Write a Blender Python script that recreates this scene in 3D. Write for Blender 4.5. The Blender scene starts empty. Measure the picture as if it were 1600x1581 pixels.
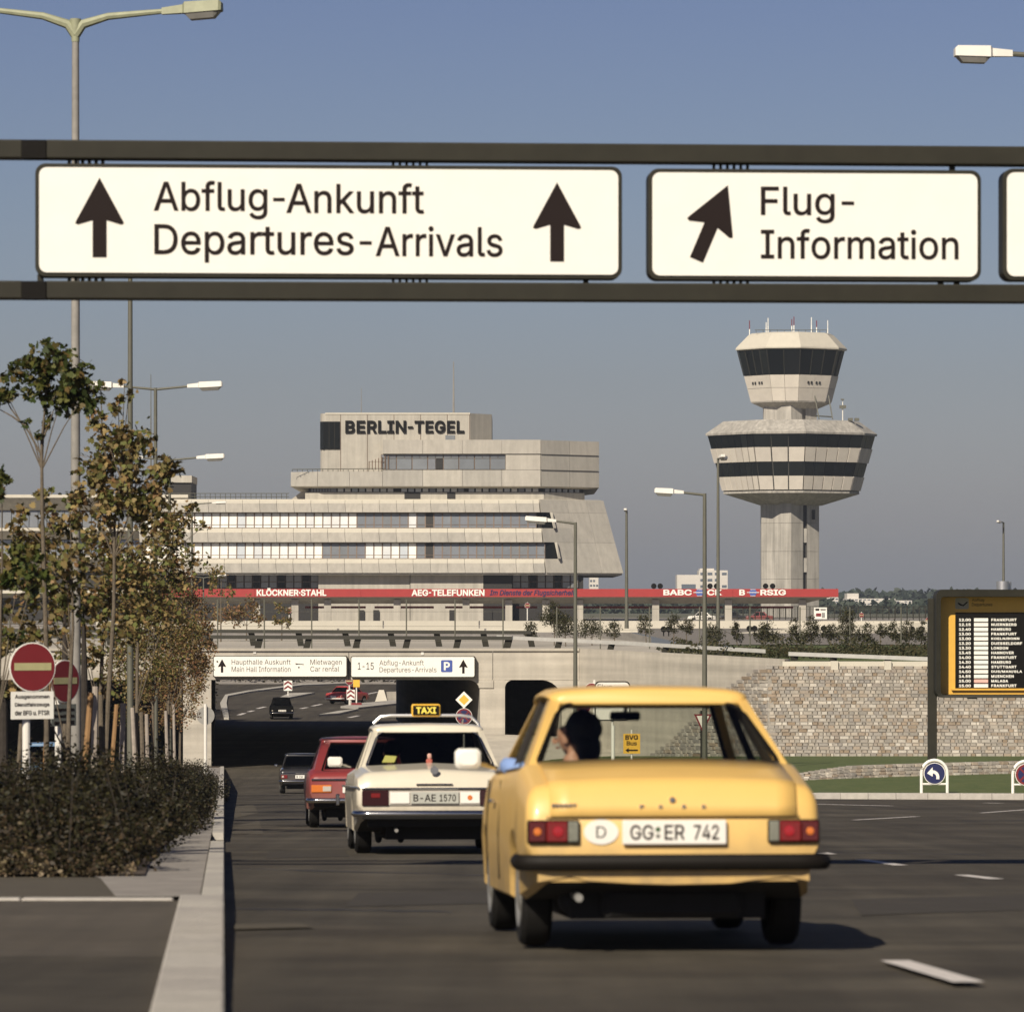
import bpy, bmesh, math, random
import numpy as np
from mathutils import Vector, Matrix, Euler
random.seed(7); rng = np.random.default_rng(7)
sc = bpy.context.scene
COL = sc.collection
F = 7000.0; HX, HY = 800.0, 945.0            # focal length in pixels of the 1600 px photo, and the horizon

# ------------------------------------------------------------ camera, sky, sun, exposure
cam_d = bpy.data.cameras.new("camera"); cam = bpy.data.objects.new("camera", cam_d); COL.objects.link(cam)
sc.camera = cam
cam.location = (0, 0, 0); cam.rotation_euler = (math.radians(90), 0, 0)
cam_d.sensor_fit = 'HORIZONTAL'; cam_d.sensor_width = 56.0; cam_d.lens = 56.0 * F / 1600.0
cam_d.shift_x = 0.0; cam_d.shift_y = (HY - 790.5) / 1600.0
cam_d.clip_start = 1.0; cam_d.clip_end = 30000.0
cam_d.dof.use_dof = True; cam_d.dof.focus_distance = 260.0; cam_d.dof.aperture_fstop = 10.5
SUN_EL, SUN_AZ = math.radians(35.5), math.radians(23)      # azimuth: degrees left of straight behind the camera
sun_d = bpy.data.lights.new("sun", 'SUN'); sun = bpy.data.objects.new("sun", sun_d); COL.objects.link(sun)
sun_d.energy = 4.9; sun_d.angle = math.radians(0.53); sun_d.color = (1.0, 0.90, 0.75)
to_sun = Vector((-math.sin(SUN_AZ) * math.cos(SUN_EL), -math.cos(SUN_AZ) * math.cos(SUN_EL), math.sin(SUN_EL)))
sun.rotation_euler = to_sun.to_track_quat('Z', 'Y').to_euler(); sun.location = (-40, -60, 60)
world = bpy.data.worlds.new("World"); sc.world = world; world.use_nodes = True
wn = world.node_tree; wn.nodes.clear()
wo = wn.nodes.new('ShaderNodeOutputWorld'); bg = wn.nodes.new('ShaderNodeBackground')
sky = wn.nodes.new('ShaderNodeTexSky'); sky.sky_type = 'NISHITA'; sky.sun_disc = False
sky.sun_elevation = SUN_EL; sky.sun_rotation = math.atan2(to_sun.x, to_sun.y)
sky.air_density = 1.0; sky.dust_density = 1.2; sky.ozone_density = 1.6; sky.altitude = 60
bg.inputs['Strength'].default_value = 0.08
geo = wn.nodes.new('ShaderNodeTexCoord'); sep = wn.nodes.new('ShaderNodeSeparateXYZ')
rampw = wn.nodes.new('ShaderNodeValToRGB'); mul = wn.nodes.new('ShaderNodeMix'); mul.data_type = 'RGBA'; mul.blend_type = 'MULTIPLY'
mul.inputs[0].default_value = 1.0
wn.links.new(geo.outputs['Generated'], sep.inputs[0]); wn.links.new(sep.outputs['Z'], rampw.inputs[0])
e = rampw.color_ramp.elements
e[0].position = 0.0; e[0].color = (0.82, 0.80, 0.98, 1)
e[1].position = 0.5; e[1].color = (0.15, 0.18, 0.31, 1)
for p_, c_ in ((0.02, (0.70, 0.67, 0.84, 1)), (0.05, (0.60, 0.575, 0.70, 1)), (0.09, (0.56, 0.55, 0.68, 1)), (0.135, (0.50, 0.49, 0.66, 1)), (0.22, (0.29, 0.32, 0.49, 1))):
    q = e.new(p_); q.color = c_
wn.links.new(sky.outputs[0], mul.inputs[6]); wn.links.new(rampw.outputs[0], mul.inputs[7])
wn.links.new(mul.outputs[2], bg.inputs[0]); wn.links.new(bg.outputs[0], wo.inputs[0])
sc.view_settings.view_transform = 'Standard'; sc.view_settings.look = 'None'
sc.view_settings.exposure = 0.16; sc.view_settings.gamma = 1.0; sc.view_settings.use_curve_mapping = False
sc.cycles.max_bounces = 6; sc.cycles.transparent_max_bounces = 16; sc.cycles.use_denoising = True

# ------------------------------------------------------------ geometry of the place
K = 0.0643                                   # the road runs this much to the left per metre
TH = math.atan(K); SL = 0.0359
_zr = [(-60, -1.62), (17, -1.62), (165, -6.90), (195, -7.12), (300, -7.72), (470, -7.95), (9000, -7.95)]
def zroad(Y): return float(np.interp(Y, [a for a, b in _zr], [b for a, b in _zr])) if not 17 < Y < 165 else -0.98 - SL * Y
def P(x, y, Y): return Vector(((x - HX) / F * Y, Y, (HY - y) / F * Y))
def G(x, y):                                  # pixel on the near road plane
    Y = F * 0.98 / (y - HY - F * SL); return Vector(((x - HX) / F * Y, Y, zroad(Y)))
def GX(x, Y, dz=0.0): return Vector(((x - HX) / F * Y, Y, zroad(Y) + dz))
def R(u, Y, dz=0.0): return Vector((u - K * Y, Y, zroad(Y) + dz))
ZP = -2.1                                     # the upper level (bridge deck, forecourt)

# ------------------------------------------------------------ materials
MATS = {}
def mat(name, col, rough=0.8, var=0.12, scale=3.0, bump=0.0, bscale=None, metal=0.0, coat=0.0, spec=0.5,
        col2=None, lines=None, rnd=None, coords='pos', streak=0.0, detail=6.0, track=0.0, grime=None):
    if name in MATS: return MATS[name]
    m = bpy.data.materials.new(name); m.use_nodes = True; nt = m.node_tree; n = nt.nodes; L = nt.links
    b = n['Principled BSDF']; b.inputs['Roughness'].default_value = rough; b.inputs['Metallic'].default_value = metal
    b.inputs['Coat Weight'].default_value = coat; b.inputs['Coat Roughness'].default_value = 0.06; b.inputs['Specular IOR Level'].default_value = spec
    if coords == 'pos': tc = n.new('ShaderNodeNewGeometry').outputs['Position']
    else: tc = n.new('ShaderNodeTexCoord').outputs['Object']
    c = n.new('ShaderNodeRGB'); c.outputs[0].default_value = (*col, 1); out = c.outputs[0]
    def mixc(fac, a, bb, mode='MIX'):
        x = n.new('ShaderNodeMix'); x.data_type = 'RGBA'; x.blend_type = mode
        if hasattr(fac, 'links'): L.new(fac, x.inputs[0])
        else: x.inputs[0].default_value = fac
        for i, v in ((6, a), (7, bb)):
            if hasattr(v, 'links'): L.new(v, x.inputs[i])
            else: x.inputs[i].default_value = (*v, 1)
        return x.outputs[2]
    def noise(sc_, det=detail, vec=tc, dist=0.0):
        x = n.new('ShaderNodeTexNoise'); x.inputs['Scale'].default_value = sc_; x.inputs['Detail'].default_value = det
        x.inputs['Roughness'].default_value = 0.62; x.inputs['Distortion'].default_value = dist; L.new(vec, x.inputs['Vector']); return x.outputs['Fac']
    def rng_(v, a, b2, c2, d):
        x = n.new('ShaderNodeMapRange'); L.new(v, x.inputs[0])
        for i, q in enumerate((a, b2, c2, d)): x.inputs[i + 1].default_value = q
        return x.outputs[0]
    if rnd is not None:
        oi = n.new('ShaderNodeObjectInfo'); gi = n.new('ShaderNodeNewGeometry')
        ad = n.new('ShaderNodeMath'); ad.operation = 'ADD'; L.new(oi.outputs['Random'], ad.inputs[0]); L.new(gi.outputs['Random Per Island'], ad.inputs[1])
        fr = n.new('ShaderNodeMath'); fr.operation = 'FRACT'; L.new(ad.outputs[0], fr.inputs[0])
        rp = n.new('ShaderNodeValToRGB'); rp.color_ramp.interpolation = 'LINEAR'; el = rp.color_ramp.elements
        el[0].position = 0; el[0].color = (*rnd[0], 1); el[1].position = 1; el[1].color = (*rnd[-1], 1)
        for i, q in enumerate(rnd[1:-1]): z = el.new((i + 1) / (len(rnd) - 1)); z.color = (*q, 1)
        L.new(fr.outputs[0], rp.inputs[0]); out = rp.outputs[0]
    if col2 is not None: out = mixc(rng_(noise(scale * 0.23, 4), 0.38, 0.66, 0, 1), out, col2)
    if var > 0:
        f = rng_(noise(scale), 0.25, 0.75, 1 - var, 1 + var)
        cmb = n.new('ShaderNodeCombineColor')
        for i in range(3): L.new(f, cmb.inputs[i])
        out = mixc(1.0, out, cmb.outputs[0], 'MULTIPLY')
    if streak > 0:
        mp = n.new('ShaderNodeMapping'); mp.inputs['Scale'].default_value = (1.6, 1.6, 0.07); L.new(tc, mp.inputs[0])
        f = rng_(noise(1.1, 8, mp.outputs[0]), 0.35, 0.72, 1 + streak * .3, 1 - streak)
        cmb = n.new('ShaderNodeCombineColor')
        for i in range(3): L.new(f, cmb.inputs[i])
        out = mixc(1.0, out, cmb.outputs[0], 'MULTIPLY')
    if grime is not None:                      # road film low on the body and faint dust patches
        sp_ = n.new('ShaderNodeSeparateXYZ'); L.new(tc, sp_.inputs[0]); ml = n.new('ShaderNodeMath'); ml.operation = 'MULTIPLY'
        L.new(rng_(sp_.outputs['Z'], grime, grime * .45, 0.06, 0.75), ml.inputs[0]); L.new(rng_(noise(5.0, 8), 0.3, 0.7, 0.35, 1.0), ml.inputs[1])
        out = mixc(ml.outputs[0], out, (0.16, 0.125, 0.085))
    if track > 0:
        mp = n.new('ShaderNodeMapping'); mp.inputs['Rotation'].default_value = (0, 0, -0.0642); mp.inputs['Scale'].default_value = (1.5, 0.045, 1); L.new(tc, mp.inputs[0])
        mp2 = n.new('ShaderNodeMapping'); mp2.inputs['Scale'].default_value = (0.10, 0.55, 1); L.new(tc, mp2.inputs[0])
        ml = n.new('ShaderNodeMath'); ml.operation = 'MULTIPLY'; L.new(rng_(noise(1.0, 6, mp.outputs[0]), 0.32, 0.68, 1 - track, 1 + track), ml.inputs[0]); L.new(rng_(noise(1.0, 6, mp2.outputs[0]), 0.32, 0.68, 1 - track, 1 + track), ml.inputs[1])
        cmb = n.new('ShaderNodeCombineColor')
        for i in range(3): L.new(ml.outputs[0], cmb.inputs[i])
        out = mixc(1.0, out, cmb.outputs[0], 'MULTIPLY')
    if lines is not None:
        mp = n.new('ShaderNodeMapping'); mp.inputs['Scale'].default_value = (0.05, 0.05, lines); L.new(tc, mp.inputs[0])
        f = rng_(noise(1.0, 3, mp.outputs[0]), 0.3, 0.7, 0.80, 1.14)
        cmb = n.new('ShaderNodeCombineColor')
        for i in range(3): L.new(f, cmb.inputs[i])
        out = mixc(1.0, out, cmb.outputs[0], 'MULTIPLY')
    L.new(out, b.inputs['Base Color'])
    if bump > 0:
        bp = n.new('ShaderNodeBump'); bp.inputs['Strength'].default_value = bump; bp.inputs['Distance'].default_value = 0.02
        L.new(noise(bscale or scale * 4, 5), bp.inputs['Height']); L.new(bp.outputs[0], b.inputs['Normal'])
    MATS[name] = m; return m
def leafmat(name, ramp, trans=0.25):
    m = mat(name, (0.1, 0.1, 0.1), 0.55, 0.0, rnd=ramp, spec=0.25)
    nt = m.node_tree; b = nt.nodes['Principled BSDF']; o = nt.nodes['Material Output']
    t = nt.nodes.new('ShaderNodeBsdfTranslucent'); x = nt.nodes.new('ShaderNodeMixShader'); x.inputs[0].default_value = trans
    src = b.inputs['Base Color'].links[0].from_socket
    nt.links.new(src, t.inputs[0]); nt.links.new(b.outputs[0], x.inputs[1]); nt.links.new(t.outputs[0], x.inputs[2]); nt.links.new(x.outputs[0], o.inputs[0])
    return m
def glassmat(name, tint, refl=1.0):
    m = bpy.data.materials.new(name); m.use_nodes = True; nt = m.node_tree; nt.nodes.clear()
    o = nt.nodes.new('ShaderNodeOutputMaterial'); t = nt.nodes.new('ShaderNodeBsdfTransparent'); t.inputs[0].default_value = (*tint, 1)
    g = nt.nodes.new('ShaderNodeBsdfGlossy'); g.inputs['Roughness'].default_value = 0.03
    gg = nt.nodes.new('ShaderNodeNewGeometry'); dt = nt.nodes.new('ShaderNodeVectorMath'); dt.operation = 'DOT_PRODUCT'
    nt.links.new(gg.outputs['Incoming'], dt.inputs[0]); nt.links.new(gg.outputs['Normal'], dt.inputs[1])
    def mth(op, a, b=None):
        q = nt.nodes.new('ShaderNodeMath'); q.operation = op; nt.links.new(a, q.inputs[0])
        if b is not None: q.inputs[1].default_value = b
        return q.outputs[0]
    ab = mth('ABSOLUTE', dt.outputs['Value']); inv_ = nt.nodes.new('ShaderNodeMath'); inv_.operation = 'SUBTRACT'; inv_.inputs[0].default_value = 1; nt.links.new(ab, inv_.inputs[1])
    fr = nt.nodes.new('ShaderNodeMath'); fr.operation = 'MULTIPLY_ADD'; nt.links.new(mth('POWER', inv_.outputs[0], 5.0), fr.inputs[0]); fr.inputs[1].default_value = .92; fr.inputs[2].default_value = .05
    mm = nt.nodes.new('ShaderNodeMath'); mm.operation = 'MULTIPLY'; mm.inputs[1].default_value = refl
    x = nt.nodes.new('ShaderNodeMixShader'); nt.links.new(fr.outputs[0], mm.inputs[0]); nt.links.new(mm.outputs[0], x.inputs[0])
    nt.links.new(t.outputs[0], x.inputs[1]); nt.links.new(g.outputs[0], x.inputs[2]); nt.links.new(x.outputs[0], o.inputs[0])
    MATS[name] = m; return m

M_conc = mat('concrete', (0.47, 0.43, 0.36), 0.9, 0.10, 1.6, 0.5, 20, lines=2.2, streak=0.14)
M_concb = mat('building_concrete', (0.435, 0.405, 0.345), 0.9, 0.11, 0.6, 0.0, streak=0.20)
M_panel = mat('concrete_panel', (0.46, 0.42, 0.365), 0.9, 0.07, 1.2, rnd=[(0.375, 0.352, 0.305), (0.42, 0.39, 0.335), (0.345, 0.325, 0.285), (0.44, 0.41, 0.35)], streak=0.16)  # darker than the ledges to paint in the shade on the steeper faces
M_ledge = mat('concrete_ledge', (0.56, 0.52, 0.43), 0.85, 0.06, 1.0)
M_towerc = mat('tower_concrete', (0.40, 0.375, 0.33), 0.9, 0.16, 0.4, streak=0.42)
M_towerw = mat('tower_panel', (0.50, 0.46, 0.40), 0.85, 0.08, 0.8, rnd=[(0.60, 0.55, 0.47), (0.53, 0.485, 0.42), (0.63, 0.575, 0.49)])
M_asph = mat('asphalt', (0.058, 0.049, 0.036), 0.80, 0.26, 1.4, 0.6, 60, col2=(0.082, 0.071, 0.053), spec=0.3, detail=10, track=0.26)
M_asph2 = mat('asphalt_patch', (0.082, 0.069, 0.048), 0.9, 0.22, 3.0, 0.5, 60, detail=10)
M_rail = mat('rail_zinc', (0.42, 0.41, 0.38), 0.55, 0.12, 3.0)
M_paint = mat('road_paint', (0.62, 0.58, 0.54), 0.8, 0.22, 14, detail=10)
M_kerb = mat('kerb_concrete', (0.44, 0.41, 0.36), 0.9, 0.14, 5.0, 0.5, 60, rnd=[(0.46, 0.43, 0.38), (0.40, 0.37, 0.33), (0.48, 0.45, 0.39)])
M_pave = mat('paving', (0.25, 0.225, 0.20), 0.92, 0.18, 4.0, 0.4, 40, col2=(0.31, 0.285, 0.25))
M_grass = mat('grass', (0.070, 0.098, 0.024), 0.95, 0.30, 9.0, 0.8, 30, col2=(0.105, 0.125, 0.038), detail=12)
M_field = mat('field', (0.10, 0.105, 0.06), 0.95, 0.2, 0.05, col2=(0.15, 0.14, 0.10))
M_soil = mat('soil', (0.075, 0.055, 0.038), 0.95, 0.3, 8.0, 0.8, 30)
M_olive = mat('olive_paint', (0.026, 0.024, 0.016), 0.55, 0.18, 4.0, spec=0.25, streak=0.15)
M_polegrey = mat('weathered_pole', (0.26, 0.245, 0.22), 0.75, 0.22, 5.0, streak=0.2)
M_pole = mat('pole_green_grey', (0.115, 0.112, 0.085), 0.55, 0.12, 3.0)
M_black = mat('black', (0.006, 0.005, 0.004), 0.7, 0.0, spec=0.15)
M_rubber = mat('rubber', (0.012, 0.011, 0.010), 0.85, 0.15, 20, spec=0.2)
M_white = mat('white_enamel', (0.86, 0.84, 0.76), 0.4, 0.03, 4.0)
M_whitep = mat('white_paint', (0.74, 0.71, 0.64), 0.55, 0.06, 6.0)
M_ink = mat('sign_ink', (0.014, 0.008, 0.007), 0.7, 0.0, spec=0.2)
M_red = mat('fascia_red', (0.35, 0.030, 0.027), 0.55, 0.08, 0.8)
M_signred = mat('sign_red', (0.185, 0.018, 0.022), 0.45, 0.05, 6.0)
M_signblue = mat('sign_blue', (0.015, 0.020, 0.085), 0.45, 0.0)
M_pblue = mat('parking_blue', (0.06, 0.10, 0.34), 0.45, 0.0)
M_yellow = mat('sign_yellow', (0.80, 0.46, 0.05), 0.5, 0.04, 5.0)
M_chrome = mat('chrome', (0.62, 0.60, 0.57), 0.16, 0.0, metal=1.0)
M_steel = mat('galvanised_steel', (0.34, 0.33, 0.30), 0.45, 0.15, 6.0, metal=0.5)
M_alu = mat('aluminium', (0.62, 0.62, 0.62), 0.35, 0.08, 6.0, metal=0.8)
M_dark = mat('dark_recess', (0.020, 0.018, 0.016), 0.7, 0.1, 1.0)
M_stone = mat('stone_block', (0.3, 0.28, 0.24), 0.95, 0.16, 9.0, 0.6, 30, rnd=[(0.34, 0.31, 0.26), (0.26, 0.24, 0.21), (0.40, 0.36, 0.30), (0.30, 0.275, 0.24), (0.56, 0.52, 0.45), (0.25, 0.19, 0.13), (0.36, 0.33, 0.285), (0.28, 0.26, 0.235), (0.33, 0.26, 0.19), (0.46, 0.43, 0.375)])
M_mortar = mat('mortar', (0.26, 0.24, 0.205), 0.95, 0.2, 10)
M_bark = mat('bark', (0.13, 0.105, 0.075), 0.95, 0.3, 14, 0.7, 50)
M_barkd = mat('dark_bark', (0.035, 0.028, 0.022), 0.95, 0.3, 14, 0.7, 50)
M_stake = mat('stake_wood', (0.34, 0.29, 0.24), 0.9, 0.2, 9, streak=0.2)
M_stakeb = mat('stake_brown', (0.26, 0.15, 0.065), 0.9, 0.2, 9)
M_win = mat('window_glass', (0.13, 0.15, 0.17), 0.12, 0.15, 0.5, spec=0.8)
M_winb = mat('window_blind', (0.70, 0.68, 0.62), 0.4, 0.10, 0.7, rnd=[(0.80, 0.77, 0.68), (0.60, 0.62, 0.62), (0.78, 0.75, 0.68), (0.40, 0.44, 0.48), (0.80, 0.77, 0.68)])
M_wing = mat('window_grey', (0.17, 0.185, 0.20), 0.15, 0.1, 0.7, rnd=[(0.16, 0.175, 0.19), (0.20, 0.215, 0.23), (0.175, 0.185, 0.19), (0.19, 0.20, 0.22)], spec=0.8)
M_wframe = mat('bronze_frame', (0.15, 0.10, 0.065), 0.5, 0.0)
M_towerwin = mat('tower_window', (0.010, 0.013, 0.012), 0.12, 0.0, rnd=[(0.003, 0.004, 0.004), (0.012, 0.014, 0.013), (0.004, 0.005, 0.005), (0.008, 0.009, 0.009)], spec=0.16)
M_shrub = leafmat('shrub_leaf', [(0.013, 0.012, 0.005), (0.024, 0.022, 0.008), (0.009, 0.008, 0.004), (0.036, 0.025, 0.012), (0.017, 0.017, 0.006), (0.044, 0.040, 0.014), (0.022, 0.014, 0.008)], 0.15)
M_shrubb = leafmat('dry_leaf', [(0.055, 0.034, 0.020), (0.10, 0.07, 0.04), (0.035, 0.023, 0.013), (0.13, 0.10, 0.055)], 0.15)
M_leafg = leafmat('maple_leaf_green', [(0.036, 0.056, 0.013), (0.075, 0.094, 0.022), (0.022, 0.034, 0.010), (0.13, 0.13, 0.032), (0.044, 0.064, 0.015), (0.16, 0.10, 0.035), (0.10, 0.11, 0.028)])
M_leafb = leafmat('maple_leaf_brown', [(0.22, 0.135, 0.055), (0.11, 0.120, 0.034), (0.32, 0.22, 0.09), (0.085, 0.060, 0.028), (0.23, 0.185, 0.062), (0.13, 0.150, 0.042), (0.26, 0.145, 0.072), (0.36, 0.27, 0.11), (0.15, 0.105, 0.045), (0.085, 0.105, 0.030), (0.18, 0.19, 0.055)])
M_leafr = leafmat('maple_leaf_red', [(0.24, 0.115, 0.055), (0.16, 0.10, 0.045), (0.11, 0.10, 0.036), (0.30, 0.15, 0.085), (0.19, 0.155, 0.055), (0.27, 0.19, 0.08)])
M_leafd = leafmat('bush_leaf', [(0.045, 0.050, 0.022), (0.075, 0.070, 0.030), (0.030, 0.036, 0.016), (0.095, 0.075, 0.035)])
M_far = leafmat('far_foliage', [(0.040, 0.055, 0.040), (0.060, 0.075, 0.052), (0.030, 0.042, 0.034)], 0.1)
M_glass = glassmat('car_glass', (0.80, 0.82, 0.78), 1.0)
M_glassd = glassmat('tinted_glass', (0.30, 0.31, 0.30), 0.9)

# ------------------------------------------------------------ building helpers
def thing(name, label, cat, loc=(0, 0, 0), rot=(0, 0, 0), group=None, kind=None):
    o = bpy.data.objects.new(name, None); o.empty_display_size = 0.3; COL.objects.link(o)
    o.location = loc; o.rotation_euler = rot; o['label'] = label; o['category'] = cat
    if group: o['group'] = group
    if kind: o['kind'] = kind
    return o
def tag(o, label, cat, group=None, kind=None):
    o['label'] = label
    if cat: o['category'] = cat
    if group: o['group'] = group
    if kind: o['kind'] = kind
    return o
def locmat(o):
    m = Matrix.LocRotScale(o.location, o.rotation_euler, o.scale)
    return locmat(o.parent) @ m if o.parent else m
class MB:
    def __init__(s): s.v = []; s.f = []; s.mi = []
    def add(s, vs, fs, m=0):
        k = len(s.v); s.v += [tuple(v) for v in vs]; s.f += [tuple(i + k for i in f) for f in fs]; s.mi += [m] * len(fs); return s
    def hexa(s, b, t, m=0):                   # bottom quad, top quad (both counter-clockwise seen from above)
        return s.add(list(b) + list(t), [(3, 2, 1, 0), (4, 5, 6, 7), (0, 1, 5, 4), (1, 2, 6, 5), (2, 3, 7, 6), (3, 0, 4, 7)], m)
    def box(s, x0, x1, y0, y1, z0, z1, m=0):
        return s.hexa([(x0, y0, z0), (x1, y0, z0), (x1, y1, z0), (x0, y1, z0)], [(x0, y0, z1), (x1, y0, z1), (x1, y1, z1), (x0, y1, z1)], m)
    def pbox(s, x0, x1, y0, y1, z0, z1, m=0):  # a box whose sides follow the road direction
        d = -K * (y1 - y0)
        return s.hexa([(x0, y0, z0), (x1, y0, z0), (x1 + d, y1, z0), (x0 + d, y1, z0)], [(x0, y0, z1), (x1, y0, z1), (x1 + d, y1, z1), (x0 + d, y1, z1)], m)
    def bev(s, x0, x1, y0, y1, z0, z1, c=0.01, m=0):
        rings = []
        for y, q in ((y0, c), (y0 + c, 0), (y1 - c, 0), (y1, c)):
            a, b, d, e2 = x0 + q, x1 - q, z0 + q, z1 - q
            k = c
            rings.append([(a + k, y, d), (b - k, y, d), (b, y, d + k), (b, y, e2 - k), (b - k, y, e2), (a + k, y, e2), (a, y, e2 - k), (a, y, d + k)])
        return s.loft(rings, m=m)
    def loft(s, rings, cap=True, closed=True, m=0):
        k = len(s.v); n = len(rings[0])
        for r in rings: s.v += [tuple(p) for p in r]
        for i in range(len(rings) - 1):
            for j in range(n if closed else n - 1):
                a = k + i * n + j; b = k + i * n + (j + 1) % n
                s.f.append((a, b, b + n, a + n)); s.mi.append(m)
        if cap:
            s.f.append(tuple(k + j for j in reversed(range(n)))); s.mi.append(m)
            s.f.append(tuple(k + (len(rings) - 1) * n + j for j in range(n))); s.mi.append(m)
        return s
    def tube(s, pts, rad, n=8, m=0):
        pts = [Vector(p) for p in pts]; rad = rad if isinstance(rad, (list, tuple)) else [rad] * len(pts)
        rings = []
        for i, p in enumerate(pts):
            d = (pts[min(i + 1, len(pts) - 1)] - pts[max(i - 1, 0)]).normalized()
            a = d.cross(Vector((0, 0, 1)) if abs(d.z) < 0.9 else Vector((1, 0, 0))).normalized(); b = d.cross(a)
            rings.append([p + (a * math.cos(2 * math.pi * j / n) + b * math.sin(2 * math.pi * j / n)) * rad[i] for j in range(n)])
        return s.loft(rings, m=m)
    def prism(s, poly, y0, y1, m=0):          # polygon of (x, z), extruded in y
        return s.loft([[(x, y0, z) for x, z in poly], [(x, y1, z) for x, z in poly]], m=m)
    def build(s, name, mats, parent=None, world=False, smooth=False, ang=35, bevel=0.0):
        v = s.v
        if world and parent is not None:
            inv = locmat(parent).inverted(); v = [tuple(inv @ Vector(p)) for p in v]
        me = bpy.data.meshes.new(name); me.from_pydata(v, [], s.f)
        for q in (mats if isinstance(mats, (list, tuple)) else [mats]): me.materials.append(q)
        if any(s.mi): me.polygons.foreach_set('material_index', s.mi)
        bm = bmesh.new(); bm.from_mesh(me); bmesh.ops.recalc_face_normals(bm, faces=bm.faces); bm.to_mesh(me); bm.free()
        if smooth: me.shade_smooth(); me.set_sharp_from_angle(angle=math.radians(ang))
        o = bpy.data.objects.new(name, me); COL.objects.link(o)
        if parent is not None: o.parent = parent
        if bevel:
            md = o.modifiers.new('bevel', 'BEVEL'); md.width = bevel; md.segments = 2; md.limit_method = 'ANGLE'
        return o
def sheet(name, pts, m, label=None, kind='structure', parent=None):
    mb = MB().add(pts, [tuple(range(len(pts)))]); me = mb.build(name, m, parent)
    if kind: me['kind'] = kind
    if label: me['label'] = label
    return me
def gridsheet(name, rows, m, kind='structure', label=None):
    mb = MB(); n = len(rows[0]); mb.v = [tuple(p) for r in rows for p in r]
    for i in range(len(rows) - 1):
        for j in range(n - 1): mb.f.append((i * n + j, i * n + j + 1, (i + 1) * n + j + 1, (i + 1) * n + j)); mb.mi.append(0)
    o = mb.build(name, m)
    if o.data.polygons[0].normal.z < 0: o.data.flip_normals()
    if kind: o['kind'] = kind
    if label: o['label'] = label
    return o
def copyobj(o, parent=None, loc=None, rot=None, scale=None):
    c = o.copy(); COL.objects.link(c)
    if parent is not None: c.parent = parent
    if loc is not None: c.location = loc
    if rot is not None: c.rotation_euler = rot
    if scale is not None: c.scale = scale
    return c
def copytree(o, parent=None, **kw):
    c = copyobj(o, parent, **kw)
    for ch in [q for q in bpy.data.objects if q.parent == o]: copytree(ch, c)
    return c
FONT = None
try:                                          # Blender's own bundled sans serif; its built-in font stands in if it is missing
    import os
    FONT = bpy.data.fonts.load(os.path.join(bpy.utils.system_resource('DATAFILES'), 'fonts', 'Inter.woff2'))
except Exception: FONT = None
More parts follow.
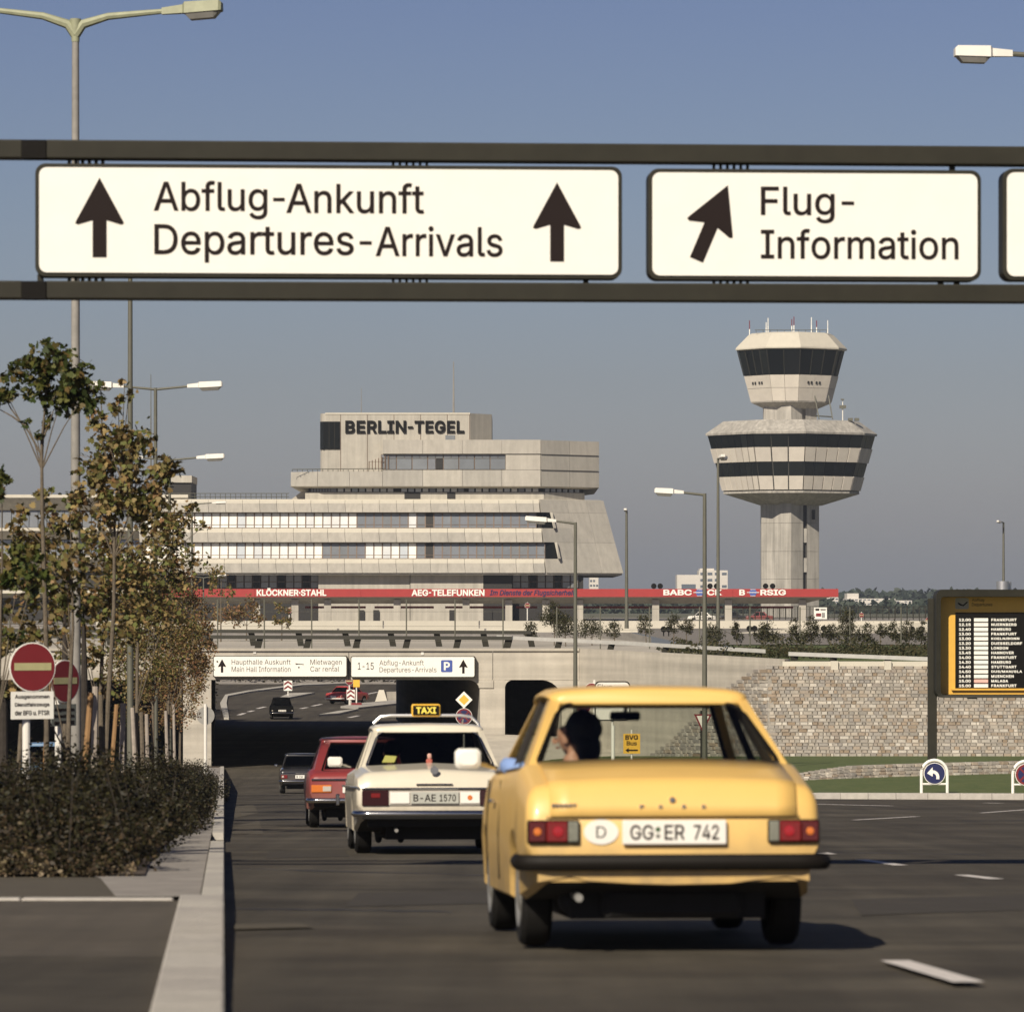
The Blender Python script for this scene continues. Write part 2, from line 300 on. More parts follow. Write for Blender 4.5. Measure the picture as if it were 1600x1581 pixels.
def text(s, x0, x1, z0, z1, y, m, parent, bold=0.0, name='lettering', shear=0.0, thick=0.004, space=1.0, back=False):
    """flat lettering filling the box x0..x1, z0..z1 in the parent's plane at depth y, read from -y"""
    cu = bpy.data.curves.new('t', 'FONT'); cu.body = s; cu.size = 1; cu.shear = shear; cu.resolution_u = 3; cu.space_character = space; cu.fill_mode = 'NONE'
    if FONT: cu.font = FONT
    to = bpy.data.objects.new('t', cu); COL.objects.link(to); me0 = to.to_mesh(); n = len(me0.vertices); co = np.empty(n * 3); me0.vertices.foreach_get('co', co); co = co.reshape(-1, 3)[:, :2].copy()
    nxt = {e_.vertices[0]: e_.vertices[1] for e_ in me0.edges}; to.to_mesh_clear(); bpy.data.objects.remove(to); bpy.data.curves.remove(cu)
    loops = []; seen = set()
    for i in range(n):
        if i in seen: continue
        lp = []; k = i
        while k not in seen: seen.add(k); lp.append(k); k = nxt.get(k, i)
        if len(lp) > 2: loops.append(lp)
    if bold:                                  # thicken the strokes: push every outline away from its filled side
        area = lambda l: sum(co[l[q - 1]][0] * co[l[q]][1] - co[l[q]][0] * co[l[q - 1]][1] for q in range(len(l)))
        sg = -1.0 if area(max(loops, key=lambda l: abs(area(l)))) < 0 else 1.0; c2 = co.copy()
        for l in loops:
            for q in range(len(l)):
                p0, p, p1 = co[l[q - 1]], co[l[q]], co[l[(q + 1) % len(l)]]; d0, d1 = p - p0, p1 - p; d0 /= np.linalg.norm(d0) + 1e-9; d1 /= np.linalg.norm(d1) + 1e-9
                nn = np.array([d0[1] + d1[1], -d0[0] - d1[0]]) * sg; m_ = nn @ nn; c2[l[q]] = p + nn * bold * min(2 / (m_ + 1e-6), 1.4)
        co = c2
    used = [k for l in loops for k in l]; mn, mx = co[used].min(0), co[used].max(0); w = np.where(mx - mn < 1e-6, 1, mx - mn)
    from mathutils.geometry import delaunay_2d_cdt
    vo, eo, fo = delaunay_2d_cdt([Vector(c) for c in co], [(l[q - 1], l[q]) for l in loops for q in range(len(l))], [], 0, 1e-6)[:3]
    segs_ = [(co[l[q - 1]], co[l[q]]) for l in loops for q in range(len(l))]; A = np.array([s0 for s0, _ in segs_]); B = np.array([s1 for _, s1 in segs_]); faces = []
    for f in fo:
        cx0, cy0 = sum(vo[i].x for i in f) / len(f), sum(vo[i].y for i in f) / len(f)
        up1 = (A[:, 1] <= cy0) & (B[:, 1] > cy0); dn = (A[:, 1] > cy0) & (B[:, 1] <= cy0)
        side = (B[:, 0] - A[:, 0]) * (cy0 - A[:, 1]) - (cx0 - A[:, 0]) * (B[:, 1] - A[:, 1])
        if int((up1 & (side > 0)).sum()) - int((dn & (side < 0)).sum()) != 0: faces.append(tuple(f))
    co = np.array([(v.x, v.y) for v in vo]); X = x0 + (co[:, 0] - mn[0]) / w[0] * (x1 - x0); Z = z0 + (co[:, 1] - mn[1]) / w[1] * (z1 - z0)
    bm = bmesh.new(); vs = [bm.verts.new((a, y, b)) for a, b in zip(X, Z)]
    for f in faces:
        try: bm.faces.new([vs[i] for i in f])
        except ValueError: pass
    bmesh.ops.delete(bm, geom=[v for v in bm.verts if not v.link_faces], context='VERTS')
    r = bmesh.ops.extrude_face_region(bm, geom=bm.faces[:])
    for v in [g for g in r['geom'] if isinstance(g, bmesh.types.BMVert)]: v.co.y -= thick
    me = bpy.data.meshes.new(name); bmesh.ops.recalc_face_normals(bm, faces=bm.faces); bm.to_mesh(me); bm.free(); me.materials.append(m)
    o = bpy.data.objects.new(name, me); COL.objects.link(o); o.parent = parent; return o
def rrect(x0, x1, z0, z1, r, n=5):
    out = []
    for cx, cz, a0 in ((x1 - r, z0 + r, -90), (x1 - r, z1 - r, 0), (x0 + r, z1 - r, 90), (x0 + r, z0 + r, 180)):
        for i in range(n + 1):
            a = math.radians(a0 + 90 * i / n); out.append((cx + r * math.cos(a), cz + r * math.sin(a)))
    return out
def disc(cx, cz, r, n=28): return [(cx + r * math.cos(2 * math.pi * i / n), cz + r * math.sin(2 * math.pi * i / n)) for i in range(n)]
def arrowpoly(cx, cz, h, ang=0.0):
    base = [(0, .5), (.295, -.045), (.305, -.075), (.27, -.09), (.0875, -.035), (.0875, -.5), (-.0875, -.5), (-.0875, -.035), (-.27, -.09), (-.305, -.075), (-.295, -.045)]
    c, s = math.cos(ang), math.sin(ang)
    return [(cx + h * (x * c + z * s), cz + h * (-x * s + z * c)) for x, z in reversed(base)]
def flat(poly, y, m, parent, name, thick=0.004):   # a thin plate facing -y
    return MB().prism(poly, y - thick, y).build(name, m, parent)

# leaves: one mesh from arrays
LEAF = np.array([(0, 0), (.30, .05), (.48, .38), (.24, .46), (.30, .78), (.10, .72), (0, 1.0), (-.10, .72), (-.30, .78), (-.24, .46), (-.48, .38), (-.30, .05)])
OVAL = np.array([(0, 0), (.3, .35), (.22, .75), (0, 1), (-.22, .75), (-.3, .35)])
def leafmesh(name, pts, size, shape, m, flatness=0.6):
    n = len(pts); k = len(shape)
    a = rng.uniform(0, 2 * np.pi, n); tilt = rng.normal(0, 1, (n, 3)); tilt[:, 2] += flatness * 1.6
    nrm = tilt / np.linalg.norm(tilt, axis=1)[:, None]
    t = np.stack([np.cos(a), np.sin(a), rng.uniform(-.9, .1, n)], 1); t -= nrm * (t * nrm).sum(1)[:, None]; t /= np.linalg.norm(t, axis=1)[:, None]
    b = np.cross(nrm, t); s = size * rng.uniform(0.6, 1.25, n)
    V = pts[:, None, :] + (b[:, None, :] * shape[None, :, 0:1] + t[:, None, :] * shape[None, :, 1:2]) * s[:, None, None]
    me = bpy.data.meshes.new(name); me.vertices.add(n * k); me.vertices.foreach_set('co', V.reshape(-1))
    me.loops.add(n * k); me.loops.foreach_set('vertex_index', np.arange(n * k, dtype=np.int32))
    me.polygons.add(n); me.polygons.foreach_set('loop_start', np.arange(0, n * k, k, dtype=np.int32))
    me.update(calc_edges=True); me.materials.append(m)
    o = bpy.data.objects.new(name, me); COL.objects.link(o); return o

# ============================================================ THE SETTING
def structure(o, label=None):
    o['kind'] = 'structure'
    if label: o['label'] = label
    return o
ys = [-60, 0, 10, 17, 30, 50, 80, 120, 150, 165, 180, 195, 240, 300, 380, 452]
gridsheet('asphalt_road', [[(x, y, zroad(y)) for x in np.linspace(-75, 75, 16)] for y in ys], M_asph, label='dark asphalt road running down to the underpass')
# upper level: forecourt ground far behind and at the sides, with the cutting of the road left open
up = MB()
X0, X1, YE = -75, 75, 487
up.add([(X0, YE, ZP), (X1, YE, ZP), (X1, 9000, ZP - 4), (X0, 9000, ZP - 4)], [(0, 1, 2, 3)])
up.add([(X1, -60, ZP), (9000, -60, ZP), (9000, 9000, ZP - 4), (X1, 9000, ZP - 4), (X1, YE, ZP)], [(0, 1, 2, 3, 4)])
up.add([(X0, -60, ZP), (X0, YE, ZP), (X0, 9000, ZP - 4), (-9000, 9000, ZP - 4), (-9000, -60, ZP)], [(0, 1, 2, 3, 4)])
up.add([(-9000, -4000, ZP), (9000, -4000, ZP), (9000, -60, ZP), (-9000, -60, ZP)], [(0, 1, 2, 3)])
up.add([(X0, -60, ZP), (X1, -60, ZP), (X1, -60, -1.62), (X0, -60, -1.62)], [(0, 1, 2, 3)])
for s in (-1, 1):
    for a, b in zip(ys[:-1], ys[1:]):
        up.add([(s * 75, a, ZP), (s * 75, b, ZP), (s * 70, b, zroad(b) + .02), (s * 70, a, zroad(a) + .02)], [(0, 1, 2, 3)])
structure(up.build('field', M_field), 'flat dry airfield ground reaching to the horizon')
# plateau beside and behind the bridge on the right, bank behind the cutting
pl = [[(P(x, 1040, 176.6).x, 176.75, -2.42) for x in (1215, 1300, 1500, 1900, 2300)] + [(75, 176.75, -2.42)],
      [(11.2, 195, -2.12)] + [(q, 195, -2.12) for q in (14, 22, 30, 45, 75)],
      [(11.2, 290, -2.12)] + [(q, 290, -2.12) for q in (14, 22, 30, 45, 75)],
      [(9, YE, -2.12)] + [(q, YE, -2.12) for q in (14, 22, 30, 45, 75)]]
gridsheet('grass_verge', pl, M_grass, label='green grass strip on top of the stone wall')
gridsheet('grass_bank', [[(x, 448, zroad(448) + .01) for x in np.linspace(-75, 9, 8)], [(x, 470, -5.2) for x in np.linspace(-75, 9, 8)], [(x, YE, ZP) for x in np.linspace(-75, 9, 8)]], M_pave, label='paved bank closing the far end of the cutting')
gridsheet('cutting_wall', [[(9.2, y, zroad(y) - .2) for y in (290, 380, 470, YE)], [(9.0, y, ZP) for y in (290, 380, 470, YE)]], M_conc)

# ------------------------------------------------------------ lawn and kerb on the right
def Yk(x): return float(np.interp(x, [840, 900, 1000, 1270, 1600, 1900, 2600], [184, 168, 148, 133, 129.5, 127, 124]))
def Yw(x): return 195 - (x - 900) / 325 * 18.3                     # the flared concrete wing wall in plan
def Yb(x): return float(np.interp(x, [840, 1010, 1100, 1200, 1300, 2600], [193.5, 188.5, 180.5, 173.3, 173, 171]))
def lawnz(x, t):
    a = zroad(Yk(x)) + .13; b = (HY - 1181) / F * Yb(x); return a + (b - a) * t + .10 * math.sin(math.pi * t)
def lawnp(x, t):
    Y = Yk(x) + (Yb(x) - Yk(x)) * t; return Vector(((x - HX) / F * Y, Y, lawnz(x, t)))
xs = list(range(840, 1700, 40)) + [1800, 2000, 2300, 2600]
gridsheet('lawn', [[lawnp(x, t) + Vector((0, .25 if t == 0 else 0, 0)) for x in xs] for t in np.linspace(0, 1, 9)], M_grass, label='mown green lawn below the stone wall')
kt = thing('kerb', 'pale concrete kerb curving along the lawn on the right', 'kerb', (20, 131, zroad(131)), group='concrete kerbs')
kt['kind'] = 'structure'
def kerbstones(root, path, w, h, step=1.0, single=300, gap=.012):
    """path: list of points on the road at the kerb's face; w is measured to the left of the path direction"""
    pts = []; acc = 0
    for a, b in zip(path[:-1], path[1:]):
        a, b = Vector(a), Vector(b); n = max(1, round((b - a).length / step))
        for i in range(n): pts.append((a.lerp(b, i / n), a.lerp(b, (i + 1) / n)))
    proto = None; rest = MB(); cnt = 0
    inv = locmat(root).inverted()
    for a, b in pts:
        d = (b - a); ln = d.length; d.normalize(); nrm = Vector((-d.y, d.x, 0)).normalized()
        if cnt < single:
            if proto is None:
                m = MB().bev(0, 1, -.5, .5, -.1, 1, .04); proto = m.build('kerb_stone', M_kerb, root); o = proto
            else: o = copyobj(proto, root)
            M = Matrix.Translation(a) @ d.to_track_quat('X', 'Z').to_matrix().to_4x4()
            o.matrix_parent_inverse = Matrix.Identity(4)
            q = inv @ M; o.location = q.to_translation() + (inv.to_3x3() @ (nrm * w / 2)); o.rotation_euler = q.to_euler(); o.scale = (ln - gap, w, h)
        cnt += 1
kerbstones(kt, [(GX(x, Yk(x)).x, Yk(x), zroad(Yk(x))) for x in (2000, 1700, 1600, 1500, 1400, 1270, 1130, 1000, 920, 860)][::-1], .32, .18, step=1.0)

# ------------------------------------------------------------ stone walls
stone_protos = []
def stone_mesh(i):
    m = MB(); c = .07; j = lambda: random.uniform(-.035, .035)
    f = [(-.5 + c + j(), -.5, c + j()), (.5 - c + j(), -.5, c + j()), (.5 - c + j(), -.5, 1 - c + j()), (-.5 + c + j(), -.5, 1 - c + j())]
    k = [(-.5, -.3, 0), (.5, -.3, 0), (.5, -.3, 1), (-.5, -.3, 1)]; q = [(-.5, .5, 0), (.5, .5, 0), (.5, .5, 1), (-.5, .5, 1)]
    return m.loft([f, k, q]).build('stone', M_stone)
def stones(root, lst, single=300):
    """lst: (world position of the bottom centre, rotation about z, length, height, depth)"""
    protos = [stone_mesh(i) for i in range(8)]
    order = sorted(range(len(lst)), key=lambda i: -lst[i][2] * lst[i][3] if lst[i][5] else 1); big = set(order[:single]); rest = MB(); inv = locmat(root).inverted(); used = set()
    for i, (p, rz, ln, h, d, vis) in enumerate(lst):
        pr = protos[i % 8]
        if i in big:
            if i % 8 not in used: o = pr; used.add(i % 8); o.parent = root
            else: o = copyobj(pr, root)
            o.location = inv @ p; o.rotation_euler = (random.uniform(-.02, .02), random.uniform(-.012, .012), rz + random.uniform(-.015, .015)); o.scale = (ln, d, h)
        else:
            M = Matrix.Translation(p) @ Matrix.Rotation(rz, 4, 'Z') @ Matrix.Diagonal((ln, d, h, 1))
            rest.add([M @ v.co for v in pr.data.vertices], [tuple(f.vertices) for f in pr.data.polygons])
    for i, pr in enumerate(protos):
        if i not in used: bpy.data.objects.remove(pr)
    if rest.v: o = rest.build('stonework', M_stone, root, world=True); o['kind'] = 'stuff'
sw = thing('stone_wall', 'tall coursed rubble stone wall rising behind the lawn to the plateau', 'stone wall', (14, 176, -5.9))
NR = 26; lst = []
def xdiag(t): return float(np.interp(1182 - 142 * t, [1041, 1043, 1052, 1079, 1120, 1159, 1182], [1222, 1193, 1173, 1134, 1090, 1050, 1016]))
def swp(x, t, off=0.0):
    Y = min(Yb(x) + 3.4 * t, Yw(x) - .12 if x < 1224 else 1e9) + off; return Vector(((x - HX) / F * Y, Y, (HY - (1182 - 142 * t)) / F * Y))
for r in range(NR):
    t = (r + .02) / NR; xd = xdiag(t + .5 / NR); x = xd
    while x < 1980:
        w = random.choice([5, 6, 7, 8, 8, 9, 10, 12, 14]) * random.uniform(.85, 1.15); a = swp(x, t); b = swp(x + w, t); d = b - a
        h = (swp(x, (r + 1) / NR).z - a.z); hh = h * random.choice([.93, .95, .96, .97])
        if True: lst.append(((a + b) / 2 + Vector((0, random.uniform(-.022, .014), 0)), math.atan2(d.y, d.x), Vector((d.x, d.y)).length * .965, hh, .30, x < 1590))
        x += w
stones(sw, lst, 300)
mb = MB(); xs2 = list(range(1000, 1240, 20)) + [1300, 1500, 1980]; rows = []
for t in np.linspace(0, 1, 8): rows.append([swp(max(x, xdiag(t)), t, -.125) for x in xs2])
mb.v = [tuple(p) for r in rows for p in r]; n = len(xs2)
mb.f = [(i * n + j, i * n + j + 1, (i + 1) * n + j + 1, (i + 1) * n + j) for i in range(7) for j in range(n - 1)]; mb.mi = [0] * len(mb.f)
mb.build('mortar_backing', M_mortar, sw, world=True)
gridsheet('grass_slope', [[(x, y, z) for x in (28.6, 40, 55, 75)] for y, z in ((162, zroad(162) + .02), (169, -4.6), (176.8, -2.40))], M_grass, label='grass slope going on from the stone wall outside the photo')
cp = thing('wall_coping', 'pale concrete coping with block supports on top of the stone wall', 'coping', (14, 177, -2.5))
for a, b in ((1222, 1298), (1308, 1381), (1392, 1452), (1462, 1540), (1550, 1700), (1710, 1900)):
    p, q = swp(a, 1), swp(b, 1)
    MB().hexa([p + Vector((0, -.25, -.02)), q + Vector((0, -.25, -.02)), q + Vector((0, .45, -.02)), p + Vector((0, .45, -.02))], [p + Vector((0, -.25, .17)), q + Vector((0, -.25, .17)), q + Vector((0, .45, .17)), p + Vector((0, .45, .17))]).build('coping_stone', M_ledge, cp, world=True)
for a in (1303, 1386, 1457, 1545, 1705):
    p = swp(a, 1); MB().box(p.x - .14, p.x + .14, p.y - .4, p.y + .2, p.z - .16, p.z + .19).build('coping_block', M_ledge, cp, world=True)
lw = thing('low_stone_wall', 'low curved stone edging wall crossing the middle of the lawn', 'stone wall', (13, 145, -6))
lst = []; mbk = []
for x in np.arange(1150, 1990, 9.5):
    tb = float(np.interp(x, [1150, 1262, 1400, 1600, 2000], [.15, .27, .34, .42, .5])); hh = float(np.interp(x, [1150, 1262, 1330, 2000], [.12, .26, .42, .44]))
    a = lawnp(x, tb); b = lawnp(x + 9.5, float(np.interp(x + 9.5, [1150, 1262, 1400, 1600, 2000], [.15, .27, .34, .42, .5]))); d = b - a; a.z -= .03
    for r in range(4):
        lst.append((a + Vector((random.uniform(-.05, .05), .14 * r + random.uniform(-.03, .03), hh * r / 4)), math.atan2(d.y, d.x), Vector((d.x, d.y)).length * random.uniform(.8, 1.0), hh / 4 * .93, .3, x < 1600))
    mbk.append((a, hh))
stones(lw, lst, 300)
mb = MB()
for (a, h1), (b, h2) in zip(mbk[:-1], mbk[1:]):
    mb.hexa([a + Vector((0, .1, 0)), b + Vector((0, .1, 0)), b + Vector((0, .75, 0)), a + Vector((0, .75, 0))], [a + Vector((0, .5, h1 * .97)), b + Vector((0, .5, h2 * .97)), b + Vector((0, .75, h2 * .97)), a + Vector((0, .75, h1 * .97))])
mb.build('earth_core', M_mortar, lw, world=True)

# ------------------------------------------------------------ the concrete bridge over the underpass
YF, YR = 195.0, 290.0
br = thing('bridge', 'board marked concrete road bridge with dark underpass openings', 'bridge', (-7, YF, zroad(YF)))
def bx(x): return (x - HX) / F * YF
ZS, ZT = (HY - 1062) / F * YF, (HY - 1017) / F * YF
ZB = zroad(YF) - .3
b = MB().pbox(-46, 11.2, YF + .5, YR, ZS + .02, ZP)
b.build('deck', M_conc, br, world=True)
# fascia beam in lengths with joints
for a, c in ((-60, bx(-220)), (bx(-220), bx(40)), (bx(40), bx(300)), (bx(300), bx(545)), (bx(545), bx(770)), (bx(770), bx(905))):
    if a == -60: continue
    MB().box(a + .012, c - .012, YF, YF + .5, ZS, ZT).build('fascia_beam', M_conc, br, world=True)
MB().box(bx(-420), bx(905), YF - .10, YF + .45, ZT + .005, ZT + .12).build('fascia_cap', M_conc, br, world=True)
MB().pbox(bx(286), bx(330), YF + .01, YR, ZB, ZS).build('abutment', M_conc, br, world=True)
MB().pbox(bx(750), bx(789), YF + .01, YR, ZB, ZS).build('pier', M_conc, br, world=True)
MB().box(bx(748), bx(771), YF - .05, YF + .02, ZS - .35, ZS - .01).build('bearing_plinth', M_conc, br, world=True)
MB().pbox(bx(-420), bx(-60), YF + .01, YR, ZB, ZS).build('abutment', M_conc, br, world=True)
def fillet(xa, sgn, z, r, y0, y1, nm='haunch'):      # rounds the upper corner of an opening
    pts = [(xa, z)] + [(xa + sgn * r - sgn * r * math.cos(a), z - r + r * math.sin(a)) for a in np.linspace(0, math.pi / 2, 7)]
    MB().prism(pts, y0, y1).build(nm, M_conc, br, world=True)
fillet(bx(750), -1, ZS - .004, .5, YF + .02, YF + 3); fillet(bx(789), 1, ZS - .004, .35, YF + .02, YF + 3)
xo = bx(878)
fillet(xo, -1, ZS - .004, .9, YF + .02, YF + 6)
MB().pbox(xo, 11.0, YF + .55, YR, ZB, ZS).build('abutment', M_conc, br, world=True)
MB().box(xo, bx(905), YF + .02, YF + .5, ZB, ZS - .005).build('wing_wall', M_conc, br, world=True)
ww = MB(); a = Vector((bx(905), YF, 0)); c = Vector((P(1226, 0, Yw(1226)).x, Yw(1226), 0)); n_ = Vector((.25, .6, 0))
tz = lambda t: ZT + .12 + t * ((HY - 1030) / F * Yw(1226) - ZT - .12)
ww.hexa([a + Vector((0, 0, ZB)), c + Vector((0, 0, ZB)), c + n_ + Vector((0, 0, ZB)), a + n_ + Vector((0, 0, ZB))],
        [a + Vector((0, 0, tz(0))), c + Vector((0, 0, tz(1))), c + n_ + Vector((0, 0, tz(1))), a + n_ + Vector((0, 0, tz(0)))])
ww.build('wing_wall', M_conc, br, world=True)
ea = MB(); ea.add([(bx(905), YF, -2.12), (c.x, c.y + .5, -2.4), (c.x + 12, c.y + .5, -2.4), (11.2, YF, -2.12), (11.2, YF + 1, -2.12), (bx(905), YF + 1, -2.12)], [(0, 1, 2, 3, 4, 5)])
o = ea.build('verge_fill', M_grass); o['kind'] = 'structure'
# sloping concrete bench in front of the pier
bn = MB(); zb1 = (HY - 1147) / F * 194
bn.hexa([(bx(752), 180, -8), (bx(1010), 183, -8), (bx(1010), 194.9, -8), (bx(752), 194.9, -8)],
        [(bx(760) - .1, 186, zb1 - 1.3), (bx(1010), 186, zb1 - 1.3), (bx(1010), 194.9, zb1 - .25), (bx(752), 194.9, zb1)])
bn.build('sloped_bench', M_conc, br, world=True)
MB().pbox(bx(789) + .02, bx(878) - .02, YF, YR, ZB, zb1 - .6).build('walkway', M_conc, br, world=True)
for x, y in ((398, 1019), (660, 1021)):
    q = P(x, y, YF); MB().box(q.x - .06, q.x + .06, YF - .03, YF, q.z - .06, q.z + .06).build('lamp_box', M_whitep, br, world=True)

# guardrails along the bridge edge and verge
def guardrail(label, pts, posts, h=.72, lean=.25, two=True, m=M_olive):
    g = thing('guardrail', label, 'guardrail', pts[0] - Vector((0, 0, h)), group='crash barriers above the underpass')
    for k, dz in enumerate((0, -.34) if two else (0,)):
        mb = MB()
        for a, b in zip(pts[:-1], pts[1:]):
            u = Vector((0, 0, dz))
            mb.hexa([a + u + Vector((0, -.05, -.14)), b + u + Vector((0, -.05, -.14)), b + u + Vector((0, .04, -.14)), a + u + Vector((0, .04, -.14))],
                    [a + u + Vector((0, -.02, .02)), b + u + Vector((0, -.02, .02)), b + u + Vector((0, .04, .02)), a + u + Vector((0, .04, .02))])
        mb.build('rail', m, g, world=True)
    xsn = [p.x for p in pts]
    for x in posts:
        Y = float(np.interp(x, xsn, [p.y for p in pts])); z = float(np.interp(x, xsn, [p.z for p in pts]))
        w = .14; y0 = Y + .06; l = lean
        MB().hexa([(x - w - l * .35, y0, z - h), (x + w - l * .35, y0, z - h), (x + w - l * .35, y0 + .12, z - h), (x - w - l * .35, y0 + .12, z - h)],
                  [(x - w + l * .35, y0, z - .02), (x + w + l * .35, y0, z - .02), (x + w + l * .35, y0 + .12, z - .02), (x - w + l * .35, y0 + .12, z - .02)]).build('rail_post', M_olive, g, world=True)
    return g
pv = gridsheet('forecourt_road', [[Vector((q, Y, ZP + .01)) for q in (9.3, 22, 45, 75)] for Y in (236, 290, 380, 486.5)], mat('worn_road', (0.20, 0.18, 0.155), .9, .15, .4), label='pale worn road surface on the plateau behind the bushes')
p1 = [P(x, 993 + (x - 340) * .004, 196.5) for x in (-60, 340, 560, 800)]
guardrail('grey steel crash barrier in front on the bridge edge', p1, [P(x, 0, 196.5).x for x in (30, 104, 178, 252, 326, 404, 480, 557, 635, 714, 792)], two=False)
p2 = [P(x, 984 + (x - 340) * .004, 204) for x in (-60, 340, 560, 830)]
guardrail('grey steel crash barrier behind the first on the bridge', p2, [P(x, 0, 204).x for x in (20, 96, 170, 244, 318, 394, 468, 541, 612, 684, 757, 829)], lean=-.2, two=False)
p3 = [P(776, 993, 202), P(986, 1003, 194), P(1196, 1015, 186)]
guardrail('bright steel crash barrier sloping along the wing wall top', p3, [P(x, 0, 195).x for x in (794, 873, 954, 1035, 1115)], two=False, m=M_rail)
p4 = [P(1232, 1019, 184), P(1448, 1027, 180), P(1700, 1036, 178)]
guardrail('steel crash barrier above the coping of the stone wall', p4, [P(x, 0, 182).x for x in (1245, 1303, 1383, 1440, 1520, 1600)], two=False, m=M_rail)
# thin wire fence along the deck
wf = thing('wire_fence', 'row of thin dark fence posts with wires on the bridge deck', 'fence', (-7, 208, ZP))
fx = [-60, 15, 90, 165, 262, 340, 413, 487, 561, 635, 711, 786]
for x in fx:
    q = P(x, 0, 200); MB().tube([(q.x, 200, ZP), (q.x, 200, ZP + 2.35)], .035, 6).build('fence_post', M_pole, wf, world=True)
for z in (.5, 1.15, 1.8, 2.3): MB().tube([(P(fx[0], 0, 200).x, 200, ZP + z), (P(fx[-1], 0, 200).x, 200, ZP + z)], .006, 4).build('wire', M_pole, wf, world=True)
wf2 = thing('wire_fence', 'thin dark fence posts standing among the bushes on the plateau', 'fence', (14, 214, ZP))
for x in (870, 938, 1015, 1093, 1172, 1250, 1328, 1408, 1490):
    q = P(x, 0, 214); MB().tube([(q.x, 214, ZP), (q.x, 214, ZP + 2.0)], .035, 6).build('fence_post', M_pole, wf2, world=True)
for z in (.9, 1.9): MB().tube([(P(870, 0, 214).x, 214, ZP + z), (P(1490, 0, 214).x, 214, ZP + z)], .006, 4).build('wire', M_pole, wf2, world=True)

# ------------------------------------------------------------ left kerb, paving, bed
lk = thing('kerb', 'broad pale kerb slabs at the left edge of the near road', 'kerb', R(-.15, 22), group='concrete kerbs'); lk['kind'] = 'structure'
kerbstones(lk, [R(0, 5), R(0, 14), R(0, 29.7)], .29, .13, step=1.0)
lk2 = thing('kerb', 'narrow kerb running on from the broad slabs past the paving', 'kerb', R(-.1, 40), group='concrete kerbs'); lk2['kind'] = 'structure'
kerbstones(lk2, [R(0, 29.75), R(0, 51)], .15, .13)
lk3 = thing('kerb', 'narrow kerb beyond the dropped crossing down to the underpass', 'kerb', R(-.1, 120), group='concrete kerbs'); lk3['kind'] = 'structure'
kerbstones(lk3, [R(0, 57.5), R(0, 194)], .15, .13)
def strip(name, m, rows, dz, label=None):      # rows: (Y, u0, u1)
    o = gridsheet(name, [[R(u, Y, dz) for u in (u0, u1)] for Y, u0, u1 in rows], m, label=label); return o
strip('pavement', M_pave, [(29.75, -.72, -.16), (34.5, -.95, -.16), (40, -1.6, -.16), (57, -1.6, -.16), (80, -1.2, -.16), (194, -.9, -.16)], .115, 'grey paving between planting bed and kerb')
strip('side_path', mat('path_asphalt', (0.068, 0.056, 0.041), .9, .2, 1.8, .6, 60, col2=(.088, .074, .056), detail=10, track=.2), [(4, -12, -.295), (29.3, -12, -.295)], .10, 'dark asphalt path left of the kerb slabs')
strip('side_path', M_asph2, [(29.35, -12, -.6), (35.3, -12, -.6)], .108, 'worn asphalt strip before the planting bed')
ek = thing('edging', 'thin pale edging stone crossing the dark side path', 'edging', R(-2, 29.5, .1))
for i in range(10): MB().bev(-12.21 + i * 1.0, -11.22 + i * 1.0, 29.3 - .03 * 0, 29.44, zroad(29.4), zroad(29.4) + .118, .01).build('edging_stone', M_kerb, ek, world=True)
strip('planting_bed', M_soil, [(35.2, -12, -.62), (40, -12, -.66), (57, -12, -.60), (80, -10, -.42), (110, -9, -.22), (194, -8, -.2)], .13, 'dark soil of the planting bed')
strip('asphalt_patch', M_asph2, [(50.8, -.16, 0), (57.8, -.16, 0)], .03, 'worn flush crossing in the kerb')
# worn pale patches and markings on the road
def patch(pts, m, name, dz=.004, label=None):
    return sheet(name, [G(x, y) + Vector((0, 0, dz)) for x, y in pts], m, label)
patch([(368, 1290), (405, 1282), (412, 1303), (362, 1304)], M_asph2, 'asphalt_patch')
patch([(366, 1262), (395, 1255), (404, 1270), (366, 1278)], M_asph2, 'asphalt_patch')
patch([(366, 1444), (470, 1443), (490, 1449), (366, 1452)], M_asph2, 'asphalt_patch')
for pts_ in ([(560, 1395), (760, 1392), (770, 1412), (540, 1416)], [(1330, 1405), (1600, 1398), (1660, 1420), (1345, 1430)], [(420, 1330), (540, 1327), (545, 1338), (415, 1341)]):
    patch(pts_, mat('asphalt_repair', (0.040, 0.033, 0.024), .85, .25, 2.5, .4, 60, detail=10), 'asphalt_patch', .003)
def crack(x0, y0, x1, y1, nm='tar_shadow_line'):  # dark seam lines, also painting the gantry's shadow line on the road
    a, b = G(x0, y0), G(x1, y1); n = 14; L_, R_ = [], []
    for i in range(n + 1):
        c = a.lerp(b, i / n) + Vector((random.uniform(-.05, .05), random.uniform(-.12, .12), .006)); c.z = zroad(c.y) + .006; w = random.uniform(.02, .045)
        L_.append(c + Vector((0, -w, 0))); R_.append(c + Vector((0, w, 0)))
    gridsheet(nm, [L_, R_], mat('tar', (.010, .009, .008), .5, .1, 5), label='dark tar seam across the road, its dark colour also standing for the gantry shadow')
crack(370, 1357, 760, 1368); crack(1290, 1332, 1545, 1336); crack(380, 1420, 700, 1425); crack(1500, 1283, 1700, 1281)
def dash(a, b, w, name='lane_dash'):
    p, q = G(*a), G(*b); d = Vector((q.x - p.x, q.y - p.y, 0)).normalized(); nrm = Vector((-d.y, d.x, 0)) * w / 2; up_ = Vector((0, 0, .005))
    n = 4; rows = []
    for i in range(n + 1):
        c = p.lerp(q, i / n); rows.append([c + nrm + up_, c - nrm + up_])
    return gridsheet(name, rows, M_paint)
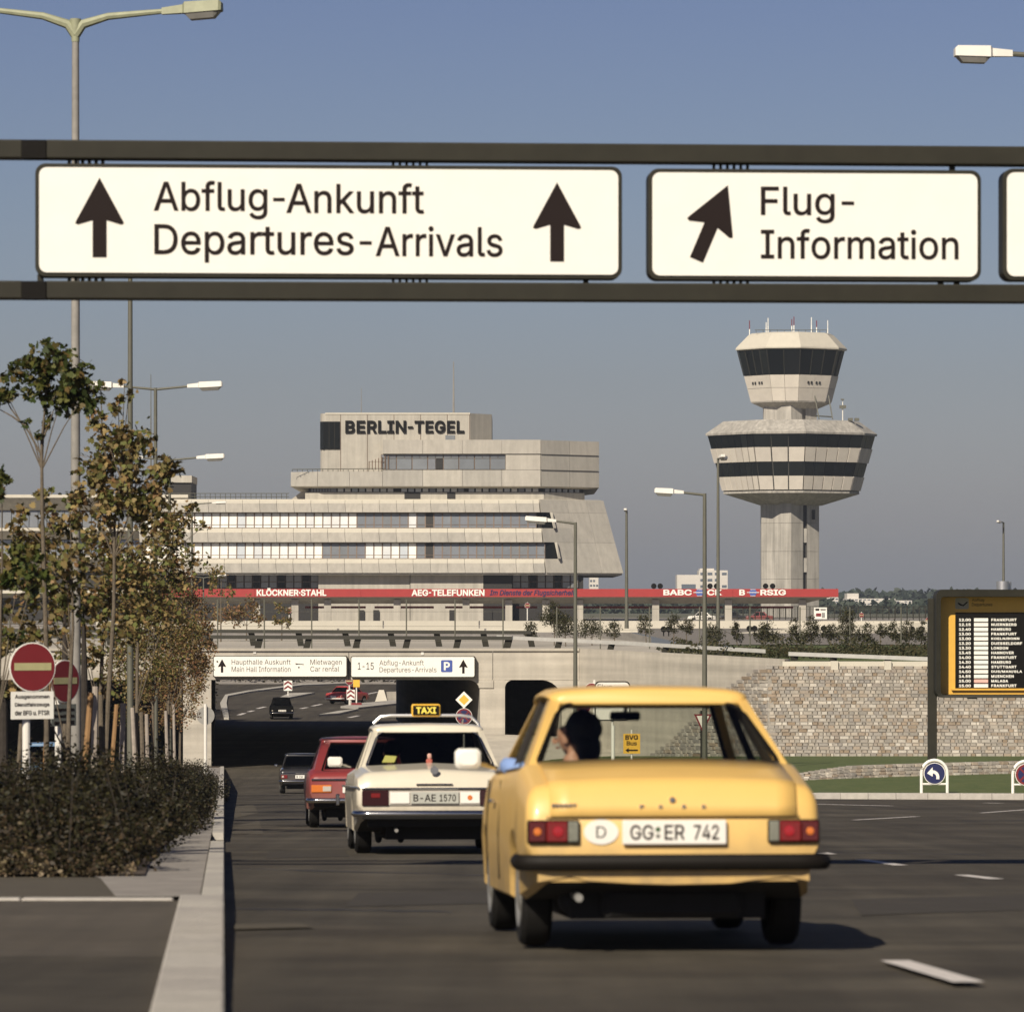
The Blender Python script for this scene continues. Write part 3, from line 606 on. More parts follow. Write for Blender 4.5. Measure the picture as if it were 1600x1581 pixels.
dash((1398, 1501), (1514, 1535), .145); dash((1345, 1343), (1408, 1352), .14); dash((1502, 1367), (1557, 1373.5), .14)
dash((1283, 1332), (1298, 1334.5), .14); dash((1335, 1281), (1433, 1275.5), .13); dash((1533, 1270), (1640, 1262), .13)
dash((1275, 1256), (1393, 1259), .2); dash((1538, 1254.3), (1565, 1254.8), .2)
for i in range(3):   # dashes hidden behind the cars still mark the lane
    dash((1160 - i * 120, 1316 - i * 22), (1195 - i * 110, 1321 - i * 21), .13)

# ------------------------------------------------------------ road beyond the bridge
def T(x, y):                                  # pixel on the road beyond the bridge
    Y = 300.0
    for _ in range(20): Y = -zroad(Y) * F / (y - HY)
    return Vector(((x - HX) / F * Y, Y, zroad(Y)))
def slab(name, pts, h, m, label=None, cat=None):
    ps = [T(*p) for p in pts]; mb = MB(); n = len(ps)
    mb.loft([[p for p in ps], [p + Vector((0, 0, h)) for p in ps]]); o = mb.build(name, m)
    if label: tag(o, label, cat)
    return o
slab('traffic_island', [(436, 1092), (452, 1085), (492, 1084), (440, 1094)], .14, M_kerb, 'small pale traffic island under the left chevron sign', 'traffic island')
slab('traffic_island', [(532, 1106), (560, 1101), (640, 1094), (640, 1099), (560, 1108)], .14, M_kerb, 'long pale traffic island under the right chevron sign', 'traffic island')
slab('traffic_island', [(498, 1119), (530, 1113), (560, 1110), (530, 1117)], .14, M_kerb, 'narrow low kerbed island nearest the underpass', 'traffic island')
slab('kerb_edge', [(344, 1100), (352, 1087), (390, 1080), (470, 1070), (640, 1064), (640, 1065.4), (473, 1071.6), (391, 1082), (356, 1089), (354, 1100), (358, 1124), (350, 1124)], .12, M_kerb)['kind'] = 'structure'
for a, b in (((373, 1117), (382, 1114)), ((388, 1112), (396, 1110)), ((402, 1107), (414, 1104)), ((470, 1107), (480, 1105)), ((488, 1103), (502, 1100)), ((570, 1085), (590, 1081)), ((545, 1121), (560, 1118))):
    p, q = T(*a), T(*b); d = (q - p).normalized(); w = Vector((.16, 0, 0)); u = Vector((0, 0, .006))
    gridsheet('lane_dash', [[p - w + u, p + w + u], [q - w + u, q + w + u]], M_paint)
py = thing('concrete_block', 'white pyramid shaped concrete block beyond the underpass', 'concrete block', T(596, 1096))
MB().hexa([(-.5, -.5, 0), (.5, -.5, 0), (.5, .5, 0), (-.5, .5, 0)], [(-.2, -.2, .95), (.2, -.2, .95), (.2, .2, .95), (-.2, .2, .95)]).build('block', M_ledge, py)
MB().hexa([(.5, -.1, 0), (9, 4, 0), (9, 4.8, 0), (.5, .5, 0)], [(.4, -.1, .8), (9, 4, .8), (9, 4.8, .8), (.4, .5, .8)]).build('ramp_wall', M_conc, py)

def chevron_sign(x, y, w, h, label):
    q = T(x, y); t = thing('chevron_sign', label, 'traffic sign', q, group='chevron signs beyond the underpass')
    MB().tube([(0, .06, 0), (0, .06, .6 + h)], .05, 6).build('post', M_whitep, t)
    flat([(-w / 2, .55), (w / 2, .55), (w / 2, .55 + h), (-w / 2, .55 + h)], 0, M_white, t, 'board', .04)
    for k in range(2):
        z = .62 + k * h * .45
        MB().prism([(-w * .45, z), (0, z + h * .26), (w * .45, z), (w * .45, z + h * .2), (0, z + h * .46), (-w * .45, z + h * .2)], -.06, -.042).build('chevron', M_signred, t)
chevron_sign(450, 1089, .72, .85, 'red and white chevron board on the left island beyond the underpass')
chevron_sign(548, 1104, .62, .75, 'red and white chevron board on the right island beyond the underpass')

# ============================================================ TERMINAL
S_ = 575 / F
def tx(x): return (x - HX) * S_
def tz_(y): return (HY - y) * S_
te = thing('terminal_building', 'pale concrete terminal with stepped upper floors and black rooftop lettering', 'airport terminal', (tx(620), 585, ZP))
YT = 574.0
def core(poly_b, poly_t, zb, zt, name, m=M_concb, parent=te):
    return MB().loft([[(x, y, zb) for x, y in poly_b], [(x, y, zt) for x, y in poly_t]]).build(name, m, parent, world=True)
xl, xc0, xc1 = tx(215), tx(853), tx(843)
rx0, rx1 = tx(976), tx(945)
# dark core behind glass bands; front stands 1.2 m behind the panels
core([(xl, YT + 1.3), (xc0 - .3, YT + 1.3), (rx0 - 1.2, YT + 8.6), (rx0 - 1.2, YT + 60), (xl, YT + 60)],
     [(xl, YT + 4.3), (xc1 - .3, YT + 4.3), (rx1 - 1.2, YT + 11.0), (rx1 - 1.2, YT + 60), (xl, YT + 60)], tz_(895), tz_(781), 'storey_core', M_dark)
def fy(z):                                   # facade leans back with height
    return YT + (z - tz_(895)) / (tz_(780) - tz_(895)) * 2.6
bands = [(780, 800, 786), (825, 847, 832), (873, 895, 880)]
winb = [(800, 825), (847, 873)]
def xfront(y): return float(np.interp(y, [780, 895], [843, 853]))
for bi, (yt, yb, ym) in enumerate(bands):
    n = 24; x = 218.0; w = 26.8; proto = None
    z0, z1, zm = tz_(yb), tz_(yt), tz_(ym)
    xe = xfront((yt + yb) / 2)
    while x < xe - 4:
        a, c = x, min(x + w, xe); skew = (.35 if bi < 3 else 0)
        A, C_ = tx(a) + .02, tx(c) - .02
        if proto is None or c - a < w - .1:
            m = MB(); L_ = C_ - A; y0 = fy(z0); y1 = fy(zm)
            m.hexa([(0, 0, 0), (L_, 0, 0), (L_, 1.2, 0), (0, 1.2, 0)], [(0 - .12, y1 - y0 + .15, zm - z0), (L_ - .12, y1 - y0 + .15, zm - z0), (L_ - .12, 1.4, zm - z0), (-.12, 1.4, zm - z0)])
            o = m.build('fascia_panel', M_panel, te); inv = locmat(te).inverted(); o.location = inv @ Vector((A, y0, z0))
            m = MB(); m.hexa([(-.12, y1 - y0 + .17, zm - z0 + .005), (L_ - .12, y1 - y0 + .17, zm - z0 + .005), (L_ - .12, 1.7, zm - z0 + .005), (-.12, 1.7, zm - z0 + .005)],
                             [(-.12, y1 - y0 + .95, z1 - z0), (L_ - .12, y1 - y0 + .95, z1 - z0), (L_ - .12, 1.7, z1 - z0), (-.12, 1.7, z1 - z0)])
            o2 = m.build('sill_ledge', M_ledge, te); o2.location = o.location
            if proto is None: proto = (o, o2)
        else:
            inv = locmat(te).inverted(); q = inv @ Vector((A, fy(z0), z0))
            copyobj(proto[0], te, loc=q); copyobj(proto[1], te, loc=q)
        x += w
for wi, (yt, yb) in enumerate(winb):
    x = 222.0; w = 13.4; i = 0; z0, z1 = tz_(yb) + .02, tz_(yt) - .02; h = z1 - z0; ln = .45
    L_ = w * S_; y0 = fy(z0) + .9
    fr = MB()
    def bar(a, b, c, d, dy=0.0):             # leaning frame bars
        fr.hexa([(a, dy, c), (b, dy, c), (b, .12 + dy, c), (a, .12 + dy, c)], [(a, dy + (d - c) * .2, d), (b, dy + (d - c) * .2, d), (b, .12 + dy + (d - c) * .2, d), (a, .12 + dy + (d - c) * .2, d)])
    t_ = .075
    bar(0, t_, 0, h); bar(L_ - t_, L_, 0, h); bar(t_, L_ - t_, 0, t_); 
    fr.hexa([(t_, h * .2 * 1 - .0, h - t_), (L_ - t_, h * .2, h - t_), (L_ - t_, h * .2 + .12, h - t_), (t_, h * .2 + .12, h - t_)], [(t_, h * .2, h), (L_ - t_, h * .2, h), (L_ - t_, h * .2 + .12, h), (t_, h * .2 + .12, h)])
    zz = h * .20
    fr.hexa([(t_, zz * .2, zz), (L_ - t_, zz * .2, zz), (L_ - t_, zz * .2 + .1, zz), (t_, zz * .2 + .1, zz)], [(t_, zz * .2, zz + .06), (L_ - t_, zz * .2, zz + .06), (L_ - t_, zz * .2 + .1, zz + .06), (t_, zz * .2 + .1, zz + .06)])
    fp = fr.build('window', M_wframe, te)
    pm = lambda m, nm='pane': MB().hexa([(t_, .05, t_), (L_ - t_, .05, t_), (L_ - t_, .09, t_), (t_, .09, t_)], [(t_, .05 + h * .2, h - t_), (L_ - t_, .05 + h * .2, h - t_), (L_ - t_, .09 + h * .2, h - t_), (t_, .09 + h * .2, h - t_)]).build(nm, m, fp)
    pp = {'b': pm(M_winb), 'g': pm(M_wing), 'd': pm(M_dark)}
    inv = locmat(te).inverted(); first = True
    xe = xfront((yt + yb) / 2) + 1
    while x + w < xe + 3:
        c = x + w / 2
        if wi == 0: k = 'b' if (c < 556 or 638 < c < 650 or 700 < c < 706) else 'g'
        else: k = 'b' if (c < 497 or 565 < c < 646) else 'g'
        if 660 < c < 674: k = 'd'
        q = inv @ Vector((tx(x), y0, z0))
        f = copyobj(fp, te, loc=q); copyobj(pp[k], f)
        x += w
    for o in list(pp.values()) + [fp]: bpy.data.objects.remove(o)
    # corner window at the right end, turned with the facet
    m = MB(); a, bb = tx(xe + .5), tx(xe + (18 if wi == 0 else 21))
    m.hexa([(a, y0, z0), (bb, y0 + .6, z0), (bb, y0 + 1.2, z0), (a, y0 + .8, z0)], [(a - .2, y0 + .5, z1), (bb - .5, y0 + .9, z1), (bb - .5, y0 + 1.6, z1), (a - .2, y0 + 1.3, z1)])
    m.build('corner_window', M_towerwin, te, world=True)
    m = MB(); m.hexa([(bb, y0 - .5, z0), (bb + .35, y0 - .1, z0), (bb + .35, y0 + 1, z0), (bb, y0 + 1, z0)], [(bb - .45, y0 + .1, z1), (bb - .1, y0 + .3, z1), (bb - .1, y0 + 1.5, z1), (bb - .45, y0 + 1.5, z1)])
    m.build('window_reveal', M_ledge, te, world=True)
# blank right facet, built as slabs with joints
def facet_pt(x, y):
    z = tz_(y); xf = xfront(y); t = (x - xf) / (float(np.interp(y, [780, 895], [945, 976])) - xf); return Vector((tx(x), fy(z) + .12 + t * 6.4, z))
for yt, yb, cols in ((780, 800, (0, .42, .72, 1)), (800.25, 847, (0, .42, .72, 1)), (847.25, 895, (0, .42, .72, 1))):
    for t0, t1 in zip(cols[:-1], cols[1:]):
        def X(y, t): return xfront(y) + 1 + t * (float(np.interp(y, [780, 895], [945, 976])) - xfront(y) - 1)
        if t0 == 0 and yt > 790:              # leave the corner window free
            ya = 825 if yt < 840 else 873
            off = 22 if yt < 840 else 25
            ps = [facet_pt(xfront(yb) + 1, yb), facet_pt(X(yb, t1) - .25, yb), facet_pt(X(ya, t1) - .25, ya), facet_pt(xfront(ya) + 1, ya)]
            m = MB().loft([[p for p in ps], [p + Vector((-.2, .5, 0)) for p in ps]]); m.build('facet_slab', M_panel, te, world=True)
            ps = [facet_pt(xfront(ya) + off, ya - .1), facet_pt(X(ya, t1) - .25, ya - .1), facet_pt(X(yt, t1) - .25, yt), facet_pt(xfront(yt) + off - 3, yt)]
        else:
            ps = [facet_pt(X(yb, t0), yb), facet_pt(X(yb, t1) - .25, yb), facet_pt(X(yt, t1) - .25, yt), facet_pt(X(yt, t0), yt)]
        m = MB().loft([[p for p in ps], [p + Vector((-.2, .5, 0)) for p in ps]]); m.build('facet_slab', M_panel, te, world=True)
MB().hexa([facet_pt(975.6, 895), (tx(976), YT + 60, tz_(895)), (tx(970), YT + 60, tz_(895)), facet_pt(970, 895) + Vector((0, .5, 0))],
          [facet_pt(944.6, 780), (tx(945), YT + 60, tz_(780)), (tx(940), YT + 60, tz_(780)), facet_pt(940, 780) + Vector((0, .5, 0))]).build('side_wall', M_concb, te, world=True)
# soffit and roof terrace
core([(xl, YT + .3), (xc0, YT + .3), (rx0 - .2, YT + 6.7), (rx0 - .2, YT + 60), (xl, YT + 60)], [(xl, YT + .3), (xc0, YT + .3), (rx0 - .2, YT + 6.7), (rx0 - .2, YT + 60), (xl, YT + 60)], tz_(895) - .25, tz_(895) - .01, 'soffit', M_concb)
core([(xl, YT + 3.4), (xc1 + .1, YT + 3.4), (rx1 - .3, YT + 9.4), (rx1 - .3, YT + 60), (xl, YT + 60)], [(xl, YT + 3.4), (xc1 + .1, YT + 3.4), (rx1 - .3, YT + 9.4), (rx1 - .3, YT + 60), (xl, YT + 60)], tz_(781), tz_(779.2), 'roof_terrace', M_ledge)
# recessed storey
y2 = YT + 4.3
MB().loft([[(tx(475), y2, tz_(779)), (tx(850), y2, tz_(779)), (tx(915), y2 + 5, tz_(779)), (tx(915), y2 + 45, tz_(779)), (tx(475), y2 + 45, tz_(779))],
           [(tx(475), y2, tz_(768)), (tx(850), y2, tz_(768)), (tx(915), y2 + 5, tz_(768)), (tx(915), y2 + 45, tz_(768)), (tx(475), y2 + 45, tz_(768))]]).build('recessed_wall', M_concb, te, world=True)
MB().loft([[(tx(480), y2 + .5, tz_(768)), (tx(850), y2 + .5, tz_(768)), (tx(913), y2 + 5.5, tz_(768)), (tx(913), y2 + 45, tz_(768)), (tx(480), y2 + 45, tz_(768))],
           [(tx(480), y2 + .5, tz_(757)), (tx(850), y2 + .5, tz_(757)), (tx(913), y2 + 5.5, tz_(757)), (tx(913), y2 + 45, tz_(757)), (tx(480), y2 + 45, tz_(757))]]).build('clerestory_band', M_dark, te, world=True)
pw = None
for x in list(np.arange(484, 512, 4.5)) + list(np.arange(515, 614, 11.2)) + list(np.arange(626, 720, 11.2)) + list(np.arange(732, 836, 11.2)) + list(np.arange(852, 905, 9.5)):
    wd = 3.2 if x < 513 else 8.6 if x < 845 else 6.8; dy = 0 if x < 845 else (x - 850) / 65 * 5
    MB().box(tx(x), tx(x + wd), y2 + .42 + dy, y2 + .5 + dy, tz_(767.3), tz_(762.3)).build('clerestory_window', M_winb if 515 < x < 845 and (int(x) % 5) else M_wing, te, world=True)
for x in (631, 698): MB().box(tx(x), tx(x + (25 if x == 631 else 13)), y2 - .06, y2 + .1, tz_(778.6), tz_(768.3)).build('door', M_dark, te, world=True)
# upper storeys
def block(pb, pt, zb, zt, name, m=M_panel): return MB().loft([[(tx(x), YT + y, zb) for x, y in pb], [(tx(x), YT + y, zt) for x, y in pt]]).build(name, m, te, world=True)
block([(476, 4.0), (845, 4.0), (917, 9.0), (917, 45), (476, 45)], [(451.5, 3.2), (845, 3.2), (938, 9.5), (938, 45), (451.5, 45)], tz_(761.5), tz_(759), 'upper_soffit', M_concb)
edges = [451.5, 495, 545, 597, 660, 722, 784, 845]
for a, c in zip(edges[:-1], edges[1:]):
    block([(a + .25, 3 + (2.2 if a < 452 else 0)), (c - .25, 3), (c - .25, 4), (a + .25, 4 + (2.2 if a < 452 else 0))], [(a + .25, 3.3 + (2.2 if a < 452 else 0)), (c - .25, 3.3), (c - .25, 4.3), (a + .25, 4.3 + (2.2 if a < 452 else 0))], tz_(759), tz_(736 if a < 590 else 733.5), 'parapet_panel')
for z0, z1 in ((759, 733.5), (733, 709), (708.5, 686.5)):
    for a, c in ((845.3, 891), (891.4, 938)):
        ya, yc = 3.2 + (a - 845) / 93 * 6.2, 3.2 + (c - 845) / 93 * 6.2
        block([(a, ya), (c, yc), (c - 2, yc + 1), (a - 1, ya + 1)], [(a, ya + .2), (c, yc + .2), (c - 2, yc + 1.2), (a - 1, ya + 1.2)], tz_(z0), tz_(z1), 'facet_slab')
block([(597.5, 4.5), (844.5, 4.5), (936, 10.5), (936, 42), (597.5, 42)], [(597.5, 4.5), (844.5, 4.5), (936, 10.5), (936, 42), (597.5, 42)], tz_(759), tz_(687), 'upper_core', M_concb)
block([(452.5, 6), (597, 4.4), (597, 42), (452.5, 42)], [(452.5, 6), (597, 4.4), (597, 42), (452.5, 42)], tz_(759), tz_(740), 'terrace_floor', M_concb)
for a, c in ((597, 660), (660, 722), (722, 784), (784, 845)):
    block([(a + .2, 3.3), (c - .2, 3.3), (c - .2, 4.4), (a + .2, 4.4)], [(a + .2, 3.5), (c - .2, 3.5), (c - .2, 4.6), (a + .2, 4.6)], tz_(708), tz_(686), 'parapet_panel')
block([(790, 3.35), (844.6, 3.35), (844.6, 4.4), (790, 4.4)], [(790, 3.5), (844.6, 3.5), (844.6, 4.6), (790, 4.6)], tz_(733), tz_(708.4), 'parapet_panel')
for i in range(8):
    a = 594 + i * 24.5; k = 689 - 3
    f = block([(a, 3.9), (a + 24.5, 3.9), (a + 24.5, 4.2), (a, 4.2)], [(a, 3.9), (a + 24.5, 3.9), (a + 24.5, 4.2), (a, 4.2)], tz_(733), tz_(708.5), 'window', M_wframe)
    for (x0, x1, z0, z1) in ((a + .8, a + 23.7, 732.2, 715.6), (a + .8, a + 12, 714.6, 709.6), (a + 12.8, a + 23.7, 714.6, 709.6)):
        if i == 3 and z0 > 730: x0 = a + 13
        MB().box(tx(x0), tx(x1), YT + 3.8, YT + 3.95, tz_(z0), tz_(z1)).build('pane', M_dark if (i == 3 and z0 > 730) else M_wing, f, world=True)
    if i == 3: MB().box(tx(a + .8), tx(a + 12.2), YT + 3.8, YT + 3.95, tz_(732.2), tz_(715.6)).build('pane', M_wing, f, world=True)
rl = MB()
for x in np.arange(455, 600, 8): rl.tube([(tx(x), YT + 3.6, tz_(736)), (tx(x), YT + 3.6, tz_(732.5))], .04, 4)
rl.tube([(tx(455), YT + 3.6, tz_(732.5)), (tx(600), YT + 3.6, tz_(731))], .05, 4); rl.build('terrace_railing', M_pole, te, world=True)
rl = MB()
for x in np.arange(575, 606, 5): rl.box(tx(x), tx(x) + .12, YT + 3.6, YT + 3.7, tz_(733), tz_(711 + (600 - x) * .35))
rl.box(tx(575), tx(600), YT + 3.6, YT + 3.7, tz_(720.6), tz_(720)); rl.build('terrace_screen', M_wframe, te, world=True)
# top block with the lettering
pts = [(497, 8.0), (498, 6.6), (501, 5.9), (506, 5.5), (734, 5.5), (768, 9), (768, 30), (497, 30)]
block(pts, pts, tz_(759), tz_(643.5), 'top_block', M_concb)
block([(506, 5.42), (734, 5.42), (734, 5.5), (506, 5.5)], [(506, 5.42), (734, 5.42), (734, 5.5), (506, 5.5)], tz_(645), tz_(642.6), 'roof_edge', M_ledge)
for x in (530, 572, 614, 656, 698, 733): MB().box(tx(x) - .03, tx(x) + .03, YT + 5.44, YT + 5.5, tz_(735), tz_(645.2)).build('joint', M_wframe, te, world=True)
block([(497.5, 6.2), (503, 5.35), (529, 5.35), (529, 5.6), (499, 9)], [(497.5, 6.2), (503, 5.35), (529, 5.35), (529, 5.6), (499, 9)], tz_(700), tz_(656.5), 'stair_glazing', M_towerwin)
for x in (512, 520.5): MB().box(tx(x) - .03, tx(x) + .03, YT + 5.30, YT + 5.35, tz_(700), tz_(656.5)).build('mullion', M_olive, te, world=True)
MB().box(tx(695), tx(710), YT + 5.4, YT + 5.5, tz_(686), tz_(678)).build('vent', M_wing, te, world=True)
MB().box(tx(635.8), tx(644.2), YT + 5.24, YT + 5.36, tz_(667), tz_(664)).build('lettering', M_black, te, world=True)
for w_, x0, x1 in (('BERLIN', 537.5, 633.5), ('TEGEL', 646.5, 725)):
    o = text(w_, tx(x0) - te.location.x, tx(x1) - te.location.x, tz_(675) - ZP, tz_(655) - ZP, YT + 5.35 - te.location.y, M_black, te, bold=.030, thick=.06, space=1.06)
MB().tube([(tx(707), YT + 12, tz_(643.5)), (tx(707), YT + 12, tz_(558))], [.16, .06], 6).build('mast', M_polegrey, te, world=True)
MB().tube([(tx(560), YT + 12, tz_(643.5)), (tx(560), YT + 12, tz_(600))], [.05, .03], 4).build('aerial', M_polegrey, te, world=True)
# railing on the main roof at the left
rl = MB()
for x in np.arange(222, 450, 8): rl.tube([(tx(x), YT + 4, tz_(780)), (tx(x), YT + 4, tz_(770))], .04, 4)
for y in (770, 775): rl.tube([(tx(222), YT + 4, tz_(y)), (tx(450), YT + 4, tz_(y))], .045, 4)
rl.build('roof_railing', M_pole, te, world=True)
block([(452, 6), (478, 6), (478, 20), (452, 20)], [(470, 6), (478, 6), (478, 20), (470, 20)], tz_(779), tz_(765), 'ramp_wall')
# recessed ground storeys behind the canopy
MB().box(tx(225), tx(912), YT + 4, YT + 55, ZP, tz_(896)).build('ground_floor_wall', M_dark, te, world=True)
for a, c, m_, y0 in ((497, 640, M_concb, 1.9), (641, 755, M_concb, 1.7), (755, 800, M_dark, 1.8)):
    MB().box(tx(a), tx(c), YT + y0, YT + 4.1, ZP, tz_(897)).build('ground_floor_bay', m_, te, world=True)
for a in list(range(315, 500, 13)) + list(range(762, 905, 13)):
    f = MB().box(tx(a), tx(a + 12), YT + 3.7, YT + 3.95, tz_(919), tz_(897)).build('window', M_wframe, te, world=True)
    for z0, z1 in ((918, 909.5), (908, 898)):
        MB().box(tx(a + .6), tx(a + 11.4), YT + 3.62, YT + 3.72, tz_(z0), tz_(z1)).build('pane', M_wing if (a // 13) % 3 else M_towerwin, f, world=True)
for x in (560, 583, 702, 760): MB().box(tx(x), tx(x + 9), YT + 1.6, YT + 1.75, ZP, tz_(953)).build('doorway', M_dark, te, world=True)

# ------------------------------------------------------------ left gate wing, half hidden by the trees
lwg = thing('gate_wing', 'shaded gate wing with pale sill lines behind the trees at left', 'airport terminal', (tx(60), 580, ZP))
YL = 578.0
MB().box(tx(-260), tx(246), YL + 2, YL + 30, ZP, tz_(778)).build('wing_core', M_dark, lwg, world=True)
for yt, yb in ((772, 796), (824, 842), (868, 892), (922, 934)):
    for x in np.arange(-260, 300, 80):
        a, c = tx(x) + .02, min(tx(x + 80), tx(292)) - .02
        MB().hexa([(a, YL + 1.7, tz_(yb)), (c, YL + 1.7, tz_(yb)), (c, YL + 3, tz_(yb)), (a, YL + 3, tz_(yb))], [(a, YL - .6, tz_(yt + 5)), (c, YL - .6, tz_(yt + 5)), (c, YL + 3, tz_(yt + 5)), (a, YL + 3, tz_(yt + 5))]).build('fascia_panel', M_concb, lwg, world=True)
        MB().box(a, c, YL - .7, YL + 3, tz_(yt + 5) + .01, tz_(yt)).build('sill_ledge', M_ledge, lwg, world=True)
for yt, yb in ((797, 823), (843, 867)):
    for x in np.arange(-30, 286, 14):
        MB().hexa([(tx(x), YL + 1.5, tz_(yb)), (tx(x + 13), YL + 1.5, tz_(yb)), (tx(x + 13), YL + 1.9, tz_(yb)), (tx(x), YL + 1.9, tz_(yb))], [(tx(x), YL + 1.7, tz_(yt)), (tx(x + 13), YL + 1.7, tz_(yt)), (tx(x + 13), YL + 1.9, tz_(yt)), (tx(x), YL + 1.9, tz_(yt))]).build('window', M_wing, lwg, world=True)
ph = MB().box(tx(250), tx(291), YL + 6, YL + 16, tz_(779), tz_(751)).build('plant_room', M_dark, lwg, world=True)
MB().box(tx(249), tx(292), YL + 5.7, YL + 16, tz_(751), tz_(740)).build('plant_room_roof', M_concb, lwg, world=True)
MB().tube([(tx(225), YL + 8, tz_(780)), (tx(225), YL + 8, tz_(578))], [.12, .04], 5).build('aerial', M_pole, lwg, world=True)

# ------------------------------------------------------------ red canopy
ca = thing('canopy', 'long red edged flat canopy carrying white firm lettering before the terminal', 'canopy', (tx(800), 540, ZP))
YC = 540.0; SC = YC / F
cx = lambda x: (x - HX) * SC
cz = lambda y: (HY - y) * SC
segs = list(range(232, 1310, 83)) + [1310]
for a, c in zip(segs[:-1], segs[1:]): MB().box(cx(a) + .01, cx(c) - .01, YC, YC + .35, cz(932.5), cz(920)).build('fascia_panel', M_red, ca, world=True)
MB().box(cx(1309.6), cx(1310), YC + .35, YC + 13, cz(932), cz(920.5)).build('end_fascia', M_red, ca, world=True)
MB().hexa([(cx(236), YC + 3, cz(943)), (cx(1258), YC + 3, cz(943)), (cx(1258), YC + 12, cz(943)), (cx(236), YC + 12, cz(943))],
          [(cx(236), YC + .36, cz(931)), (cx(1306), YC + .36, cz(931)), (cx(1306), YC + 13, cz(931)), (cx(236), YC + 13, cz(931))]).build('canopy_soffit', M_concb, ca, world=True)
MB().box(cx(236), cx(1308), YC + .36, YC + 13, cz(930.9), cz(921.5)).build('canopy_roof', M_concb, ca, world=True)
for x in (400, 460, 511, 620, 728, 795, 853, 906, 1025, 1139, 1255):
    MB().box(cx(x) - .42, cx(x) + .42, YC + 1.3, YC + 2.1, ZP, cz(937)).build('column', M_concb, ca, world=True)
for a, c in ((472, 568), (582, 676), (694, 790), (806, 840), (868, 1020), (1034, 1134), (1146, 1246)):
    MB().box(cx(a), cx(c), YC + 8, YC + 8.3, cz(950.5), cz(947)).build('lower_fascia', M_red, ca, world=True)
def ctext(s, x0, x1, y0, y1, m, bold=.028, **k):
    return text(s, cx(x0) - ca.location.x, cx(x1) - ca.location.x, cz(y1) - ZP, cz(y0) - ZP, -.005, m, ca, bold=bold, thick=.06, **k)
ctext('KLÖCKNER·STAHL', 401, 510, 918.5, 931, M_white); ctext('AEG', 643, 669, 921, 931, M_white); ctext('TELEFUNKEN', 675, 757, 921, 931, M_white); MB().box(cx(670.2), cx(673.6), YC - .07, YC - .005, cz(926.8), cz(925)).build('lettering', M_white, ca, world=True)
ctext('Im Dienste der Flugsicherheit', 765, 898, 921.5, 932, M_signblue, bold=.012, shear=.25)
ctext('BABC', 1036.5, 1081, 921, 930, M_white); ctext('CK', 1105, 1128, 921, 930, M_white); ctext('B', 1155, 1164, 921, 930, M_white); ctext('RSIG', 1188, 1228, 921, 930, M_white)
for x in (1093, 1176.5):
    pts = [(cx(x) - ca.location.x + a * SC, cz(925.5) - ZP + b * SC) for a, b in ((6.5, 0), (3.6, 5.2), (-3.6, 5.2), (-6.5, 0), (-3.6, -5.2), (3.6, -5.2))]
    MB().prism(pts, -.05, -.004).build('emblem', M_pblue, ca)
    MB().box(cx(x - 9.5) - ca.location.x, cx(x + 9.5) - ca.location.x, -.08, -.055, cz(926) - ZP, cz(925) - ZP).build('emblem_bar', M_white, ca)
    for dz in (4.6, -5.0): MB().box(cx(x - 4) - ca.location.x, cx(x + 4) - ca.location.x, -.08, -.055, cz(926 - dz) - ZP, cz(925.4 - dz) - ZP).build('emblem_bar', M_white, ca)
for x in (1022, 1032, 1110, 1120, 1197, 1208):
    s = thing('floodlight', 'small dark round floodlight on the canopy roof, %s' % {1022: 'leftmost of the six', 1032: 'second from the left', 1110: 'third, left one of the middle pair', 1120: 'fourth, right one of the middle pair', 1197: 'fifth, before the tower shaft at left', 1208: 'rightmost of the six'}[x], 'floodlight', (cx(x), YC + 1, cz(920.5)), group='floodlights on the canopy roof')
    MB().loft([[(r * math.cos(a), y, .38 + r * math.sin(a)) for a in np.linspace(0, 2 * math.pi, 12, endpoint=False)] for y, r in ((-.15, .30), (0, .34), (.2, .2), (.3, .05))]).build('lamp_bowl', M_black, s, smooth=True)
    MB().tube([(0, .05, -.05), (0, .05, .15)], .05, 6).build('bracket', M_black, s)

# ------------------------------------------------------------ control tower
YTW = 760.0; ST = YTW / F
twz = lambda y: (HY - y) * ST
tcx = (1236 - HX) * ST
tw = thing('control_tower', 'concrete airport control tower with banded drum and glazed cab', 'control tower', (tcx, YTW, ZP))
PL = [(-133, -14), (-66, -100), (16, -112), (110, -52), (134, 6), (112, 84), (0, 125), (-100, 92)]
def ring(s, y, dx=0.0): return [(tcx + (px * s + dx) * ST, YTW + py * s * ST, twz(y)) for px, py in PL]
def tlo(rs, nm, m): return MB().loft(rs).build(nm, m, tw, world=True)
SH = [(-47, -14), (-19, -42), (-3, -46), (17, -30), (17, -22), (23, -20), (23, -27), (43, -12), (43, 20), (20, 44), (-25, 40), (-47, 12)]
def sring(y, s=1): return [(tcx + px * s * ST, YTW + py * s * ST, z_) for (px, py), z_ in ((p, y) for p in SH)]
for a, c in ((ZP, twz(905)), (twz(905) + .04, twz(862)), (twz(862) + .04, twz(818)), (twz(818) + .04, twz(770))):
    tlo([sring(a), sring(c)], 'shaft', M_towerc)
MB().box(tcx + 17 * ST, tcx + 23 * ST, YTW - 22 * ST, YTW - 20 * ST, ZP, twz(785)).build('shaft_slot', M_dark, tw, world=True)
for y in (826, 872): MB().box(tcx + 17.2 * ST, tcx + 22.8 * ST, YTW - 27 * ST, YTW - 22.2 * ST, twz(y + 22), twz(y)).build('slot_infill', M_towerc, tw, world=True)
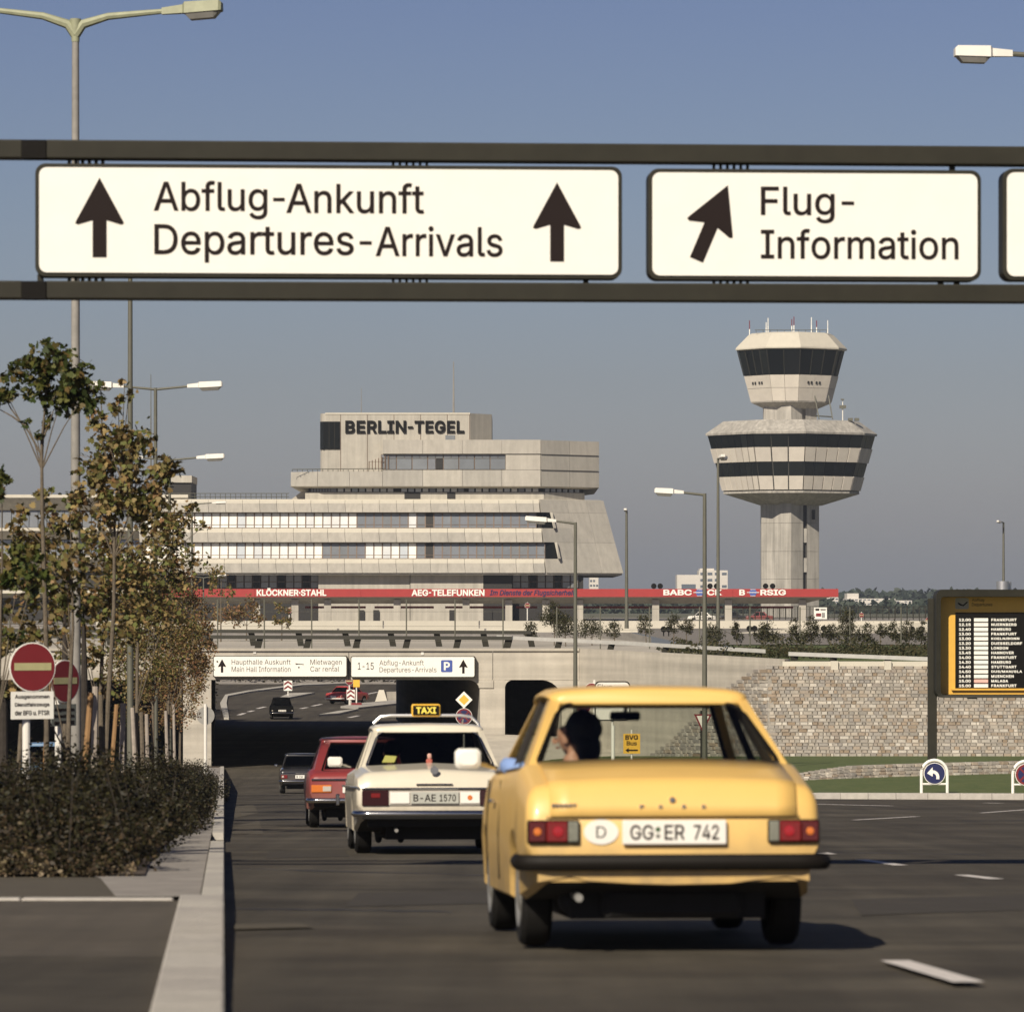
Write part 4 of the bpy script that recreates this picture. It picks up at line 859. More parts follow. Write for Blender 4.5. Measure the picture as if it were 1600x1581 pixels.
MB().box(tcx + 31 * ST, tcx + 36 * ST, YTW - 22 * ST, YTW - 17 * ST, twz(812), twz(797)).build('shaft_window', M_towerwin, tw, world=True)
tlo([ring(.36, 790), ring(.80, 772), ring(.80, 769)], 'drum_soffit', M_towerc)
tlo([ring(.79, 771), ring(.94, 690), ring(.96, 681)], 'drum_core', mat('mullion_grey', (0.075, 0.072, 0.06), .6, .1, 1.0))
def srow(y):    # scale of the drum outline at a height
    return float(np.interp(y, [560, 768, 682], [1, 1, 1])) if False else float(np.interp(y, [682, 768], [1.0, .815]))
def panels(facets, y0, y1, m, nm, inset=1.0, gap=1.0, sc=srow, thick=3):
    for i, n in facets:
        for k in range(n):
            def pt(t, y, s_):
                s = sc(y) * s_; a, b = PL[i], PL[(i + 1) % 8]; ln = math.hypot(b[0] - a[0], b[1] - a[1]) * s; g = gap / ln
                tt = (k + (g * 1.0 if t == 0 else 1 - g * 1.0)) / n if n > 1 or True else t
                if t == 0: tt = k / n + g
                else: tt = (k + 1) / n - g
                return Vector((tcx + (a[0] + (b[0] - a[0]) * tt) * s * ST, YTW + (a[1] + (b[1] - a[1]) * tt) * s * ST, twz(y)))
            f = [pt(0, y1, inset), pt(1, y1, inset), pt(1, y0, inset), pt(0, y0, inset)]; q = inset - thick / 100
            g_ = [pt(0, y1, q), pt(1, y1, q), pt(1, y0, q), pt(0, y0, q)]
            MB().loft([f, g_]).build(nm, m, tw, world=True)
FA = [(0, 7), (1, 3), (2, 5), (3, 3), (7, 5), (4, 4), (5, 5), (6, 5)]
panels(FA, 702, 724, M_towerw, 'wall_panel'); panels(FA, 746, 767, M_towerw, 'wall_panel')
panels(FA, 682, 702, M_towerwin, 'window', inset=.985, gap=.9); panels(FA, 724.5, 745.5, M_towerwin, 'window', inset=.985, gap=.9)
tlo([ring(1.005, 681.5), ring(1.01, 678.5), ring(.80, 659), ring(.10, 658.5)], 'drum_roof', M_towerc)
for i, n in ((0, 2), (1, 3), (2, 2), (3, 1)):
    pass
# neck
tlo([sring(twz(659), .92), sring(twz(628), .92)], 'neck', M_towerc)
tlo([ring(.30, 640), ring(.47, 630), ring(.47, 628.5)], 'cab_soffit', M_towerc)
cs = lambda y: float(np.interp(y, [549, 629], [.635, .475]))
tlo([ring(.46, 629), ring(.54, 588), ring(.62, 549)], 'cab_core', M_towerc)
CF = [(0, 1), (1, 2), (2, 2), (3, 1), (4, 1), (5, 2), (6, 2), (7, 1)]
panels(CF, 588.5, 608, M_towerw, 'wall_panel', sc=cs, gap=.25); panels(CF, 608.5, 628.5, M_towerw, 'wall_panel', sc=cs, gap=.25)
panels([(0, 4), (1, 2), (2, 3), (3, 2), (4, 2), (5, 3), (6, 3), (7, 2)], 548.5, 588, M_towerwin, 'cab_window', sc=cs, gap=.55, inset=.99)
def mull(i, t, nm='mullion'):
    a, b = PL[i], PL[(i + 1) % 8]; ps = []
    for y in (588, 548.5): s = cs(y) * 1.0; ps.append((tcx + (a[0] + (b[0] - a[0]) * t) * s * ST, YTW + (a[1] + (b[1] - a[1]) * t) * s * ST, twz(y)))
    MB().tube(ps, .09, 5).build(nm, M_olive, tw, world=True)
for i, n in ((0, 4), (1, 2), (2, 3), (3, 2)):
    for k in range(n): mull(i, k / n)
tlo([ring(.625, 549), ring(.655, 547.6), ring(.655, 545.5), ring(.645, 543.5), ring(.50, 524), ring(.46, 521.5), ring(.05, 521)], 'cab_roof', M_ledge)
for (i, t0, xs3) in ((0, .3, 4), (2, .3, 4)):
    for k in range(4):
        a, b = PL[i], PL[(i + 1) % 8]; s = cs(600) * 1.012; t = .30 + k * .1 + (.06 if k > 1 else 0)
        q = (tcx + (a[0] + (b[0] - a[0]) * t) * s * ST, YTW + (a[1] + (b[1] - a[1]) * t) * s * ST, twz(600)); rz = math.atan2(b[1] - a[1], b[0] - a[0])
        o = MB().box(-.16, .16, -.05, .3, -.2, .2).build('vent', M_dark, tw); o.location = Vector(q) - tw.location; o.rotation_euler = (0, 0, rz)
for i, (x, yt, red) in enumerate(((1172, 500, 1), (1196, 505, 0), (1201, 496, 0), (1236, 500, 1), (1241.5, 494, 1), (1266.5, 497, 0), (1277, 500, 1), (1292, 502, 0))):
    X = (x - HX) * ST; yy = YTW + (-20 if i % 2 else 15) * ST; y0 = 527 if x in (1172, 1292) else 521
    MB().tube([(X, yy, twz(y0)), (X, yy, twz((y0 + yt) / 2))], .10, 5).build('antenna', M_white, tw, world=True)
    MB().tube([(X, yy, twz((y0 + yt) / 2)), (X, yy, twz(yt))], .08, 5).build('antenna_tip', M_signred if red else M_white, tw, world=True)
rl = MB(); X0_, X1_ = (1178 - HX) * ST, (1290 - HX) * ST
rl.tube([(X0_, YTW - 3, twz(517.5)), (X1_, YTW - 3, twz(517.5))], .05, 4)
for x in range(1180, 1292, 11): rl.tube([((x - HX) * ST, YTW - 3, twz(522)), ((x - HX) * ST, YTW - 3, twz(517.5))], .04, 4)
rl.build('roof_railing', M_pole, tw, world=True)
for x0, y0, x1, y1 in ((1276, 657, 1270, 618), (1297, 657, 1292, 620), (1270, 652, 1298, 653)):
    MB().tube([((x0 - HX) * ST, YTW - 6, twz(y0)), ((x1 - HX) * ST, YTW - 4, twz(y1))], .11, 5).build('strut', M_pole, tw, world=True)
MB().tube([((1314 - HX) * ST, YTW - 4, twz(660)), ((1314 - HX) * ST, YTW - 4, twz(628))], .1, 5).build('radio_mast', M_whitep, tw, world=True)
MB().box((1309 - HX) * ST, (1319 - HX) * ST, YTW - 4.4, YTW - 3.8, twz(640), twz(635)).build('radio_array', M_pole, tw, world=True)
MB().box((1311 - HX) * ST, (1316 - HX) * ST, YTW - 4.4, YTW - 3.8, twz(627), twz(625)).build('radio_array', M_pole, tw, world=True)
for x in (1322, 1332): MB().box((x - HX) * ST, (x + 7 - HX) * ST, YTW - 5, YTW - 4, twz(659.5), twz(655)).build('roof_box', M_pole, tw, world=True)

# ------------------------------------------------------------ barriers, fence, far buildings, far trees
def wallseg(name, label, pts, h, th, m, cat, step=None):
    t = thing(name, label, cat, pts[0])
    for a, b in zip(pts[:-1], pts[1:]):
        n = max(1, int((b - a).length / (step or 1e9)))
        for i in range(n):
            p, q = a.lerp(b, i / n), a.lerp(b, (i + 1) / n - .0); q = p.lerp(q, .985); w = Vector((0, th, 0)); u = Vector((0, 0, h))
            MB().hexa([p, q, q + w, p + w], [p + u, q + u, q + w + u, p + w + u]).build('wall_panel', m, t, world=True)
    return t
def up_(x, Y, z=ZP): return Vector(((x - HX) / F * Y, Y, z))
wallseg('parapet_wall', 'long pale concrete parapet wall in front of the red canopy', [up_(150, 400), up_(900, 400), up_(1200, 400), up_(1470, 395), up_(1640, 390)], .68, .25, M_ledge, 'wall', 8)
wallseg('ramp_parapet', 'second pale parapet wall of the access ramp, nearer and lower', [up_(300, 345), up_(760, 345), up_(1000, 342)], .30, .3, M_ledge, 'wall', 9)
wallseg('ramp_parapet', 'pale ramp wall rising to the right behind the bushes on the plateau', [up_(1100, 330, -3.1), up_(1250, 332, -2.55), up_(1400, 334, -2.2), up_(1660, 338, -1.95)], .85, .3, M_ledge, 'wall', 12)
o = gridsheet('forecourt', [[up_(x, Y, ZP + .05) for x in (-400, 1700)] for Y in (488, 540, 700)], mat('forecourt_paving', (0.24, 0.22, 0.19), .9, .15, .5), label='pale paved forecourt before the terminal')
fe = thing('railing', 'dark iron railing along the airfield beside the tower', 'fence', up_(1250, 620))
mb = MB()
for x in np.arange(1085, 1640, 9.5): MB().box((x - HX) / F * 620 - .06, (x - HX) / F * 620 + .06, 620, 620.1, ZP, ZP + 1.9).build('railing_post', M_olive, fe, world=True)
for z in (.3, 1.85): MB().box((1085 - HX) / F * 620, (1640 - HX) / F * 620, 620.02, 620.08, ZP + z, ZP + z + .08).build('rail', M_olive, fe, world=True)
mb = MB()
for x in np.arange(1085, 1640, 2.4): mb.box((x - HX) / F * 620 - .02, (x - HX) / F * 620 + .02, 620.02, 620.06, ZP + .3, ZP + 1.9)
o = mb.build('baluster', M_olive, fe, world=True); o['kind'] = 'stuff'
M_fb = mat('far_render', (0.62, 0.58, 0.52), .9, .06, .1); M_fs = mat('far_dark_glass', (0.12, 0.14, 0.17), .3, .1, .1)  # pale walls and plain dark window colour of the far blocks
def far_block(label, Y, x0, x1, y0, y1, rows, cols, depth=14, steps=()):
    s = Y / F; t = thing('apartment_block', label, 'building', ((x0 + x1) / 2 * s - HX * s, Y, ZP), group='white apartment blocks on the skyline')
    g = lambda x: (x - HX) * s
    MB().box(g(x0), g(x1), Y, Y + depth, ZP - 2, (HY - y0) * s).build('walls', M_fb, t, world=True)
    for (a, b, c) in steps: MB().box(g(a), g(b), Y + 1, Y + depth - 1, (HY - y0) * s, (HY - c) * s).build('roof_block', M_fb, t, world=True)
    hh = (min(y1, 948) - y0) / rows; ww_ = (x1 - x0) / cols
    for r in range(rows):
        for c in range(cols):
            if random.random() < .12: continue
            MB().box(g(x0 + (c + .2) * ww_), g(x0 + (c + .85) * ww_), Y - .12, Y + .1, (HY - y0 - (r + .75) * hh) * s, (HY - y0 - (r + .35) * hh) * s).build('window', M_fs, t, world=True)
far_block('stepped white tower block behind the canopy left of the control tower', 1500, 1058, 1092, 898, 940, 1, 1)
far_block('taller white and grey tower block just right of the stepped one', 1520, 1092, 1137, 891, 940, 5, 4, steps=((1094, 1116, 888),))
far_block('narrow white block beside the right edge of the terminal', 1400, 921, 935, 896, 940, 6, 3)
far_block('long low white apartment block on the right skyline', 1500, 1322, 1399, 935, 958, 4, 12, steps=((1324, 1342, 927),))
far_block('small white apartment block right of the canopy end', 1450, 1287, 1310, 933, 958, 3, 4)
far_block('grey white blocks at the right among the trees', 1650, 1399, 1425, 938, 958, 3, 4)
# far woods
def wood(label, Y, x0, x1, top, n, size):
    t = (rng.uniform(0, 1, n)); x = x0 + (x1 - x0) * t
    tp = np.array([top(v) for v in x]); yy = tp + (958 - tp) * rng.uniform(0, 1, n) ** 1.5
    YY = Y + rng.uniform(-25, 60, n); pts = np.stack([(x - HX) / F * YY, YY, (HY - yy) / F * YY], 1)
    o = leafmesh('wood', pts, size, OVAL, M_far, .3); tag(o, label, 'woods', kind='stuff')
nz = lambda v, a, b: a * math.sin(v * .11 + b) + a * .6 * math.sin(v * .27 + b * 2)
wood('distant line of trees on the right horizon', 1900, 1250, 1700, lambda v: 930 - 4 * math.sin((v - 1250) / 140) + nz(v, 1.6, 1), 5200, 3.4)
wood('nearer dark trees in front of the white apartment blocks', 1250, 1292, 1560, lambda v: 944 + nz(v, 4.5, 3), 3000, 1.9)
wood('distant trees behind the canopy columns', 1300, 560, 1300, lambda v: 938 + nz(v, 1.5, 3), 5000, 2.2)
wood('distant trees behind the left gate wing', 1300, -300, 240, lambda v: 935 + nz(v, 2, 3), 2500, 2.2)
structure(gridsheet('forest_ground', [[(x, Y, ZP - 3.5) for x in (-1500, 1500)] for Y in (2000, 8900)], M_far), 'far land beyond the trees')

# ============================================================ GANTRY AND ITS SIGNS
gY = lambda x: 38.0 + (x / 1600) * .5
ga = thing('sign_gantry', 'dark olive steel sign gantry crossing the whole road overhead', 'gantry', (0, 38.3, zroad(38.3)))
def gp(x, y): return P(x, y, gY(x))
gx0, gx1 = -420, 2150
for nm, ya, yb, sl, h in (('beam', 220, 249, 11 / 1600, .16), ('beam', 440, 468, 6 / 1600, .155)):
    for a, c in ((gx0, 37), (73, gx1)):
        p, q = gp(a, ya + sl * a), gp(c, ya + sl * c); dp, dq = (yb - ya) / F * p.y, (yb - ya) / F * q.y
        p.y -= .11; q.y -= .11; MB().hexa([p + Vector((0, 0, -dp)), q + Vector((0, 0, -dq)), q + Vector((0, .22, -dq)), p + Vector((0, .22, -dp))], [p, q, q + Vector((0, .22, 0)), p + Vector((0, .22, 0))]).build(nm, M_olive, ga, world=True, bevel=.012)
    p = gp(36, ya + .2); q = gp(74, ya + .2); dp = (yb - ya + 1) / F * p.y
    MB().box(p.x, q.x, p.y - .113, p.y + .112, p.z - dp + .006, p.z - .003).build('joint_sleeve', M_black, ga, world=True)
for x in (gx0, gx1):
    a = gp(x, 215); MB().box(a.x - .15, a.x + .15, a.y - .05, a.y + .25, zroad(a.y), a.z + .1).build('post', M_olive, ga, world=True, bevel=.012)
def toothed(x0, x1, ya, sgn):
    mb = MB()
    for x in np.arange(x0, x1, 10.5):
        p = gp(x, ya); mb.box(p.x, p.x + .022, p.y + .02, p.y + .12, p.z - (.04 if sgn > 0 else .04), p.z + .04)
    return mb
for x0 in (105, 612, 1114):
    for ya in (254 + x0 * .006, 436 + x0 * .003): toothed(x0, x0 + 62, ya, 1).build('clamp_rack', M_olive, ga, world=True)
for x, y in ((915, 439), (1470, 440), (62, 436), (1495, 440), (1488, 260)):
    p = gp(x, y); MB().box(p.x - .02, p.x + .025, p.y, p.y + .1, p.z - .04, p.z + .04).build('bracket', M_olive, ga, world=True)

def gsign(x0, x1, y0, y1, label, r=.085):
    pL, pR = P(x0, y1, gY(x0) - .09), P(x1, y1, gY(x1) - .09); w = math.hypot(pR.x - pL.x, pR.y - pL.y); s = w / (x1 - x0); sz = (gY((x0 + x1) / 2) - .09) / F; h = (y1 - y0) * sz; pL.z = (HY - y1) * sz
    t = thing('direction_sign', label, 'road sign', pL, (0, 0, math.atan2(pR.y - pL.y, pR.x - pL.x)), group='illuminated signs on the gantry')
    MB().prism(rrect(0, w, 0, h, r), .0, .24).build('sign_box', M_olive, t, bevel=.004)
    e_ = .034
    MB().prism(rrect(e_, w - e_, e_, h - e_, r - .02, 6), -.015, .0).build('sign_face', M_white, t)
    return t, lambda x: (x - x0) * s, lambda y: (y1 - y) * sz, s
FY = -.016
def words(t, ux, uz, lst):
    for w_, a, c, y0_, y1_ in lst:
        if w_ == '-': MB().box(ux(a), ux(c), FY - .004, FY, uz(y1_), uz(y0_)).build('lettering', M_ink, t)
        else: text(w_, ux(a), ux(c), uz(y1_), uz(y0_), FY, M_ink, t, bold=.008)
t, ux, uz, s = gsign(55, 972, 258, 434, 'long white gantry sign with two lines of text between two upward arrows')
for ax, ay in ((155, 342), (869.5, 345.5)): flat(arrowpoly(ux(ax), uz(ay), 124 * s), FY, M_ink, t, 'arrow')
words(t, ux, uz, (('Abflug', 239, 416, 284, 344), ('-', 425, 443, 310, 315.5), ('Ankunft', 445.5, 661, 286, 334), ('Departures', 240, 551, 352, 411.5), ('-', 560, 579, 377, 382.5), ('Arrivals', 585, 784, 353, 401)))
t, ux, uz, s = gsign(1013, 1533, 265, 438, 'shorter white gantry sign with one slanting arrow and two lines of text')
flat(arrowpoly(ux(1112), uz(349), 126 * s, .40), FY, M_ink, t, 'arrow')
words(t, ux, uz, (('Flug', 1188, 1303, 292.5, 349.5), ('-', 1314, 1333.5, 315, 320.5), ('Information', 1188, 1497, 358, 405.5)))
gsign(1567, 2060, 265, 439, 'white gantry sign cut off by the right edge of the photo')

# signs on the bridge fascia
def bsign(x0, x1, y0, y1, label, rim=.03):
    Y = YF - .32; s = Y / F; t = thing('direction_sign', label, 'road sign', ((x0 - HX) * s, Y, (HY - y1) * s), group='white signs on the bridge fascia'); w, h = (x1 - x0) * s, (y1 - y0) * s
    MB().prism(rrect(0, w, 0, h, .08), 0, .30).build('sign_box', M_olive, t)
    MB().prism(rrect(.03, w - .05, .04, h - .03, .07), -.02, 0).build('sign_face', M_white, t)
    return t, lambda x: (x - x0) * s, lambda y: (y1 - y) * s, s
t, ux, uz, s = bsign(333, 543, 1024.5, 1058, 'left white sign on the bridge for main hall, information and car rental')
flat(arrowpoly(ux(347), uz(1040), 21 * s), -.021, M_ink, t, 'arrow')
text('Haupthalle Auskunft', ux(362), ux(454), uz(1040), uz(1030), -.021, M_ink, t, bold=-.004); text('Main Hall Information', ux(362), ux(454), uz(1049.5), uz(1041), -.021, M_ink, t, bold=-.004)
text('Mietwagen', ux(485), ux(534), uz(1040.5), uz(1030), -.021, M_ink, t, bold=-.004); text('Car rental', ux(485), ux(530), uz(1049), uz(1041), -.021, M_ink, t, bold=-.004)
flat([(ux(461), uz(1036)), (ux(475), uz(1037.5)), (ux(475), uz(1038.5)), (ux(466), uz(1037.8)), (ux(463), uz(1038.5))], -.021, M_ink, t, 'car_symbol'); flat(disc(ux(467), uz(1042.5), 1.3 * s, 10), -.021, M_ink, t, 'key_symbol')
t, ux, uz, s = bsign(548, 743, 1025, 1058.5, 'right white sign on the bridge with gate numbers and blue parking symbol')
text('1-15', ux(559), ux(584), uz(1046), uz(1035), -.021, M_ink, t); text('Abflug-Ankunft', ux(593), ux(662), uz(1041.5), uz(1031), -.021, M_ink, t, bold=-.004)
text('Departures-Arrivals', ux(593), ux(682), uz(1052), uz(1042), -.021, M_ink, t, bold=-.004)
flat(rrect(ux(689), ux(707), uz(1050), uz(1031), .06), -.021, M_pblue, t, 'parking_panel'); text('P', ux(693.5), ux(703), uz(1047), uz(1034), -.027, M_white, t, bold=.03)
flat(arrowpoly(ux(724), uz(1041), 22 * s), -.021, M_ink, t, 'arrow')

# ============================================================ STREET LAMPS
def lamp(label, base, H, arms, rp=.075, m=M_pole, mh=M_whitep, tee=False, hl=.62, L=2.2, drop=0.0):
    t = thing('street_lamp', label, 'street lamp', base, group='street lamps along the airport roads')
    MB().tube([(0, 0, -.3), (0, 0, 1.2), (0, 0, H)], [rp * 1.5, rp * 1.25, rp * .8], 12).build('pole', m, t, smooth=True)
    if m is M_polegrey: MB().tube([(0, 0, H - .35), (0, 0, H)], [rp * .9, rp * 1.3], 12).build('collar', mh, t, smooth=True)
    for (dx, dy, rise) in arms:
        d = Vector((dx, dy, 0)).normalized(); up_ = Vector((0, 0, 1)); la = L - hl
        a0, a1 = Vector((0, 0, H - .05)), d * la + up_ * (H + rise)
        if tee: MB().tube([Vector((0, 0, H - .25)), d * .12 + up_ * (H - .08), d * .5 + up_ * (H + rise * .25), a1], [rp * 1.1, rp * 1.1, rp * .85, rp * .5], 8).build('arm', mh, t, smooth=True)
        else: MB().tube([a0, a1], [rp * .6, rp * .5], 8).build('arm', m, t, smooth=True)
        s_ = d.cross(up_); M = Matrix((( d.x, s_.x, 0, a1.x), (d.y, s_.y, 0, a1.y), (rise / la, 0, 1, a1.z), (0, 0, 0, 1)))
        def tr(l): return [M @ Vector(p) for p in l]
        w = .15
        h = MB().loft([tr([(x, -q, z0), (x, q, z0), (x, q * .8, z1), (x, -q * .8, z1)]) for x, q, z0, z1 in ((-.30, .05, -.05, .05), (.02, .07, -.06, .07), (.06, w, -.075, .10), (hl - .04, w, -.075, .09), (hl, w * .8, -.07, .05))])
        hd = h.build('lamp_head', mh, t)
        MB().loft([tr([(x, -q, -.078), (x, q, -.078), (x, q * .75, z), (x, -q * .75, z)]) for x, q, z in ((.07, w * .9, -.09), (.14, w * .9, -.17), (hl - .12, w * .9, -.17), (hl - .04, w * .9, -.09))]).build('lens', M_steel, hd)
    return t
lamp('tall pale weathered double armed lamp post nearest at the left, rising behind the gantry', GX(118, 68), (HY - 30) / F * 68 - zroad(68), [(1, -.1, .12), (-1, .1, .2)], .066, M_polegrey, mat('weathered_head', (0.30, 0.31, 0.20), .6, .15, 8), tee=True, hl=.62, L=2.25)
for x, Y, yt, lb in ((203.5, 101, 412, 'second lamp post from the left, its head hidden behind the gantry sign'), (243, 134, 606, 'double armed lamp post above the maple crowns at left'), (265, 167, 717, 'lower double armed lamp post right behind the maple crowns')):
    lamp(lb, GX(x, Y), (HY - yt) / F * Y - zroad(Y), [(1, 0, .07), (-1, 0, .07)], .062, hl=.75, L=2.0 if Y < 160 else 2.05)
lamp('single armed lamp at the top right, its pole outside the photo', Vector((9.25, 71, zroad(71))), (HY - 88) / F * 71 - zroad(71), [(-1, -.05, .04)], .08, hl=.62, L=2.25)
lamp('lamp post with its arm to the left above the flat canopy, before the stone wall', Vector((P(1101, 0, 150).x, 150, -6.3)), (HY - 771) / F * 150 + 6.3, [(-1, 0, .06)], .075, hl=.68, L=1.68)
lamp('lamp post with its arm crossing the terminal facade', Vector((P(899, 0, 166).x, 166, -6.9)), (HY - 816) / F * 166 + 6.9, [(-1, 0, .08)], .072, hl=.85, L=1.86)
lamp('tall thin lamp post in front of the control tower, seen end on', Vector((P(1122, 0, 267).x, 267, ZP)), (HY - 716) / F * 267 - ZP, [(.15, -1, .05), (.35, 1, .05)], .09, hl=.8, L=1.6)
lamp('thin lamp post on the plateau right of the terminal', Vector((P(979, 0, 400).x, 400, ZP)), (HY - 798) / F * 400 - ZP, [(-.1, -1, .05)], .13, hl=.8, L=1.6)
lamp('thin lamp post above the flight information board', Vector((P(1568, 0, 480).x, 480, ZP)), (HY - 816) / F * 480 - ZP, [(-.5, -1, .05)], .13, hl=.8, L=1.8)
lamp('short double lamp at the left end of the red canopy', Vector((P(318, 0, 470).x, 470, ZP)), (HY - 902) / F * 470 - ZP, [(1, 0, .15), (-1, 0, .15)], .08, hl=1.0, L=2.4)
lamp('lamp with its head before the top left of the terminal facade', Vector((P(300, 0, 430).x, 430, ZP)), (HY - 787) / F * 430 - ZP, [(1, 0, .1)], .10, hl=1.1, L=3.3)

# ============================================================ FLIGHT INFORMATION BOARD
YB = 146.0; SB = YB / F
fb = thing('information_board', 'large olive and yellow flight departures board on posts at the right edge', 'display board', ((1458 - HX) * SB, YB, lawnp(1458, .32).z - .1))
bz0 = fb.location.z; bx0 = (1459 - HX) * SB
def fx_(x): return (x - HX) * SB - fb.location.x
def fz(y): return (HY - y) * SB - bz0
XR = 1790
MB().box(fx_(1451), fx_(1464.5), .1, .42, 0, fz(935)).build('post', M_olive, fb, bevel=.01)
MB().box(fx_(XR - 5), fx_(XR + 8), .1, .42, 0, fz(935)).build('post', M_olive, fb, bevel=.01)
fr = MB(); o_ = rrect(fx_(1459), fx_(XR), fz(1089), fz(921), .22, 6); i_ = rrect(fx_(1466), fx_(XR - 7), fz(1085), fz(932), .12, 6)
n = len(o_); vs = [(x, -.92, z) for x, z in o_] + [(x, -.89, z) for x, z in i_] + [(x, .15, z) for x, z in o_] + [(x, -.05, z) for x, z in i_]
fs = []
for j in range(n):
    k = (j + 1) % n; fs += [(j, k, n + k, n + j), (j, 2 * n + j, 2 * n + k, k), (n + j, n + k, 3 * n + k, 3 * n + j)]
fs.append(tuple(2 * n + j for j in range(n))); fr.add(vs, fs); fr.build('housing', M_olive, fb)
M_ipan = mat('board_yellow', (0.72, 0.41, 0.060), .5, .05, 3.0)
MB().box(fx_(1466.5), fx_(XR - 8), -.12, -.06, fz(1084.5), fz(932.5)).build('back_panel', M_ipan, fb)
MB().box(fx_(1492), fx_(XR - 40), -.17, -.122, fz(1075), fz(957)).build('display', M_black, fb)
MB().box(fx_(1486), fx_(XR - 34), -.24, -.10, fz(1078), fz(1075.2)).build('display_sill', M_ipan, fb)
pn = flat(rrect(fx_(1492), fx_(1513), fz(951.5), fz(934), .06), -.125, M_conc, fb, 'symbol_panel')
flat([(fx_(1496), fz(941)), (fx_(1504), fz(945)), (fx_(1510), fz(940)), (fx_(1512), fz(940.5)), (fx_(1505), fz(947)), (fx_(1500), fz(946)), (fx_(1496), fz(943))], -.131, M_ink, fb, 'plane_symbol')
text('Abflug', fx_(1518), fx_(1537), fz(940.5), fz(935), -.125, M_ink, fb); text('Departures', fx_(1518), fx_(1550), fz(948), fz(942), -.125, M_ink, fb)
rows = [('12.00', 'FRANKFURT'), ('12.15', 'NUERNBERG'), ('12.40', 'HAMBURG'), ('13.00', 'FRANKFURT'), ('13.00', 'KOELN/BONN'), ('13.20', 'DUESSELDORF'), ('13.30', 'LONDON'), ('13.45', 'HANNOVER'), ('14.00', 'FRANKFURT'), ('14.30', 'HAMBURG'), ('14.40', 'STUTTGART'), ('14.50', 'DUS/MAN/GLA'), ('14.55', 'MUENCHEN'), ('15.00', 'MALAGA'), ('15.00', 'FRANKFURT')]
for i, (a, b_) in enumerate(rows):
    y = 965.8 + i * 7.33
    text(a, fx_(1497.5), fx_(1516), fz(y + 4.7), fz(y + .3), -.171, M_white, fb, bold=.03); w = len(b_) * 4.38
    text(b_, fx_(1548), fx_(1548 + w), fz(y + 4.7), fz(y + .3), -.171, M_white, fb, bold=.03, space=1.12)
    MB().box(fx_(1521), fx_(1543), -.18, -.171, fz(y + 5.3), fz(y - .2)).build('flap_strip', M_white if i != 13 else mat('orange_strip', (.75, .45, .38), .5, .1, 5), fb)
MB().tube([(fx_(1565), -.3, fz(921.5)), (fx_(1565), -.3, fz(908))], .2, 16).build('vent_cowl', M_alu, fb, smooth=True)
MB().tube([(fx_(1574), -.1, fz(921.5)), (fx_(1574), -.1, fz(909))], .12, 12).build('vent_cowl', M_alu, fb, smooth=True)
MB().box(fx_(1510), fx_(1524), -.6, -.2, fz(1091), fz(1089)).build('cable_box', M_olive, fb)

# ============================================================ TRAFFIC SIGNS
def plate_disc(t, x, z, r, kind, y=-.05, back=False, rz=0.0):
    rim = MB().prism(disc(x, z, r), y, y + .02).build('sign_plate', M_steel if back else M_white, t)
    if back: return rim
    if kind == 'noentry':
        flat(disc(x, z, r * .955), y - .001, M_signred, t, 'red_disc'); flat([(x - r * .80, z - r * .13), (x + r * .80, z - r * .13), (x + r * .80, z + r * .17), (x - r * .80, z + r * .17)], y - .006, mat('yellowed_white', (.42, .39, .20), .6, .10, 9), t, 'white_bar')
    if kind == 'nostop':
        flat(disc(x, z, r * .95), y - .001, M_signred, t, 'red_disc'); flat(disc(x, z, r * .74), y - .006, M_signblue, t, 'blue_disc')
        for a in (math.pi / 4, -math.pi / 4):
            c, s_ = math.cos(a), math.sin(a); q = r * .86; w = r * .09
            flat([(x + c * q - s_ * w, z + s_ * q + c * w), (x - c * q - s_ * w, z - s_ * q + c * w), (x - c * q + s_ * w, z - s_ * q - c * w), (x + c * q + s_ * w, z + s_ * q - c * w)], y - .011 - (.001 if a > 0 else 0), M_signred, t, 'cross_bar', .003)
    return rim
def signpost(label, base, h, r=.038, m=M_whitep, rz=0.0, name='traffic_sign'):
    t = thing(name, label, 'traffic sign', base, (0, 0, rz)); MB().tube([(0, 0, -.2), (0, 0, h)], r, 10).build('post', m, t, smooth=True); return t
q = GX(41, 57); t = signpost('large no entry sign with white text board, nearest at the left', q, (HY - 1010) / F * 57 - q.z, .05, rz=.50)
zc = (HY - 1042) / F * 57 - q.z; xo_ = .05
plate_disc(t, xo_, zc, .315, 'noentry', -.09)
zt = (HY - 1080) / F * 57 - q.z; zb = (HY - 1123) / F * 57 - q.z
MB().prism([(xo_ - .29, zb), (xo_ + .29, zb), (xo_ + .29, zt), (xo_ - .29, zt)], -.085, -.07).build('text_board', M_white, t)
for i, w in enumerate(('Ausgenommen', 'Dienstfahrzeuge', 'der BFG u. PTSR')): text(w, xo_ - .24, xo_ + .23, zt - .10 - i * .10, zt - .04 - i * .10, -.086, M_ink, t, bold=.01)
q = GX(91, 66); t = signpost('narrower no entry sign turned aside, with a text board below, its shade painted as grey', q, (HY - 1040) / F * 66 - q.z, .05, rz=.93)
zc = (HY - 1064) / F * 66 - q.z; plate_disc(t, .05, zc, .315, 'noentry', -.09)
zt = (HY - 1100) / F * 66 - q.z; zb = (HY - 1134) / F * 66 - q.z
M_gb = mat('shade_grey_board', (0.16, 0.17, 0.15), .6, .1, 8)  # the grey holds the shade of this board's turned-away face
MB().prism([(-.24, zb), (.30, zb), (.30, zt), (-.24, zt)], -.085, -.07).build('text_board', M_gb, t)
